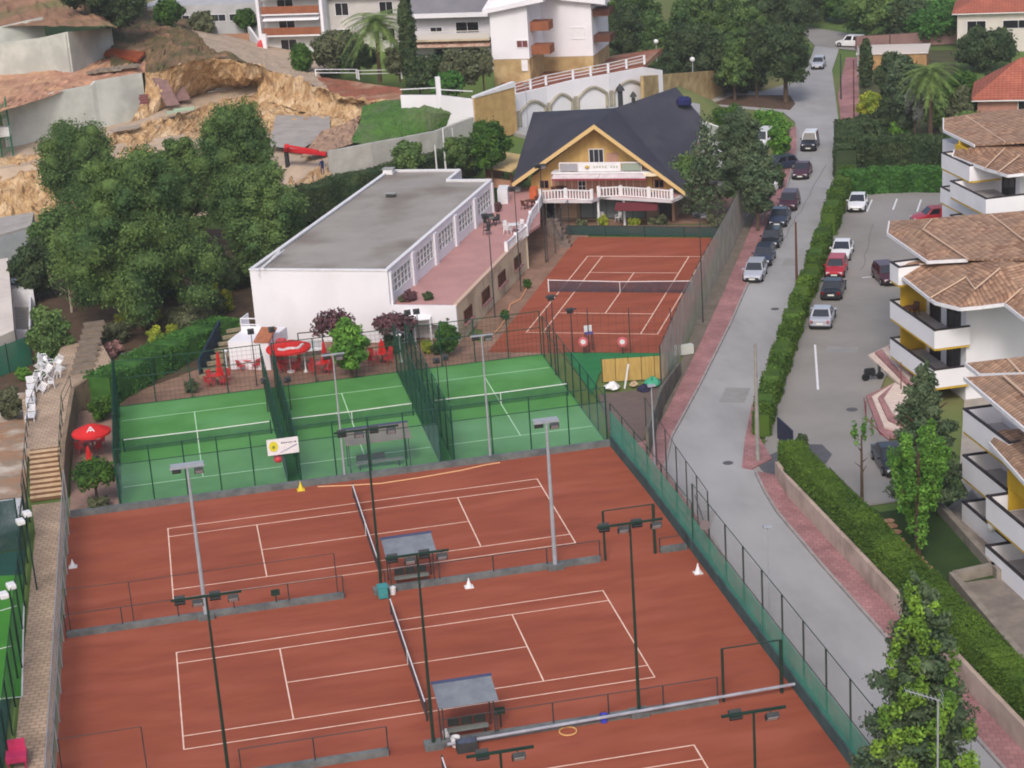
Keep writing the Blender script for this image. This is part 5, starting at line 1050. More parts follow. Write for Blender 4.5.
ridge(t,R4,at(1004,376,11.0),at(1034,402,11.0),r=.08); ridge(t,R3,at(1008,359,11.1),at(1020,372,11.1),r=.08)
R5=aptroof(t,PX((990,442,7.75),(1024,480,7.75),(1070,530,7.75),(1070,425,8.9),(1000,430,8.3)),ev=(0,1))
for q in ([(48.2,-20,8.6),(48.2,.5,8.6),(61,.5,9.8),(61,-20,9.8)],[(51.5,3.6,12.0),(51.5,8.4,12.0),(61,8.4,13.6),(61,3.6,13.6)]):
    print('roofpx',[tuple(round(c) for c in proj(p)) for p in q]); aptroof(t,q,ev=(0,2,3))
# garden wall of near block
t=W('garden_wall','long low concrete garden wall in front of the near apartment block','wall',at(960,590)); gw=M('garden_wall_conc',C(146,138,128),C(122,114,106),1.2,bump=.01); m=MB(); 
for a,b in (((940,512),(1000,580)),((954,582),(1000,572)),((952,582),(1024,668))): m.wall(at(*a,z=1.4),at(*b,z=1.4),1.3,2.0,.35)
m.build('wall',gw,t)
sheet('terrace_floor',A_((942,512),(972,490),(1010,540),(1100,640),(1100,700),(1030,668),(958,584),(1000,578),z=1.4),1.44,M('stone_terrace',C(140,130,122),C(116,108,102),1.0,bump=.01),.06)
# far unit U3
t=apt('far apartment block with tiled roof in front of the tall garden trees',(67.5,60,0))
m=MB(); m.prism([(70.2,56.5),(84,56.5),(84,72),(70.2,72)],-.1,9.6); m.build('wall',apw,t)
for z,y0,y1,x in ((8.9,60,65.7,67.4),(5.9,57.2,65.9,67.4),(2.9,57.2,65.9,67.4)): balcony(t,x,y0,y1,z,2.9)
balcony(t,66.4,54.6,61.6,7.4,4.2); balcony(t,66.4,54.6,61.6,4.5,4.2)
m=MB(); m.wall((68.9,65.6),(70.2,65.6),9.0,10.8,.12); m.wall((68.6,65.5),(68.6,63.2),9.2,10.6,.1); m.build('yellow_panel',yellowm,t)
for z in(7.4,4.5): window(t,(70.18,58.5,z+.9),(-1,0,0),2.4,1.9,dgrey,glassd,nx=2,ny=1,name='balcony_door')
PX=lambda *p:[at(*q) for q in p]
R6=aptroof(t,PX((955,150,10.3),(953,156,10.0),(985,168,10.0),(1008,175,10.1),(1070,168,10.6),(1070,139,11.6),(985,145,11.0)),mat=tileC,ev=(0,1,2,3)); R7=aptroof(t,PX((944,118,11.3),(944,130,11.0),(975,145,11.0),(1070,139,12.0),(1070,106,12.4),(990,111,11.8)),ev=(0,1))
ridge(t,R6,at(985,168,10.2),at(1005,148,10.9),r=.06); ridge(t,R6,at(998,172,10.2),at(1020,155,10.9),r=.06); ridge(t,R7,at(966,116,11.5),at(1005,142,11.4),r=.06)
# ================================================================ TOP RIGHT HOUSES, FENCE
def simplehouse(label,px,w,dp,h,wallm,roofm,z=0,rz=AN,ov=.7,rise=1.6,wins=(),name='house'):
    t=thing(name,label,'house',px,rz); MB().prism([(0,0),(w,0),(w,dp),(0,dp)],z-.3,h).build('wall',wallm,t); m=MB(); a=[(-ov,-ov,h),(w+ov,-ov,h),(w+ov,dp+ov,h),(-ov,dp+ov,h)]; r0=(dp/2,dp/2,h+rise);r1=(w-dp/2,dp/2,h+rise)
    for f in ((a[0],a[1],r1,r0),(a[2],a[3],r0,r1),(a[3],a[0],r0),(a[1],a[2],r1)): m.slab([Vector(q) for q in f],.15)
    r=m.build('roof',roofm,t); MB().prism([(-ov,-ov),(w+ov,-ov),(w+ov,dp+ov),(-ov,dp+ov)],h-.28,h-.152).build('fascia',whitep,r)
    for x,zc,ww,hh in wins: window(t,(x,-.0,zc),(0,-1,0),ww,hh,whitep,glassd,nx=2,ny=1)
    return t
b=at(977,140,0); simplehouse('house with red tiled hip roof and pinkish wall behind the far apartments',b,16,9,zt(b,98),M('pinkish_wall',C(176,130,116),C(158,116,104),1),tileB,wins=((1.6,zt(b,120),1.6,1.8),(6,zt(b,106),3.4,1.2)),rise=3.6)
b=at(957,52,0); hh=zt(b,12); simplehouse('white house with red roof and dark windows in the top right corner',b,16,10,hh,M('house_white',C(206,200,192),C(190,184,178),.6),tileB,wins=((2.6,hh*.62,2.6,1.7),(8.2,hh*.66,4.2,1.2),(13,hh*.62,2,1.7)),rise=2.6)
t=simplehouse('low garage with pale flat roof behind the yellow green bush',at(858,72,0),9,6,2.6,M('ochre_wall',C(176,140,96),C(150,118,84),1),M('pale_flat',C(196,186,178)),rise=.15,ov=.2,name='garage')
fence('panel_fence','long brownish panel fence behind the garden at the top right',[at(856,50),at(958,44)],zt(at(900,48),34),M('panel_post',C(100,78,76)),sp=4.5,r=.1,rails=(1.0,),sheets=((.02,.97,M('panel_pink',C(140,110,106),C(122,96,94),.8),'panel'),),cat='fence')
# ================================================================ RETAINING WALL, RIGHT
t=W('retaining_wall','long pale retaining wall under the clipped hedge beside the road','wall',(39.9,20,0)); m=MB(); 
m.wall((38.3,23.6),(37.95,20),-.05,1.15,.25,1.3); m.wall((37.95,20),(37.95,-30),-.05,1.33,.25,1.4); m.build('wall',M('pale_wall',C(190,170,158),C(170,150,140),.8,bump=.008,c3=C(152,134,124),s3=.4),t)
hedge('clipped_hedge','long clipped hedge with flat sunlit top above the pale retaining wall',[(39.3,24.0),(38.9,20),(38.9,10),(38.85,-30)],1.5,[2.3,2.6,2.7,2.7],L_hedge,wob=.05,size=.10,dens=190)
tree_px('topiary_ball','dark round topiary bush at the upper end of the clipped hedge','topiary',802,452,434,12,'round',L_dark,low=449)
hl=[at(800,455),at(770,445)]
hp=[at(762,437),at(766,415),at(776,386),at(788,350),at(803,306),at(811,288)]
hedge('clipped_hedge','scalloped hedge between road and parking lot, lower half',hp,1.15,[1.6,1.6,1.7,1.8,1.8,1.8],L_hedge,wob=.3)
hedge('clipped_hedge','scalloped hedge between road and parking lot, middle stretch',[at(812,285),at(819,262),at(826,243)],1.2,1.9,L_hedge,wob=.3)
hedge('clipped_hedge','scalloped hedge between road and parking lot, far end',[at(829,236),at(838,208),at(848,188)],1.3,2.2,L_hedge,wob=.3)
t=W('gate_wall','dark blue slab gate at the lower end of the scalloped hedge','gate',at(780,440)); MB().wall(at(778,438),at(793,452),0,1.5,.1).build('panel',M('navy_gate',C(54,58,78),C(46,50,68),1),t)
# ================================================================ HILLSIDE
def patch(name,rows,mat,amp=.3,N=40,Mm=10,kind='structure',seed=1,wz=False):
    R_=random.Random(seed); rs=[]
    for r in rows:
        P=[at(*p) for p in r] if not wz else [Vector(p) for p in r]; ln=[0]
        for a,b in zip(P[:-1],P[1:]): ln.append(ln[-1]+(b-a).length)
        out=[]
        for i in range(N+1):
            s=ln[-1]*i/N; k=0
            while k<len(P)-2 and ln[k+1]<s:k+=1
            f=(s-ln[k])/max(1e-6,ln[k+1]-ln[k]); out.append(P[k].lerp(P[k+1],f))
        rs.append(out)
    G=[]
    for a,b in zip(rs[:-1],rs[1:]):
        for j in range(Mm):
            t_=j/Mm; G.append([a[i].lerp(b[i],t_) for i in range(N+1)])
    G.append(rs[-1]); ph=seed*1.7
    from mathutils import noise
    for i,r in enumerate(G):
        for j,p in enumerate(r):
            e=1 if 0<i<len(G)-1 and 0<j<N else .3
            n1=noise.noise(p*.35+Vector((ph,0,0))); n2=noise.noise(Vector((p.x*1.1,p.y*.9,p.z*.35))+Vector((0,ph,0))); n3=noise.noise(p*2.3)
            r[j]=p+Vector((n2*.4,n1*.5-abs(n2)*.4,(n1*.4+n2*.55+n3*.4+noise.noise(p*5)*.15)))*amp*.75*e
    m=MB(); m.grid(G); return m.build(name,mat,kind=kind)
LB=[(-40,240,0),(60,222,0),(130,205,1),(230,192,2),(330,182,5.2)]
L1=[(-40,170,5.6),(10,156,5.8),(60,152,6),(112,134,6.3),(132,124,6.6),(162,119,6.9),(192,109,7),(225,98,7.2),(255,93,7.2),(300,96,7.2),(345,112,6.4),(356,128,6)]
patch('earth_bank',[LB,[(-40,200,3),(60,185,3.6),(120,160,4.6),(190,140,5.2),(250,128,5.6),(340,135,5.4)],L1],rock,1.7,90,14,seed=2)
L2=[(130,124,6.6),(148,116,7),(165,108,7.2),(190,97,7.3),(215,90,7.5),(240,88,7.6),(262,84,7.8),(300,92,7.4)]
patch('earth_ledge',[[(130,126,6.5),(162,121,6.8),(192,111,6.9),(225,100,7.1),(255,95,7.1),(300,98,7.0)],L2],paleearth,.25,40,4,seed=3)
L3=[(145,73,11),(158,72,11.5),(175,66,12),(195,60,12.4),(222,58,12.2),(245,63,11.4),(262,66,10.6)]
patch('earth_bank',[L2[:7],[(145,95,9),(165,88,9.6),(190,78,10),(222,74,10),(250,76,9.6),(262,77,9.2)],L3],rock,1.4,60,12,seed=5)
patch('earth_bank',[[(258,98,7.0),(300,112,6.4),(345,118,6.2),(420,112,6.6)],[(258,84,8.2),(300,96,7.6),(345,104,7.4),(418,106,7.2)],[(256,66,10.4),(290,76,9.6),(330,92,8.8),(362,101,8.2),(415,104,7.8)]],rock,1.7,60,12,seed=7)
# forecourt and scrub slope
patch('scrub_slope',[L3,[(146,52,12.4),(170,42,13),(195,42,13),(212,50,12.5)],[(112,44,11.6),(135,28,13.4),(165,26,13.6),(195,32,13)]],scrub,1.1,40,10,seed=9)
patch('earth_ground',[[(206,56,12.2),(240,66,11),(262,68,10.2),(300,80,9.3),(330,92,8.6)],[(196,44,12.6),(222,48,11.4),(262,52,9.6),(290,58,9),(318,72,8.6)],[(192,30,12.6),(230,36,11),(262,44,9.2),(300,52,8.4),(345,60,8.3)]],paleearth,.25,40,8,seed=11)
patch('red_slope',[[(318,90,8.6),(345,98,8.1),(372,104,7.8),(402,106,7.9)],[(318,77,8.7),(345,80,8.6),(372,84,8.5),(402,88,8.4)]],redsoil,.4,30,8,seed=12)
patch('grass_mound',[[(350,143,6),(380,143,5.8),(420,134,5.8),(470,119,6)],[(360,122,7.2),(390,116,7.8),(430,112,7.8),(470,114,7)],[(362,106,8),(385,100,8.4),(430,99,8.4),(462,108,8)]],M('mound_green',C(82,118,54),C(64,98,48),.8,1,.3,4,c3=C(96,108,78),s3=.3),.6,60,18,seed=13)
patch('rubble_slope',[[(300,158,5.9),(325,152,6),(352,144,6)],[(312,142,6.4),(335,134,6.6),(356,127,6.6)],[(322,130,6.8),(345,124,6.9),(362,114,7.2)]],M('rubble',C(176,146,124),C(138,112,96),1.5,1,.2,3),.7,24,8,seed=14)
patch('pit_floor',[[(270,146,6.0),(300,150,6.0),(330,132,6.1)],[(276,114,6.3),(300,116,6.3),(330,116,6.3)]],M('pit_slab',C(164,158,152),C(146,140,136),.6,1),.06,20,5,seed=15)
patch('pit_ground',[[(-40,246,-1.0),(60,234,-1.0),(150,225,-1),(330,192,4.6)],[(-40,175,5.0),(60,160,5.4),(150,146,5.2),(330,170,5.2),(350,156,5.2)],[(-40,150,5.9),(60,139,5.95),(120,129,6.0),(150,124,6.0),(200,122,5.5),(300,118,5.6),(400,124,5.3)],[(150,100,6.3),(200,92,6.6),(262,90,6.9),(330,96,7.2),(410,107,7.0)]],paleearth,.15,60,8,seed=21)
# upper plateaus on the left
P5a=[(-40,124,10.9),(6,110,10.9),(60,93,10.9),(100,82,10.9),(147,72,10.9)]
patch('orange_plateau',[P5a,[(-40,100,11.2),(20,90,11.3),(60,82,11.3),(110,74,11.4),(146,64,11.6)],[(-40,72,11.3),(40,68,11.4),(72,70,11.4),(112,56,11.8),(140,40,12.6)]],orange,.7,50,12,seed=16)
patch('earth_ground',[[(-40,30,16.6),(20,26,16.6),(70,26,16.8),(114,27,16.6),(120,30,14)],[(-40,-6,18),(30,-8,18.4),(90,8,17.6),(118,20,15)],[(-40,-60,20),(40,-60,21),(110,-40,20),(150,-10,17)]],M('brown_earth',C(150,114,92),C(124,96,74),.3,1,.2,1.5,c3=C(110,108,70),s3=.15),.9,40,10,seed=17)
patch('earth_ground',[[(110,72,11.3),(147,60,11.8),(150,50,12.2)],[(112,30,13.8),(150,28,13.4),(190,32,12.8)],[(118,4,15),(160,8,13),(240,20,9.5)]],scrub,.7,30,10,seed=18)
def conc(label,pts,zb,ztp,name='concrete_wall',th=.4,mat=greywall):
    t=W(name,label,'retaining wall',at(pts[0][0],pts[0][1],zb)); m=MB()
    for i in range(len(pts)-1):
        a=at(pts[i][0],pts[i][1],zb);b=at(pts[i+1][0],pts[i+1][1],zb); z0=ztp[i];z1=ztp[i+1]
        if isinstance(z0,tuple): z0=zt(a,z0[0])
        if isinstance(z1,tuple): z1=zt(b,z1[0])
        m.wall(a,b,zb-.6,z0,th,z1)
    m.build('wall',mat,t); return t
wA=conc('large bare concrete retaining wall below the orange soil at the construction site',[(7,147),(60,137),(97,130),(101,129),(147,120)],5.9,[(110,),(92,),(85,),(81,),(73,)])
wB=conc('upper bare concrete wall at the top left of the construction site',[(-20,78),(44,72),(72,74),(114,58)],11.2,[(46,),(38,),(32,),(28,)])
conc('taller grey slab wall section behind the upper concrete wall',[(-20,50),(46,42)],14.2,[(32,),(17,)],name='concrete_wall')
conc('long pale rendered boundary wall zigzagging below the green mound',[(330,171),(372,163),(400,156),(436,146),(473,133)],5.4,[(151,),(143,),(138,),(131,),(117,)],name='boundary_wall',mat=M('pale_boundary',C(186,184,178),C(164,160,154),.6,bump=.01))
t=W('brick_pillar_stack','stack of reddish bricks at the end of the large concrete wall','brick stack',at(146,120,6.4)); m=MB(); o=at(146,121,6.2)
for i in range(10): m.box(o+Vector((.1*(i%2),0,.15+.31*i)),(1.0,.5,.26))
m.build('bricks',M('stack_brick',C(130,84,84),C(110,70,72),2),t)
for lb,x,y,dx in (('left of two purple brown formwork panels leaning on the tan bank',172,104,0),('right of two purple brown formwork panels leaning on the tan bank',183,99,0)):
    o=at(x,y,7.7)-Vector((0,1.2,0)); t=W('formwork_panel',lb,'panel',o,0,'formwork panels leaning on the bank'); m=MB(); m.add([o+Vector(v) for v in ((-.7,0,0),(.9,0,0),(-.4,2.2,3.0),(-1.9,2.2,3.0),(-.7,-.12,.05),(.9,-.12,.05),(-.4,2.1,3.06),(-1.9,2.1,3.06))],[(3,2,1,0),(4,5,6,7),(0,1,5,4),(1,2,6,5),(2,3,7,6),(3,0,4,7)]); m.build('panel',purplish,t)
for lb,x,y,c in (('grey white boards lying flat on the ledge of the tan bank',220,91,C(186,180,180)),('pale green sheet on the ledge near the formwork panels',180,112,C(166,184,160)),('white sheet lying on the red slope by the railing',334,89,C(214,216,222)),('grey slab on the ground by the large concrete wall',125,130,C(160,150,140))):
    o=at(x,y,7.4 if y<120 else 6.6); m=MB(); m.box((0,0,.15),(3.2,.9,.16),.35); m.box((.5,.4,.3),(2.4,.7,.1),.15); ob=m.build('boards',M('boards'+str(x),c)); ob.location=o; tag(ob,lb,'boards')
# orange roof like timber structure top left
t=W('timber_ramp','dark orange timber ramp lying on the upper construction terrace','ramp',at(125,52,12)); m=MB(); m.slab([at(99,53,12.2),at(112,48,12.8),at(145,52,12.6),at(138,60,12.2)],.3); m.build('boards',M('rust_board',C(150,74,40),C(120,58,34),1),t); m=MB(); m.box(at(118,68,11.8),(5,1.4,.25),.25); m.box(at(104,71,11.7),(4,1,.2),.1); m.build('planks',M('mixed_planks',C(150,140,130),C(110,96,80),2),t)
rd=random.Random(5)
# red truck crane arm + worker
t=W('crane_arm','red loader crane arm folded over the boundary wall beside the worker','crane',at(300,152,6)); m=MB(); a=at(286,150,6.8);b=at(327,154,6.8); m.tube(a,b,.28,n=4); m.tube(a,at(287,146,7.6),.3,n=4); m.tube(at(288,146,7.6),at(318,151,7.3),.16,n=4); m.build('boom',M('crane_red',C(196,40,48)),t); m=MB(); m.tube(a,a-Vector((0,0,1.8)),.25,n=6); m.build('mount',dgrey,t); m=MB(); m.tube(b,at(331,155,6.7),.25,n=5); m.build('tip',dgrey,t)
def person(label,base,h,top,legs,yaw=0):
    t=bpy.data.meshes.new('person'); J=[(0,0,.53),(0,0,.62),(0,0,.74),(0,0,.815),(0,0,.86),(0,.0,.90),(0,.005,.96), (.055,0,.50),(.065,.01,.28),(.07,-.02,.05),(.07,.05,.02), (-.055,0,.50),(-.075,.03,.28),(-.08,-.02,.05),(-.08,.05,.02), (.105,0,.79),(.135,.02,.63),(.12,.09,.50), (-.105,0,.79),(-.15,.02,.63),(-.13,.10,.52)]
    Ed=[(0,1),(1,2),(2,3),(3,4),(4,5),(5,6),(0,7),(7,8),(8,9),(9,10),(0,11),(11,12),(12,13),(13,14),(3,15),(15,16),(16,17),(3,18),(18,19),(19,20)]
    Rr=[.082,.075,.088,.07,.034,.055,.052,.056,.038,.026,.022,.056,.038,.026,.022,.04,.028,.02,.04,.028,.02]
    t.from_pydata([Vector(j)*h for j in J],Ed,[]); o=bpy.data.objects.new('person',t); col.objects.link(o); sk=o.modifiers.new('skin','SKIN'); 
    for v,r in zip(t.skin_vertices[0].data,Rr): v.radius=(r*h,r*h*.85)
    t.skin_vertices[0].data[0].use_root=True; s=o.modifiers.new('sub','SUBSURF'); s.levels=1; s.render_levels=2
    m_,nt,b,lk=newmat('person_clothes'); tc=nt.nodes.new('ShaderNodeTexCoord'); sx=nt.nodes.new('ShaderNodeSeparateXYZ'); lk.new(tc.outputs['Object'],sx.inputs[0]); r=nt.nodes.new('ShaderNodeValToRGB'); mr=nt.nodes.new('ShaderNodeMath'); mr.operation='DIVIDE'; lk.new(sx.outputs[2],mr.inputs[0]); mr.inputs[1].default_value=h; lk.new(mr.outputs[0],r.inputs[0]); r.color_ramp.interpolation='CONSTANT'; e=r.color_ramp.elements; e[0].color=C(30,28,26); e[1].position=.04; e[1].color=legs; 
    for p,c in ((.52,top),(.84,C(188,142,118)),(.93,C(40,34,30))): q=e.new(p); q.color=c
    lk.new(r.outputs[0],b.inputs['Base Color']); t.materials.append(m_); o.location=base; o.rotation_euler=(0,0,yaw); tag(o,label,'person'); return o
person('person in dark blue work clothes standing by the red crane arm',at(323,175,5.7),1.75,C(44,48,96),C(50,48,90),.6)
# scaffold tower at far left
t=W('scaffold_tower','green scaffold tower with white tank at the left edge below the concrete wall','scaffold',at(3,155,5.7)); o=at(2,158,5.6); sg=M('scaffold_green',C(50,110,80))
for dx in(0,1.2):
    for dy in(0,1.2): MB().tube(o+Vector((dx,dy,0)),o+Vector((dx,dy,6.5)),.06).build('post',sg,t)
m=MB(); 
for k in range(5): m.path([o+Vector((0,0,1.2*k+.8)),o+Vector((1.2,0,1.2*k+.8)),o+Vector((1.2,1.2,1.2*k+.8)),o+Vector((0,1.2,1.2*k+.8))],.04); m.tube(o+Vector((0,0,1.2*k)),o+Vector((1.2,0,1.2*k+1.2)),.03)
m.build('brace',sg,t); MB().box(o+Vector((.6,.6,2.8)),(1.3,1.3,1.1)).build('tank',whitepl,t,bevel=.1)
# grey flat building lower left edge and white house with terrace
t=W('grey_outbuilding','grey flat roofed outbuilding at the left edge below the tan bank','outbuilding',at(0,250)); zz=3.2; m=MB(); rp=[at(-30,243,zz),at(31,226,zz),at(34,212,zz),at(-30,222,zz)]; m.prism([p for p in rp],-.1,zz-.2); m.build('wall',M('out_wall',C(176,180,184),C(160,164,168),.8),t); m=MB(); m.prism(rp,zz-.2,zz); m.build('roof',M('out_roof',C(170,164,160),C(150,146,142),.6),t)
t=W('white_house','white house wall and small terrace with blue hose at the left edge','house',at(10,340)); m=MB(); zz=3.0; m.prism([at(-30,262,zz),at(8,258,zz),at(14,330,zz),at(-30,350,zz)],-.1,zz); m.build('wall',M('warm_white',C(214,204,196),C(198,188,182),.5),t); m=MB(); m.prism([at(9,272,1.6),at(31,272,1.6),at(33,290,1.6),at(11,290,1.6)],-.1,1.6); m.build('annex',whitep,t)
m=MB(); m.path([at(11,284,1.66),at(17,285,1.66),at(24,283,1.66),at(25,279,1.66),at(21,276,1.66),at(22,272,1.66)],.09); m.build('hose',M('blue_hose',C(78,96,130)),t)
m=MB(); m.wall(at(12,340),at(31,340),0,.9,.2); m.wall(at(31,340),at(32,296),0,1.0,.15); m.build('terrace_wall',white,t); sheet('terrace_floor',A_((12,300),(32,300),(32,342),(10,342)),.0,M('grey_tile_floor',C(150,146,140),C(132,128,122),1.5),.05)
t=W('windscreen_fence','tall teal green windscreen beside the garden at the left edge','fence',at(20,375)); m=MB(); a,b=at(-14,382),at(33,364); m.quad(a,b,b+Vector((0,0,2.4)),a+Vector((0,0,2.4))); m.build('windscreen',veil('teal_screen2',C(44,112,90),.95),t); [MB().tube(p,p+Vector((0,0,2.5)),.05).build('post',dgreen,t) for p in(a,(a+b)/2,b)]
sheet('bare_ground',A_((-10,395),(30,392),(28,440),(25,520),(-10,560)),-.0,M('bare_patch',C(160,120,92),C(140,126,112),.5,1,.1,2,c3=C(190,180,168),s3=.4),.05)
t=W('translucent_tunnel','white translucent sheeting over hoops at the left edge by the steps','tunnel',at(10,540)); m=MB()
for i in range(5): p=at(-6+i*6,538-i*2); m.tube(p,p+Vector((.3,3,0.6)),.06); 
m.build('hoops',whitep,t); m=MB(); m.quad(at(-10,545),at(18,538),at(22,505),at(-10,508)); m.v=[(v[0],v[1],v[2]+.5) for v in m.v]; m.build('sheeting',M('sheeting',C(190,192,196),C(160,164,170),2),t)
# ================================================================ BACK APARTMENTS
grroof=M('grey_roof',C(124,122,128),C(112,110,116),.4,.9)
def block(label,x0,y0,x1,z,H,dp,par=True,loc=None):
    """front wall along E1 starting at pixel (x0,y0), until pixel x1"""
    a=at(x0,y0,z); u,v=uv(a); lo,hi=0,80
    for _ in range(40):
        mm=(lo+hi)/2
        if proj(Q(u+mm,v,z))[0]<x1: lo=mm
        else: hi=mm
    return u,v,lo
t=W('apartment_building','long pale apartment building with red brown balconies at the top left','apartment building',at(265,52,8)); u,v,w=block('',266,55,330,8,0,0); H=13
m=MB(); m.prism([Q(u,v),Q(u+w,v),Q(u+w,v+10),Q(u,v+10)],6,8+H); m.build('wall',M('apt_pale',C(206,206,206),C(192,192,194),.5),t)
for k in range(5):
    z=8+2.75*k
    if k: MB().prism([Q(u+.5,v-1.4),Q(u+w-.5,v-1.4),Q(u+w-.5,v),Q(u+.5,v)],z-.2,z-.02).build('balcony_floor',whitep,t); m=MB(); m.wall(Q(u+.5,v-1.3),Q(u+w-.5,v-1.3),z,z+.95,.12); m.build('balcony_front',brownb,t); m=MB(); m.slab([Q(u+.6,v-1.5,z+1.9),Q(u+w-.6,v-1.5,z+1.9),Q(u+w-.6,v-.1,z+2.5),Q(u+.6,v-.1,z+2.5)],.05); m.build('awning',whitep,t)
    window(t,Q(u+3.4,v-.0,z+1.15),-E2,2.3,1.7,whitep,glassd,nx=2,ny=1)
m=MB(); [m.wall(Q(u+x,v-1.5),Q(u+x,v),6,8+H,.4) for x in(.1,w-.1)]; m.build('fin_wall',white,t)
u2,v2,w2=block('',330,52,410,8,0,0); m=MB(); m.prism([Q(u2,v2),Q(u2+w2,v2),Q(u2+w2,v2+9),Q(u2,v2+9)],6,15.4); m.build('side_wing',M('apt_grey',C(196,192,190),C(180,176,176),.5),t); m=MB(); m.slab([Q(u2-.5,v2-.8,15.4),Q(u2+w2+.5,v2-.8,15.4),Q(u2+w2+.5,v2+8,19.5),Q(u2-.5,v2+8,19.5)],.3); m.build('roof',grroof,t)
m=MB(); m.wall(Q(u2-.5,v2-.8),Q(u2+w2+.5,v2-.8),15.05,15.5,.15); m.build('fascia',white,t)
for x in (2.2,w2*.75):
    for z in(9.2,12.6): window(t,Q(u2+x,v2,z+.9),-E2,1.9,1.7,whitep,glassd,nx=2,ny=1)
t=W('white_annex','pale low annex at the top left with green windows and terrace','house',at(180,30,10)); u,v,w=block('',140,40,262,9.5,0,0); m=MB(); m.prism([Q(u,v),Q(u+w,v),Q(u+w,v+8),Q(u,v+8)],8,14); m.build('wall',M('annex_grey',C(182,182,184),C(166,166,170),.5),t)
for i in range(5): window(t,Q(u+4+i*(w-6)/4.5,v,12.2),-E2,2.2,1.0,whitep,glass,nx=2,ny=1)
m=MB(); m.wall(Q(u+3,v-2),Q(u+w,v-2),9,10.3,.15); m.build('terrace_wall',M('terrace_terracotta',C(170,128,104)),t)
t=W('garden_wall_white','white curved gateway wall with red arch at the corner of the top left flats','wall',at(258,52,9)); m=MB(); m.wall(at(250,42,9),at(263,54,8.6),8,11.2,.3,9.8); m.wall(at(263,54,8.6),at(268,54,8.6),8,11.2,.3); m.build('wall',white,t); m=MB(); m.lathe(at(262,55,8.5),[(.5,0),(.5,1.4),(.3,1.8),(.02,2)],10,sy=.3); m.build('arch_door',redp,t)
# building B with grey roof
t=W('apartment_building','white two storey apartment building with grey roof behind the cypress','apartment building',at(415,60,8)); u,v,w=block('',408,62,494,8,0,0)
m=MB(); m.prism([Q(u,v),Q(u+w,v),Q(u+w,v+9),Q(u,v+9)],6,14.2); m.build('wall',M('aptB',C(206,205,212),C(196,195,202),.5),t); m=MB(); m.slab([Q(u-.4,v-1.4,14.0),Q(u+w+.2,v-1.4,14.0),Q(u+w+.2,v+8,19.2),Q(u-.4,v+8,19.2)],.3); m.build('roof',grroof,t); m=MB(); m.wall(Q(u-.4,v-1.4),Q(u+w,v-1.4),13.55,14.1,.14); m.build('fascia',white,t)
for z in (11.0,): 
    MB().prism([Q(u,v-1.4),Q(u+w,v-1.4),Q(u+w,v),Q(u,v)],z-.35,z-.1).build('balcony_floor',cream,t); m=MB(); m.wall(Q(u,v-1.35),Q(u+w,v-1.35),z-.1,z+.55,.1); m.wall(Q(u,v-1.35),Q(u+w,v-1.35),z+.8,z+.9,.06); m.build('balcony_front',M('balc_cream',C(206,200,196)),t); m=MB(); m.slab([Q(u+.6,v-1.6,z-1.0),Q(u+w,v-1.6,z-1.0),Q(u+w,v-.1,z-.4),Q(u+.6,v-.1,z-.4)],.05); m.build('awning',M('awn_terracotta',C(200,180,166),C(150,100,80),2.5),t)
for x,ww,z in ((w*.36,1.6,11.9),(w*.72,3.0,12.1),(w*.42,2.4,8.9),(w*.75,2.6,8.9)): window(t,Q(u+x,v,z),-E2,ww,1.4 if z<10 or ww>2 else .7,whitep,glassd,nx=2,ny=1)
# building C + D, whites with stone base
t=W('apartment_building','white apartment building with brown balconies and ochre stone base at the top centre','apartment building',at(500,84,8)); u,v,w=block('',494,82,531,8,0,0); m=MB(); m.prism([Q(u,v),Q(u+w,v),Q(u+w,v+9),Q(u,v+9)],10.6,17.6); m.build('wall',white,t); m=MB(); m.prism([Q(u+.05,v+.05),Q(u+w-.05,v+.05),Q(u+w-.05,v+9),Q(u+.05,v+9)],6,10.6); m.build('stone_base',stoneb,t)
window(t,Q(u+w*.83,v,12.3),-E2,1.4,.9,whitep,M('maroon_pane',C(110,64,66)),nx=2,ny=1); m=MB(); m.slab([Q(u-.6,v-.8,16.4),Q(u+w+2.2,v-.8,17.6),Q(u+w+2.2,v+9,17.6),Q(u-.6,v+9,19)],.5); m.build('roof',white,t)
m=MB(); m.wall(Q(u+w*.78,v-.08),Q(u+w*.95,v-.08),9.2,10.5,.08); m.build('door',whitep,t)
for z in(11.0,13.7): MB().prism([Q(u+w,v+1),Q(u+w+2.2,v+1),Q(u+w+2.2,v+3.2),Q(u+w,v+3.2)],z-.1,z+.9).build('balcony',brownb,t)
u3,v3,w3=block('',544,80,598,8,0,0); q3=uv(at(594,69.5,8)); v3=q3[1]; w3=8.6; u3=q3[0]-w3
m=MB(); m.prism([Q(u3,v3),Q(u3+w3,v3),Q(u3+w3,v3+9),Q(u3,v3+9)],9.6,17.0); m.build('right_wing',white,t); m=MB(); m.prism([Q(u3+.05,v3+.05),Q(u3+w3-.05,v3+.05),Q(u3+w3-.05,v3+9),Q(u3+.05,v3+9)],6,9.6); m.build('stone_base',stoneb,t)
m=MB(); m.slab([Q(u3-.4,v3-.8,17.6),Q(u3+w3+1.9,v3-.8,16.2),Q(u3+w3+1.9,v3+9,16.6),Q(u3-.4,v3+9,19)],.6); m.build('roof',white,t); m=MB(); m.slab([Q(u3-.2,v3+.3,17.8),Q(u3+w3+1.8,v3+.3,16.5),Q(u3+w3+1.8,v3+9,18.6),Q(u3-.2,v3+9,20)],.2); m.build('roof_slates',grroof,t)
window(t,Q(u3+w3*.8,v3,12.3),-E2,1.7,1.4,white,whitep,nx=1,ny=2)
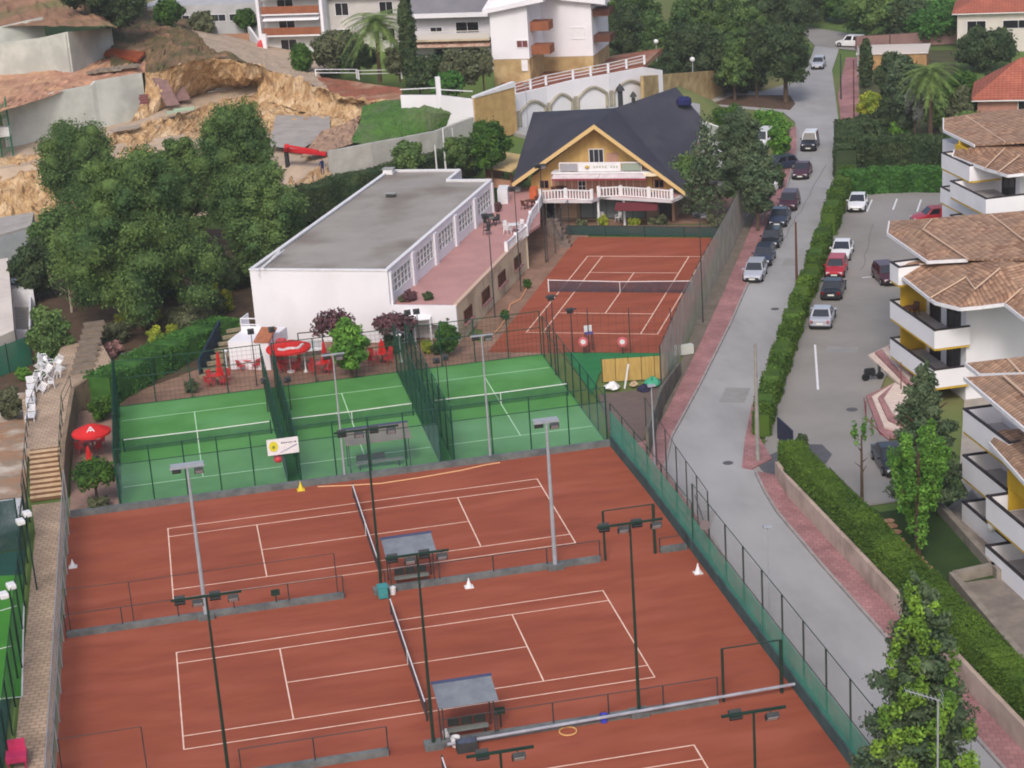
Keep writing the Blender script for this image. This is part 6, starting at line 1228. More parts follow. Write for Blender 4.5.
for z in(11.2,14.2): 
    mm=MB(); mm.prism([Q(u3+w3+.01,v3+.6),Q(u3+w3+2.0,v3+.6),Q(u3+w3+2.0,v3+3.4),Q(u3+w3+.01,v3+3.4)],z-.1,z+.7); mm.build('balcony',brownm,t)
MB().lathe(Q(u3+w3-.6,v3-1,17.4),[(.05,0),(.45,.1),(.5,.5),(.1,.55)],12).build('satellite_dish',whitepl,t)
# terrace with arched wall
zb=4.1; AW=[(516,128),(547,119),(574,113),(609,106),(645,97),(662,92)]; tops=[94,87,80,74,67,70]
t=W('arched_wall','white arcaded retaining wall with five blind arches behind the slate roof','retaining wall',at(516,128,zb)); m=MB(); P_=[at(x,y,zb) for x,y in AW]; Tz=[zt(p,y) for p,y in zip(P_,tops)]
for i in range(5): m.wall(P_[i],P_[i+1],zb-1,Tz[i],.4,Tz[i+1])
m.build('wall',white,t); print('arch tops',Tz)
sb=M('arch_stone',C(166,160,146),C(146,140,126),1)
for i in range(5):
    a,b=P_[i],P_[i+1]; dd=(b-a).normalized(); nn=Vector((dd.y,-dd.x,0)); 
    if nn.dot(CV-a)<0:nn=-nn
    L_=(b-a).length; a0=.09*L_;a1=.91*L_; hs=min(Tz[i],Tz[i+1])-zb-1.15; m=MB(); n=10; ts=[]
    if i==4: continue
    for k in range(n+1):
        f=k/n; ts.append(a+dd*(a0+(a1-a0)*f)+nn*.26+Vector((0,0,hs*.62+hs*.38*math.sin(math.pi*f))))
    base=[Vector((p.x,p.y,zb)) for p in (ts[0],ts[-1])]; pts=[base[0]]+ts+[base[1]]
    m.path(pts,.2,n=6); m.build('arch_rim',sb,t)
    mm=MB(); mm.wall(a+nn*.27-dd*.1,a+dd*.5+nn*.27,zb,zb+hs*.75,.1); mm.build('stone_pier',sb,t)
fence('railing','white railing with piers along the top of the arcaded wall',[P_[0].lerp(P_[1],.0)+E2*.5,P_[1]+E2*.5,P_[2]+E2*.5,P_[3]+E2*.5,P_[4]+E2*.5],1.0,whitep,z=8.0,sp=3.2,r=.16,rails=(.98,.6,.25),rail_r=.05,cat='railing')
sheet('red_terrace',[P_[0]+E2*.6,P_[1]+E2*.5,P_[2]+E2*.5,P_[3]+E2*.5,P_[4]+E2*.5,P_[4]+E2*12,P_[0]+E2*14-E1*6,P_[0]-E1*2.5+E2*5],7.9,redsoil,.6)
t=W('ochre_house_wall','ochre side wall with white coping beside the arcaded wall','wall',at(477,134,5)); a=at(476,136,5);b=at(516,124,5); m=MB(); m.wall(a,b,4,zt(a,98),.3,zt(b,83)); m.build('wall',M('ochre_render',C(192,160,108),C(170,140,92),1.0,bump=.02),t); m=MB(); m.wall(a,b,zt(a,98)+.01,zt(a,98)+.18,.5,zt(b,83)+.18); m.v=[(x,y,z if z>zt(a,98)+.05 else z) for x,y,z in m.v]; m.build('coping',whitep,t)
t=W('white_terrace_wall','white terrace wall with railing above the green mound','wall',at(402,112,7.5)); a=at(402,112,7.6);b=at(440,112,7.4);c=at(475,125,6.2); m=MB(); m.wall(a,b,6.5,zt(a,95),.25,zt(b,95)); m.wall(b,c,5.5,zt(b,95),.25,zt(c,99)); m.build('wall',white,t); m=MB(); [m.wall(p,q,zt(p,90),zt(p,90)+.1,.08) for p,q in((a,b),(b,c))]; m.build('rail',whitep,t); MB().box(b+Vector((0,0,1.9)),(.5,.5,3.9)).build('pier',white,t)
fence('railing','white terrace railing above the red slope in front of the palm',[at(316,77,8.6),at(357,77,8.6),at(359,79,8.5),at(402,79,8.4)],1.0,whitep,z=8.5,sp=4,r=.09,rails=(1,.6),rail_r=.05,cat='railing')
sheet('service_road',A_((500,128),(546,126),(640,108),(668,98),(700,104),(700,112),(660,118),(600,128),(540,140),z=4.2),4.2,road,.4)
t=W('stone_wall','rubble stone wall between arcaded wall and the street','wall',at(645,92,4)); a=at(643,104,3.8);b=at(668,100,2.6);c=at(722,92,.2); m=MB(); m.wall(a,b,2,zt(a,76),.4,zt(b,74)); m.wall(b,c,0,zt(b,74),.4,zt(c,70)); m.build('wall',stoneb,t)
# ================================================================ CARS
cw=carpaint('white',C(222,222,226)); csv=carpaint('silver',C(170,174,186)); cbk=carpaint('black',C(34,36,42)); cdb=carpaint('dark_blue',C(48,54,74)); cgr=carpaint('dark_grey',C(70,74,84)); crd=carpaint('red',C(170,30,44)); cdr=carpaint('dark_red',C(70,26,38)); 
k=1.0
car_px('parked_car','silver hatchback nearest the camera in the row parked on the road','car',752,284,csv,'hatch',s=1.0)
car_px('parked_car','dark blue grey car right behind the silver hatchback on the road','car',761,268,cdb,'hatch')
car_px('parked_car','black car third in the row parked on the road','car',769,250,cbk,'hatch')
car_px('parked_car','dark blue saloon fourth in the row on the road, beside the mesh fence end','car',777,228,cdb,'sedan')
car_px('parked_car','maroon black car fifth in the row on the road, under the conifer','car',787,212,cdr,'hatch',s=1.05)
car_px('parked_car','dark maroon saloon alone in the road below the white roofed jeep','car',800,180,cdr,'sedan')
car_px('parked_jeep','black jeep with white roof parked on the upper road','jeep',808,152,cbk,'jeep',roofmat=cw)
car_px('parked_car','white estate car seen from its side at the far end of the road','car',838,46,cw,'suv',dh=-1.9,s=.95)
car_px('parked_car','grey car half hidden by the pine at the far end of the road','car',817,70,csv,'hatch')
car_px('parked_car','white car at the far end of the parking lot beside the hedge','car',856,213,cw,'sedan')
car_px('parked_car','white car in the parking lot directly behind the red car','car',840,262,cw,'sedan')
car_px('parked_car','bright red car between the white and the dark car in the lot','car',834,280,crd,'hatch')
car_px('parked_car','black saloon right in front of the bright red car in the lot','car',831,301,cbk,'sedan',face='rear')
car_px('parked_car','silver saloon alone at the near end of the parking lot row','car',820,330,csv,'sedan',face='rear')
car_px('parked_car','red car half hidden by the middle apartment roof','car',912,224,crd,'hatch',dh=-1.2)
car_px('parked_car','dark red car half hidden behind the middle apartment balcony','car',893,287,cdr,'hatch',dh=.35)
car_px('parked_car','black car beside the far apartment balcony','car',951,216,cbk,'hatch',dh=-.4)
car_px('parked_car','dark car with glossy roof half hidden behind the bright green tree in the lot','car',898,478,cbk,'sedan',dh=.3)
car_px('parked_car','white car between the conifer and the green vine beside the upper road','car',764,195,cw,'hatch',dh=-.2)
car_px('parked_van','white van partly hidden behind the conifers near the chalet','van',758,150,cw,'van',dh=-.2)
car_px('parked_car','dark blue car behind the conifers near the chalet','car',763,172,cdb,'hatch',dh=-.9)
# ================================================================ TREES, left
T=tree_px
T('pine_tree','round dark pine at the upper left standing before the large concrete wall','tree',86,232,118,78,'round',L_pine,low=204,size=.15,nb=26,n=24000)
T('pine_tree','biggest broad pine in the left garden with visible trunk','tree',142,330,150,176,'pine',L_pine,low=306,n=76000,rt=.45,nb=52,size=.15)
T('pine_tree','tall dark pine to the right of the broad pine in front of the tan bank','tree',246,262,96,84,'round',L_pine,low=232,n=34000,nb=40,size=.15)
T('pine_tree','dark pine between the broad pine and the white hall','tree',272,290,158,104,'pine',L_pine2,low=270,n=34000,nb=36,size=.15)
T('pine_tree','smaller pine behind the broad pine at its upper right','tree',190,250,132,84,'pine',L_pine,low=230,size=.15,nb=26,n=26000)
T('pine_tree','dark pine behind the broad pine at its left','tree',66,290,204,54,'round',L_pine2,low=270)
T('pine_tree','low dark pine beside the back wall of the white hall','tree',318,228,185,56,'round',L_dark,low=222,z=1)
T('bare_tree','leafless pale forked tree left of the broad pine','tree',72,312,268,44,'sprout',L_olive,n=160,size=.2,nb=6,bark=barkw,core=False,rt=.14)
T('olive_tree','round olive green bush beside the garden path on the left','bush',55,366,306,46,'round',L_pine2,low=364)
T('garden_tree','dark green tree behind the white annex on the left edge','tree',38,300,240,50,'round',L_dark,low=296)
T('garden_shrub','bushy dark green shrub below the grey outbuilding','shrub',60,262,228,44,'round',L_vine,low=258)
for i,(x,y,w,h,mt,lb) in enumerate([(157,348,18,22,L_yel,'yellow flowering bush left of a matching pair below the broad pine'),(173,342,14,18,L_yel,'yellow flowering bush right of a matching pair below the broad pine'),(124,326,20,14,L_yel,'yellow green bush left of the pine trunk'),(156,322,16,12,L_yel,'small yellow green bush right of the pine trunk'),(213,294,14,12,L_yel,'yellow bush near the hall, uppermost of its cluster'),(228,312,16,24,L_yel,'tall yellow bush beside the left corner of the hall'),(184,303,14,14,L_yel,'yellow green bush in the middle of the garden'),(190,332,60,22,L_olive,'grey green shrub mass beside the clipped green hedge'),(205,318,44,22,L_dark,'dark shrub mass behind the yellow bushes'),(110,342,44,18,L_olive,'pale green shrub at the garden path bend'),(92,350,22,14,L_grey,'whitish flowering shrub left beside the garden path'),(112,356,26,14,leaf('pink_flowers',(176,130,130),(130,110,96),1.5),'pinkish flowering shrub beside the garden path'),(128,362,14,10,L_grey,'small white flowering shrub by the end of the green hedge'),(86,372,16,12,L_yel,'small lime bush at the garden steps'),(52,376,40,14,L_vine,'low green shrub below the olive bush'),(24,380,16,12,L_bright,'lime green bush by the teal windscreen'),(205,274,60,26,L_dark,'dark shrubs between the pines'),(160,300,60,26,L_dark,'dark shrubs around the trunk of the broad pine'),(236,288,40,26,L_dark,'dark bush at the back left corner of the hall'),(12,420,30,34,L_olive,'dry grey bush beside the loungers'),(100,300,60,30,L_dark,'dark bush left of the pine trunk')]):
    shrub_px('garden_shrub',lb,'shrub',x,y,w,h,mt)
hedge('leafy_hedge','bright green ivy hedge running diagonally above the left green court',[at(100,404),at(135,384),at(172,364),at(206,347),at(232,335)],2.6,[2.2,2.0,2.0,1.8,1.6],L_vine,dens=60,wob=.25)
hedge('dark_hedge','dark hedge behind the flat hall roof below the pale boundary wall',[at(288,212,4.2),at(335,188,5),at(395,172,5.2),at(440,160,5.2),at(476,152,5.2)],2.0,3.0,L_dark,z=3.0)
T('young_tree','small round tree with bedding at its foot beside the red parasols','tree',98,505,462,46,'umbrella',L_mid,low=492,size=.16,n=2600)
shrub_px('garden_shrub','low planting around the foot of the small tree by the parasols','shrub',100,508,26,10,L_olive)
shrub_px('garden_shrub','spiky green plant behind the open red parasol','shrub',103,420,30,24,L_mid)
shrub_px('garden_shrub','dark trailing plant at the end of the ivy hedge','shrub',112,400,26,24,L_vine)
shrub_px('potted_shrub','low green shrub behind the back fence of the left green court','shrub',192,392,16,12,L_olive)
# patio trees
T('patio_tree','bright green feathery tree on the patio before the hall','tree',352,378,318,40,'round',L_bright,low=372,size=.2,n=3500)
T('plum_tree','purple leaved plum tree spreading before the hall left of the green tree','tree',338,366,313,46,'umbrella',L_purple,low=340,size=.22,n=1400,core=False)
T('plum_tree','purple leaved tree right of the green tree before the hall','tree',396,352,316,46,'umbrella',L_purple,low=335,size=.22,n=1400,core=False)
T('patio_shrub','green shrub tree beside the cream wall corner','tree',449,356,322,26,'round',L_mid,low=352,size=.2)
shrub_px('patio_shrub','yellow flowering round shrub before the hall','shrub',427,353,14,13,L_yel); shrub_px('patio_shrub','dark green shrub under the right purple tree','shrub',395,352,26,18,L_dark); shrub_px('patio_shrub','dark shrub beside the yellow flowering shrub','shrub',438,354,14,12,L_dark)
for x,y,w,h,mt,lb in ((410,301,18,9,L_purple,'reddish potted plants at the near end of the pink deck'),(428,300,12,8,L_dark,'dark potted plants at the near end of the pink deck'),(402,302,8,6,L_olive,'small potted plants in the near corner of the pink deck'),(540,186,16,7,L_dark,'potted plant on the chalet balcony, leftmost'),(560,186,12,6,L_olive,'potted plant on the chalet balcony before the panels'),(585,186,16,6,L_dark,'potted plant on the chalet balcony by the door'),(498,212,7,10,L_purple,'red leaved potted plant beside the white fridge')):
    shrub_px('potted_plant',lb,'plant',x,y,w,h,mt,z=3.0)
for x,y,w,h,mt,lb in ((603,226,12,10,L_yel,'yellow green plant in the planter by the white column'),(634,227,14,9,L_yel,'yellow flowering plant in the middle of the planter'),(657,226,22,9,L_olive,'greenish plant at the right part of the planter'),(582,227,14,7,L_olive,'low plant at the left part of the planter'),(720,230,30,16,L_olive,'shrub at the far right corner of the far court'),(505,320,10,10,L_mid,'green plant at the foot of the cream wall, near one'),(527,288,9,9,L_mid,'green plant at the foot of the cream wall, middle one')):
    shrub_px('planter_plant',lb,'plant',x,y,w,h,mt)
# mid background
T('palm_tree','bright green palm like tree beside the ochre wall','tree',492,176,118,40,'round',L_mid,z=4.5,low=168); T('garden_tree','dark tree between the ochre wall and the boundary wall','tree',462,172,136,36,'round',L_pine,z=4.5,low=168); T('garden_tree','light green bushy tree behind the hall roof','tree',410,176,142,34,'round',L_pine2,z=4.8,low=170)
def palm(label,x,y,ty,z,w,n=26,mat=None):
    b=at(x,y,z); H=zt(b,ty)-z; R=w*depth(b)/F/2; t=thing('palm_tree',label,'palm tree',b); hb=H*.72; m=MB(); m.tube((0,0,-.3),(.1,0,hb),.28,.22,10); m.build('trunk',barkm,t)
    rd=random.Random(int(x)); V=[];Fs=[]
    for i in range(n):
        a=i*2.4; el=1.25-1.7*(i/n); Lf=R*rd.uniform(.9,1.15); p=Vector((.1,0,hb)); seg=7; pr=None
        for k in range(seg+1):
            f=k/seg; q=Vector((.1+math.cos(a)*Lf*f*max(.25,math.cos(el*(1-f*.5))),math.sin(a)*Lf*f*max(.25,math.cos(el*(1-f*.5))),hb+Lf*(math.sin(el)*f-.75*f*f)+.3)); sd=Vector((-math.sin(a),math.cos(a),0))
            if k>0:
                for s in(-1,1):
                    for j in range(4):
                        c=pr.lerp(q,j/4); wd=(.75*math.sin(math.pi*min(1,f*.9+.1))+.15); tip=c+sd*s*wd*R*.28+(q-pr)*.6-Vector((0,0,.25*R*.2)); V+= [c,c+(q-pr)*.2,tip]; Fs.append((len(V)-3,len(V)-2,len(V)-1))
            pr=q
    m=MB(); m.v=[tuple(v) for v in V]; m.f=Fs; m.build('crown',mat or L_palm,t); return t
palm('tall palm in front of the pale apartments at the top left',380,80,5,8.2,74,40)
palm('palm with drooping fronds in the garden at the top right',930,150,48,0,62,44)
T('cypress_tree','tall narrow dark cypress in front of the grey roofed apartments','tree',411,82,-8,17,'column',L_dark,z=8.2,low=80,n=5000)
for i,(x,y,ty,w,st,mt,z,lb) in enumerate([(338,72,30,54,'round',L_olive,8.4,'grey green tree left of the tall palm'),(303,74,44,22,'column',L_mid,8.6,'narrow green shrub column at the left end of the railing'),(360,74,44,38,'round',L_dark,8.3,'dark shrub tree under the tall palm'),(400,80,44,30,'round',L_olive,8.2,'pale shrub right of the tall palm'),(430,84,54,36,'round',L_dark,8.1,'dark round bush right of the cypress'),(462,90,50,44,'round',L_olive,8.0,'vine covered shrub before the ground floor windows'),(484,88,52,26,'umbrella',L_olive,8.0,'weeping grey green tree at the corner of the white apartments'),(448,98,72,36,'round',L_vine,7.9,'green bush above the white terrace wall'),(420,92,74,30,'round',L_dark,8.0,'dark low shrub behind the white terrace wall'),(170,26,0,34,'round',L_mid,13,'bright green tree at the top left by the flats'),(204,40,10,26,'round',L_olive,11,'small grey green tree before the low annex'),(247,34,8,22,'round',L_mid,10,'bright shrub before the low annex'),(120,30,-16,56,'round',L_dark,14.5,'large dark tree at the top left above the concrete walls'),(85,8,-20,50,'round',L_dark,18,'dark bushes at the very top left')]):
    T('garden_tree',lb,'tree',x,y,ty,w,st,mt,z=z,low=y-4)
# background forest top centre
fl=[(628,72,2,60),(660,80,14,60),(695,88,22,64),(600,60,-10,60),(642,56,-14,70),(690,60,-4,70),(724,96,30,62),(750,80,6,60),(735,60,-10,50),(775,60,-12,70),(800,30,-20,50),(668,98,52,40)]
lbs=['left of the street lamps','behind the arcaded wall','left of the central street lamp','beside the right end of the white flats','behind the flats, darkest','in the middle of the wood','right of the central street lamp','with a tall crown in the middle','behind the tall crowned tree','at the top right of the wood','at the far end by the grass field','small, behind the stone wall']
for (x,y,ty,w),lb in zip(fl,lbs):
    T('pine_tree','dark woodland pine '+lb,'tree',x,y,ty,w,'round' if x%2 else 'pine',[L_dark,L_pine][x%3==0],z=0,low=y-10,n=12000,size=.24,nb=20,group='woodland trees behind the flats')
for x,y,ty,w_,lb in ((614,44,-20,50,'behind the flats roof end'),(712,30,-30,60,'at the very top, middle'),(762,34,-30,50,'at the very top, right')): T('pine_tree','tall woodland pine '+lb,'tree',x,y,ty,w_,'round',L_dark,low=y-6,n=9000,size=.3,nb=18,group='woodland trees behind the flats')
T('pine_tree','umbrella pine with bare trunk on the traffic island','tree',786,104,20,58,'round',L_dark,low=82,rt=.35,n=8000); T('pine_tree','dark pine on the left of the traffic island','tree',735,102,34,40,'pine',L_pine,low=88,n=6000); T('pine_tree','slim dark pine in the middle of the traffic island','tree',757,98,16,40,'pine',L_dark,low=84)
for x,y,w,h,mt,lb in ((655,72,60,16,L_dark,'dark undergrowth at the foot of the wood, left'),(715,84,60,18,L_dark,'dark undergrowth at the foot of the wood, right'),(600,66,40,20,L_dark,'dark undergrowth behind the white flats'),(745,90,50,14,L_dark,'undergrowth along the traffic island')):
    shrub_px('undergrowth',lb,'shrub',x,y,w,h,mt)
sheet('traffic_island',A_((712,104),(735,96),(790,96),(795,104),(790,110),(740,106)),.12,M('island_soil',C(96,74,62),C(78,62,52),1,1),.2)
# right back garden
for x,y,ty,w,st,mt,lb in [(870,120,92,26,'round',L_yel,'round yellow green bush by the upper road'),(862,148,118,42,'round',L_dark,'dark shrub overhanging the road before the garden'),(900,140,118,30,'round',L_bright,'bright green shrub in the middle of the back garden'),(905,140,54,40,'round',L_con,'dark tree left of the drooping palm'),(960,150,84,40,'pine',L_olive,'olive green tree behind the far apartments'),(915,148,90,22,'sprout',L_grey,'thin pale branched tree in the back garden'),(985,70,30,60,'round',L_dark,'dark trees before the white house with red roof'),(940,130,100,30,'column',L_pine2,'feathery light green cypress in the back garden'),(866,88,40,14,'column',L_dark,'slim green cypress at the upper road'),(898,104,52,44,'round',L_dark,'dark tree above the flat garage roof'),(925,112,66,40,'round',L_pine,'olive tree right of the flat garage roof'),(958,118,72,50,'round',L_mid,'green tree before the upper red roofed house'),(888,140,96,30,'round',L_dark,'dark tree between the yellow green bush and the hedge'),(970,160,110,44,'round',L_pine2,'olive green tree just left of the far tiled roof'),(905,36,0,60,'round',L_dark,'dark tree behind the panel fence'),(870,38,-8,60,'round',L_pine,'grey green tree at the top right by the grass field'),(935,44,6,50,'round',L_vine,'green tree behind the panel fence, right'),(845,22,-10,44,'round',L_mid,'light green tree at the end of the road'),(810,20,-16,50,'round',L_pine,'dark tree left of the white estate car'),(1000,100,70,40,'round',L_dark,'dark shrub between the two red roofed houses')]:
    T('garden_tree',lb,'tree',x,y,ty,w,st,mt,low=y-4)
hedge('tall_hedge','upper dark hedge tier across the back of the parking lot',[at(838,168),at(905,170),at(948,170)],3.0,3.4,L_dark,size=.24)
hedge('tall_hedge','lower green hedge tier right behind the parking lot edge',[at(842,196),at(870,192),at(905,190),at(945,190)],2.4,2.2,L_vine,size=.24)
hedge('tall_hedge','dark hedge block at the top left corner of the parking lot',[at(846,178),at(850,158),at(846,146)],2.4,3.0,L_dark,size=.24)
hedge('clipped_hedge','clipped green hedge behind the panel fence at the top right',[at(895,30),at(955,28)],3,4,L_vine,size=.3,dens=30)
# near chalet conifers & vine
T('conifer_tree','large dark bluish conifer between the chalet and the road, taller','tree',742,222,106,62,'pine',L_con,low=200,n=30000,nb=34,size=.15); T('conifer_tree','feathery conifer at the right edge of the slate roof','tree',708,222,116,50,'cone',L_con,low=205,n=3000,core=False,nb=14); T('conifer_tree','bluish conifer overhanging the end of the tall mesh fence','tree',758,232,150,40,'round',L_con,low=218,n=6000)
T('garden_tree','mossy green branching tree at the right foot of the chalet','tree',692,214,156,56,'umbrella',L_pine2,low=196,n=3000)
for x,y,w,h,mt,lb in ((780,160,26,44,L_bright,'bright green vine on the wall beside the black jeep, lower'),(768,135,30,26,L_bright,'bright green vine above the white van'),(728,125,34,18,L_mid,'green vine at the top of the conifers'),(778,190,16,26,L_dark,'dark clipped bush at the end of the vine'),(700,120,20,14,L_olive,'pale shrub beside the slate roof end')): shrub_px('climbing_vine',lb,'vine',x,y,w,h,mt)
# right foreground
T('conifer_tree','dark conifer with layered branches in front of the near apartments','tree',924,512,362,88,'shaggy',L_con,low=490,n=22000,size=.13,nb=34,rt=.3,core=True,z=1.4)
t=T('budding_tree','bright green pollarded tree sprouting new leaves on the lawn','tree',918,558,426,80,'plume',L_bright,low=538,n=9000,size=.12,nb=13,core=False,rt=.2,z=1.4)
T('budding_tree','nearly bare tree with tufts of new leaves beside the clipped hedge','tree',862,504,418,28,'sprout',L_bright,low=470,n=260,size=.14,nb=7,core=False,rt=.12)
yy=-30.0
while proj((30.75,yy,6))[0]>919: yy+=.1
bT=Vector((30.75,yy,0)); HT=zt(bT,574)
tree('cypress_tree','big shaggy green tree covered in lime ivy at the bottom right','tree',bT,HT,150*depth(bT)/F/2,'shaggy',L_con,z0=.6,n=34000,size=.13,nb=44,rt=.3)
bb=bT; t=thing('ivy','lime green ivy climbing up the middle of the big bottom right tree','ivy',bb); bl=[]; rr_=random.Random(4); Hh_=zt(bb,578)
for i in range(46): f=i/46; a=-1.75+rr_.uniform(-1.1,1.1); r=(1-f)**.5*2.75; bl.append((math.cos(a)*r,math.sin(a)*r,Hh_*(.1+.88*f),.36*(1.15-f*.5)*rr_.uniform(.7,1.4),.36*(1.15-f*.5),.5*rr_.uniform(.6,1.4)))
leafmesh('foliage',L_ivy,t,bl,7500,.12,core=False); MB().tube((.2,-.3,0),(0,-.2,Hh_*.8),.06,.03).build('stem',barkm,t)
# tv antenna
b2=bT+Vector((-.5,-3.2,0)); t=thing('tv_antenna','thin tv antenna on a pole in front of the big bottom right tree','antenna',b2); hh=zt(b2,700); m=MB(); m.tube((0,0,0),(0,0,hh),.04); m.build('mast',steel,t); m=MB(); m.tube((.1,0,hh-.05),(-1.3,.2,hh+.55),.025); 
for i in range(9): f=i/8; c=Vector((.1-1.4*f,.2*f,hh-.05+.6*f)); m.tube(c+Vector((-.06,-.28,0)),c+Vector((.06,.28,0)),.014,n=4)
for dz in(-.25,.05,.3): m.tube((.1,-.3,hh+dz),(.25,.3,hh+dz),.014,n=4)
m.build('elements',steel,t)
# ================================================================ FURNITURE
CT=chair_proto; chairs=None
def chair_set(cx,cy,labels,mat,z=0,tlabel=None,tablemat=None,grp='plastic chairs round the patio tables',rad=.85,tg='round plastic tables'):
    global protoC
    c=at(cx,cy,z)
    for i,lb in enumerate(labels):
        a=i*2*math.pi/len(labels)+.6; p=c+Vector((math.cos(a)*rad,math.sin(a)*rad,0)); rz=a+math.pi/2
        if mat.name not in protoC: protoC[mat.name]=chair_proto('plastic_chair',lb,'chair',mat,p,rz,grp)
        else: dup(protoC[mat.name],p,rz,lb,grp)
    if tlabel:
        if tablemat.name not in protoT: protoT[tablemat.name]=table_proto('round_table',tlabel,'table',tablemat,c,0,tg)
        else: dup(protoT[tablemat.name],c,.3,tlabel,tg)
protoC={};protoT={}
def sides(n,where): return [f'red plastic chair on the {s} side of the table {where}' for s in ['right','far','left','near'][:n]]
chair_set(218,384,sides(4,'below the dark stair'),redp,tlabel='red round table by the foot of the dark stair',tablemat=redp)
chair_set(250,368,sides(4,'in front of the white shed'),redp,tlabel='red round table in front of the white shed',tablemat=redp)
chair_set(289,370,sides(4,'below the red and white parasol'),redp,tlabel='red round table below the red and white parasol',tablemat=redp)
chair_set(322,372,sides(4,'by the bench swing'),redp,tlabel='red round table right of the red and white parasol',tablemat=redp)
chair_set(381,362,sides(4,'beside the bright green tree'),redp,tlabel='red round table right of the bright green patio tree',tablemat=redp)
chair_set(91,450,sides(4,'under the open red parasol'),redp,tlabel='pinkish red round table under the open red parasol',tablemat=redp)
def wsides(n,where): return [f'white chair on the {s} side of the table {where}' for s in ['right','far','left','near'][:n]]
chair_set(514,232,wsides(4,'at the corner of the pink deck'),whitepl,z=3.0,tlabel='white round table at the corner of the pink deck',tablemat=whitepl)
chair_set(492,226,['dark chair left of the deck lamp by the hall windows','dark chair right of the deck lamp by the hall windows'],dgrey,z=3.0,tlabel='small dark table by the hall windows on the pink deck',tablemat=dgrey,rad=.6)
chair_set(484,236,['dark chair nearest the hall windows on the pink deck'],dgrey,z=3.0,rad=.4)
chair_set(530,208,['brown chair by the orange cabinet, right','brown chair by the orange cabinet, left'],brownm,z=3.0,tlabel='brown table by the orange cabinet',tablemat=brownm,rad=.7)
chair_set(560,194,['brown chair on the chalet balcony, left end, right of its table','brown chair on the chalet balcony, left end, left of its table'],brownm,z=2.9,tlabel='brown table at the left end of the chalet balcony',tablemat=brownm,rad=.7)
for x,lb in ((591,'white round table on the chalet balcony by the dark door'),(617,'white round table on the chalet balcony right of the door')): chair_set(x,190,[],whitepl,z=2.9,tlabel=lb,tablemat=whitepl)
for x,y,lb in ((600,222,'white chair inside the ground floor restaurant, leftmost'),(618,222,'white chair inside the ground floor restaurant, by the column'),(646,218,'white chair inside the ground floor restaurant, middle'),(655,218,'white chair inside the ground floor restaurant, rightmost')): chair_set(x,y,[lb],whitepl,z=.05,rad=.1)
chair_set(965,555-98,[],whitepl)
chair_set(910,303+14,['wooden chair on the top west balcony of the middle block','second wooden chair on the top west balcony of the middle block'],brownm,z=4.5,tlabel='wooden table on the top west balcony of the middle block',tablemat=brownm,rad=.6)
t,cn=parasol_open('parasol','open red parasol with white emblem left of the green courts',at(95,458),redc,1.35,2.55,2.0,dgrey); 
m=MB(); 
def onc(x,y): r=math.hypot(x,y)/1.35; return Vector((x,y,2.55-.55*r**1.25+.03))
P=[(-.35,-1.05),(-.28,-1.05),(-.03,-.5),(.22,-1.05),(.3,-1.05),(.02,-.38)]; rz_=Matrix.Rotation(-.3,2)
for a,b in (((-.34,-1.05),(-.02,-.42)),((.34,-1.05),(.02,-.42)),((-.26,-.86),(.26,-.86)),((0,-1.0),(0,-.62))): m.tube(onc(*(rz_@(Vector(a)*.75+Vector((0,-.1))))),onc(*(rz_@(Vector(b)*.75+Vector((0,-.1))))),.035,n=4)
m.build('emblem',whitepl,cn)
parasol_closed('closed red parasol just below the open red parasol',at(92,478),redc,2.3,dgrey,'closed red parasols'); parasol_closed('closed red parasol at the foot of the dark stair',at(221,384),redc,2.6,dgrey,'closed red parasols'); parasol_closed('closed red parasol right of the red and white parasol',at(326,372),redc,2.5,dgrey,'closed red parasols'); parasol_closed('closed red parasol right of the bright green patio tree',at(383,362),redc,1.9,dgrey,'closed red parasols')
t,cn=parasol_open('parasol','open red and white parasol beside the red drinks machine',at(291,372),redc,1.75,2.6,2.05,whitepl)
m=MB()
def onc2(x,y): r=math.hypot(x,y)/1.75; return Vector((x,y,2.6-.55*r**1.25+.03))
for k in range(12): a=-2.6+k*.16; b=a+.16; m.tube(onc2(1.25*math.cos(a),1.25*math.sin(a)-.1*math.sin(k)),onc2(1.25*math.cos(b),1.25*math.sin(b)-.1*math.sin(k+1)),.1,n=4)
m.build('swirl',whitepl,cn)
t,cn=parasol_open('parasol','small open cream parasol on the right end of the chalet balcony',at(653,194,2.9),M('cream_canvas',C(220,206,180)),1.05,2.4,2.15,dgrey)
for lb,x,y,ty in (('white lamp post at the far left of the patio by the stair',228,377,350),('white lamp post right of the red and white parasol',306,372,346),('white lamp post on the patio in front of the right purple tree',401,362,334)): 
    b=at(x,y); lamp_post(lb,b,zt(b,ty)-.3,group='white lamp posts on the patio')
t=W('white_bench','white framed bench swing against the hall wall behind the patio','bench',at(312,352)); a=at(300,356);b=at(324,354); m=MB(); m.wall(a,b,.4,.5,.5); m.build('seat',whitepl,t); m=MB(); m.wall(a+E2*.3,b+E2*.3,.5,1.1,.06); m.build('backrest',M('bench_back',C(180,182,190)),t); [MB().tube(p,p+Vector((0,0,1.9)),.05).build('post',dgrey,t) for p in(a,b)]; m=MB(); m.tube(a+Vector((0,0,1.9)),b+Vector((0,0,1.9)),.05); m.build('top_bar',dgrey,t)
t=W('entrance_canopy','white canopy with dark opening at the foot of the hall front wall','canopy',at(420,345)); a,b=at(400,348),at(432,345); m=MB(); m.slab([a+Vector((0,0,2.2)),b+Vector((0,0,2.2)),b+E2*1.2+Vector((0,0,2.5)),a+E2*1.2+Vector((0,0,2.5))],.08); m.build('roof',whitep,t); [MB().tube(p,p+Vector((0,0,2.2)),.06).build('post',whitep,t) for p in(a,(a+b)/2,b)]
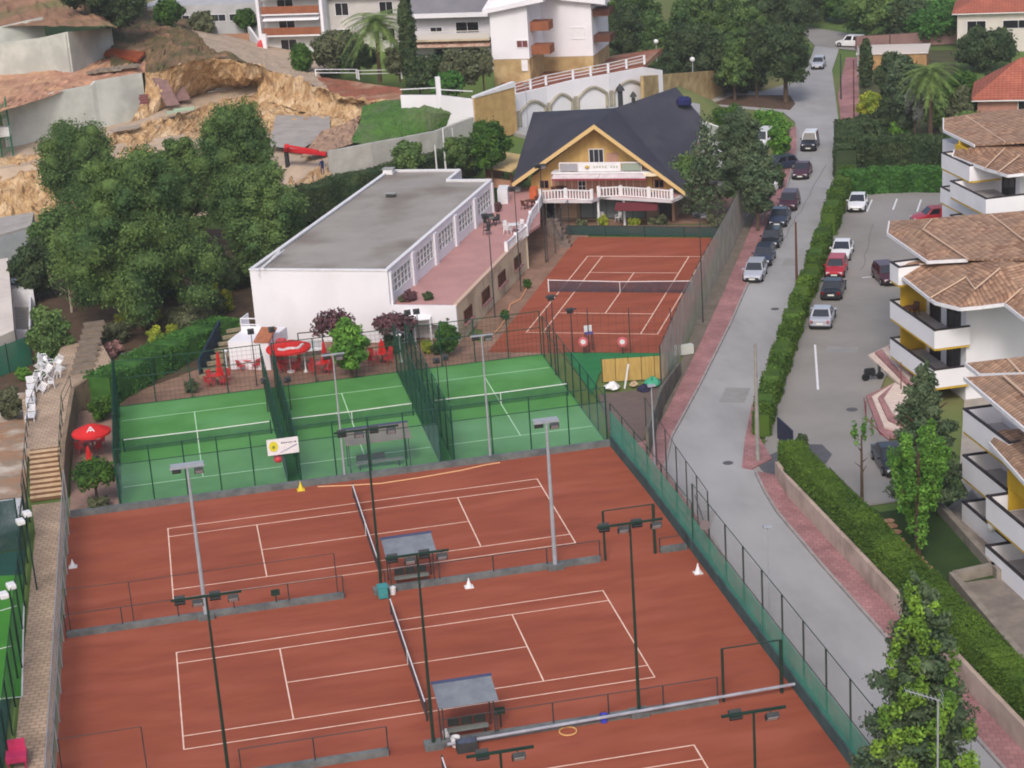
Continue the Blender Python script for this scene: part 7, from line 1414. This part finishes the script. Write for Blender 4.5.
# loungers and chair heap
def lounger(label,p,rz,first={}):
    if 'p' in first: return dup(first['p'],p,rz,label,'white sun loungers on the stone terrace')
    t=thing('sun_lounger',label,'sun lounger',p,rz,'white sun loungers on the stone terrace'); m=MB()
    for i in range(9): m.box((0,-.75+i*.15,.34),(.6,.12,.03))
    m.build('slats',whitepl,t); m=MB(); 
    for i in range(5): m.box((0,.66+i*.13,.40+i*.07),(.6,.11,.03),0,Matrix.Rotation(.5,3,'X'))
    m.build('backrest',whitepl,t); m=MB(); [m.box((x,-.1,.3),(.05,1.5,.07)) for x in(-.32,.32)]; m.build('frame',whitepl,t)
    for x in(-.3,.3):
        for y in(-.7,.6): MB().tube((x,y,0),(x,y,.3),.035).build('leg',whitepl,t)
    first['p']=t; return t
for i,(x,y) in enumerate(((31,419),(31,404),(32,390))): lounger(['sun lounger nearest the steps in the row of white loungers','middle sun lounger in the row of white loungers','sun lounger at the upper end of the row of white loungers'][i],at(x,y,zu)+Vector((0,0,.02)),-.05+.08*i)
hs=[('white plastic chair %s in the heap beside the loungers'%w) for w in ('lowest left','lowest right','in the middle','on top left','on top right','at the back','leaning out at the front','tipped over at the upper end','stacked at the left rim','crossed over the middle','turned on its side at the right','half buried at the left','behind the loungers','on top of the pile')]
for i,lb in enumerate(hs):
    x,y,dz=[(40,386,0),(50,382,0),(45,382,.5),(42,380,.9),(52,376,.6),(56,372,0),(52,388,0),(58,368,.3),(36,388,.2),(47,377,.5),(56,380,.2),(38,380,.1),(38,394,0),(48,374,1.0)][i]
    c=dup(protoC[whitepl.name],at(x,y,zu)+Vector((0,0,dz)),i*1.3,lb,'white plastic chairs heaped beside the loungers'); c.rotation_euler=(random.uniform(-.7,.7),random.uniform(-.7,.7),i*1.3)
o=MB().lathe((0,0,0),[(.05,0),(.35,.06),(.4,.3),(.3,.5),(.05,.55)],12).build('equipment_box',pinkp); 
t=thing('plastic_chair_stack','bright pink plastic seat frame at the bottom left corner on the stone path','chair',at(18,766)); MB().box((0,0,.55),(1.0,.9,.35)).build('seat',pinkp,t,bevel=.05); MB().box((0,.4,.95),(.9,.1,.6)).build('backrest',pinkp,t); [MB().tube((x,y,0),(x,y,.4),.05).build('leg',pinkp,t) for x in(-.4,.4) for y in(-.35,.35)]
bpy.data.objects.remove(o)
# pink round things on far court near edge
for lb,x,y in (('round pink sign with pale centre near the near side of the far court',623,354),('pink padded round sign with dark umbrella beside the near side of the far court',584,354)):
    t=thing('round_sign',lb,'sign',at(x,y),AN,'round pink signs at the far court'); MB().tube((0,0,0),(0,0,.7),.04).build('post',dgrey,t); m=MB(); m.tube((0,-.05,1.0),(0,.05,1.0),.38,n=18); s_=m.build('disc',M('pink_disc',C(196,100,108)) if 'pink_disc' not in bpy.data.materials else bpy.data.materials['pink_disc'],t); m=MB(); m.tube((0,-.07,1.0),(0,-.052,1.0),.2,n=14); m.build('centre',whitepl,s_)
t=thing('umpire_chair','small blue and white seat on dark legs by the far court','seat',at(586,352)+E1*.3+Vector((0,0,0))); [MB().tube((x,y,0),(x*.8,y*.8,1.5),.03).build('leg',dgrey,t) for x in(-.3,.3) for y in(-.3,.3)]; MB().box((0,0,1.55),(.6,.5,.1)).build('seat',M('seat_violet',C(84,74,130)),t); MB().box((0,.25,1.85),(.6,.06,.5)).build('backrest',whitepl,t)
t=W('white_gate_pillar','small white and grey block at the corner of the far court by the road','pillar',at(682,356)); MB().box(at(683,354)+Vector((0,0,.35)),(1.6,.5,.7),.1).build('block',greywall,t)
# ================================================================ STREET POLES
def pole(label,tx,ty,bx,by,mat,z=0,r=.09,arm=None,head=None,name='street_lamp',cat='street lamp',grp=None):
    b=at(bx,by,z); h=zt(b,ty)-z; t=thing(name,label,cat,b,0,grp); MB().tube((0,0,-.2),(0,0,h),r,r*.6,8).build('pole',mat,t)
    if head=='ball': MB().lathe((0,0,h),[(.05,0),(.28,.12),(.34,.32),(.28,.52),(.05,.64)],12).build('globe',whitepl,t,smooth=True)
    if head=='arm': m=MB(); m.tube((0,0,h),(1.1,-.3,h+.25),.05); m.build('arm',mat,t); MB().box((1.25,-.35,h+.25),(.6,.25,.14)).build('lamp_head',steel,t,bevel=.03)
    if head=='flat': MB().box((0,0,h+.03),(.5,.3,.12)).build('lamp_head',steel,t,bevel=.03)
    return t
pole('dark wooden utility pole beside the scalloped hedge on the road',792,222,797,296,brownm,r=.13,name='utility_pole',cat='utility pole'); pole('squat grey concrete pole standing at the pavement nose by the lot entrance',752,344,758,462,M('pole_concrete',C(150,146,142),C(130,126,122),2),r=.16,name='utility_pole',cat='utility pole')
pole('slim pale street lamp with small head right of the boundary fence',767,527,770,622,steel,r=.06,head='flat'); pole('pale street lamp with white globe foot at the corner yard',652,386,655,470,steel,r=.06,head='flat'); pole('tall street lamp with round head in front of the wood',657,44,658,90,steel,head='ball'); pole('street lamp with round head left of the traffic island',693,62,694,108,steel,head='ball'); pole('thin street lamp with double head at the top of the scene',675,38,677,76,steel,r=.06,head='ball'); pole('slim lamp pole standing among the conifers by the upper road',761,182,763,222,steel,r=.06,head='flat',z=0)
pole('dark utility pole by the upper road, left of two',840,54,841,100,dgrey,r=.12,name='utility_pole',cat='utility pole'); pole('pale utility pole by the upper road, right of two',857,46,858,74,steel,r=.12,name='utility_pole',cat='utility pole'); pole('tall dark pole at the end of the pavement on the upper road',852,60,854,118,brownm,r=.1,name='utility_pole',cat='utility pole'); pole('thin pole with box by the apartment steps',901,362,901,398,M('maroon_pole',C(110,60,64)),r=.05,name='gate_post',cat='post'); pole('pale lamp post before the leftmost arch of the white wall',526,84,528,126,steel,z=4.3,r=.05,head='flat')
pole('first of three pale poles before the boundary wall, shortest',436,145,437,172,whitepl,z=4.5,r=.1,name='flagpole',cat='pole'); pole('second of three pale poles before the boundary wall, tallest',444,128,446,172,whitepl,z=4.5,r=.1,name='flagpole',cat='pole'); pole('third of three pale poles before the boundary wall, by the ochre wall',454,128,455,166,whitepl,z=4.5,r=.06,name='flagpole',cat='pole')
o=MB().lathe((0,0,0),[(.08,0),(.22,.1),(.25,.3),(.2,.5),(.05,.58)],12).build('globe_lamp',whitepl,smooth=True); o.location=at(991,532,2.7); tag(o,'round cream globe lamp on the balcony corner of the near block','lamp')
t=thing('round_mirror','round traffic mirror on an arm above the boundary fence beside the road','mirror',Vector((30.1,13.8,3.4))); mv=at(705,525,3.3)-Vector((30.1,13.8,3.4)); MB().tube((0,0,.4),mv,.03).build('arm',dgrey,t); m=MB(); m.tube(mv-Vector((0,.04,0)),mv+Vector((0,.04,0)),.3,n=18); m.build('mirror',M('mirror_back',C(120,110,112)),t)
t=W('parked_scooter','dark scooter parked beside the entrance steps of the middle block','scooter',at(874,378)); o=at(873,380,.03)
for dx in(-.55,.55): 
    m=MB(); m.tube(o+Vector((dx,-.06,.28)),o+Vector((dx,.06,.28)),.28,n=14); m.build('wheel',tyrem,t)
m=MB(); m.box(o+Vector((-.25,0,.62)),(.8,.34,.4)); m.box(o+Vector((.15,0,.36)),(.6,.3,.1)); m.box(o+Vector((.48,0,.65)),(.12,.36,.6)); m.build('body',cbk,t,bevel=.05); m=MB(); m.tube(o+Vector((.45,-.32,1.02)),o+Vector((.45,.32,1.02)),.03); m.build('handlebar',dgrey,t); MB().box(o+Vector((-.25,0,.86)),(.7,.28,.1)).build('seat',black,t,bevel=.03)
# ================================================================ LIGHT
w=bpy.data.worlds.new('World'); sc.world=w; w.use_nodes=True; nt=w.node_tree; sky=nt.nodes.new('ShaderNodeTexSky'); sky.sky_type='NISHITA'; sky.sun_disc=False
EL,AZ=math.radians(44),math.radians(200)
sky.sun_elevation=EL; sky.sun_rotation=AZ; sky.air_density=1.0; sky.dust_density=4.0; sky.ozone_density=.6; nt.links.new(sky.outputs[0],nt.nodes['Background'].inputs[0]); nt.nodes['Background'].inputs[1].default_value=.15
sd=bpy.data.lights.new('sun','SUN'); sd.energy=1.3; sd.angle=math.radians(14); sd.color=(1,.97,.92); so=bpy.data.objects.new('sun',sd); col.objects.link(so)
dv_=Vector((math.sin(AZ)*math.cos(EL),math.cos(AZ)*math.cos(EL),math.sin(EL))); so.rotation_euler=dv_.to_track_quat('Z','Y').to_euler()
sc.view_settings.view_transform='Standard'; sc.view_settings.look='None'; sc.view_settings.gamma=1; sc.view_settings.use_curve_mapping=False; sc.view_settings.exposure=0.22
hz,nt_,b_,lk_=newmat('haze_air'); nt_.nodes.remove(b_); vo=nt_.nodes.new('ShaderNodeVolumePrincipled'); vo.inputs['Density'].default_value=.0002; vo.inputs['Color'].default_value=(.86,.88,.93,1); lk_.new(vo.outputs[0],nt_.nodes['Material Output'].inputs['Volume'])
MB().box((150,350,39),(1400,1300,84)).build('haze',hz,kind='stuff')
sc.render.engine='CYCLES'; sc.cycles.filter_width=1.9; sc.cycles.max_bounces=6; sc.cycles.transparent_max_bounces=16
for o in bpy.data.objects:
    if '_w' in o: del o['_w']
print('objects',len(bpy.data.objects),'polys',sum(len(o.data.polygons) for o in bpy.data.objects if o.type=='MESH'))
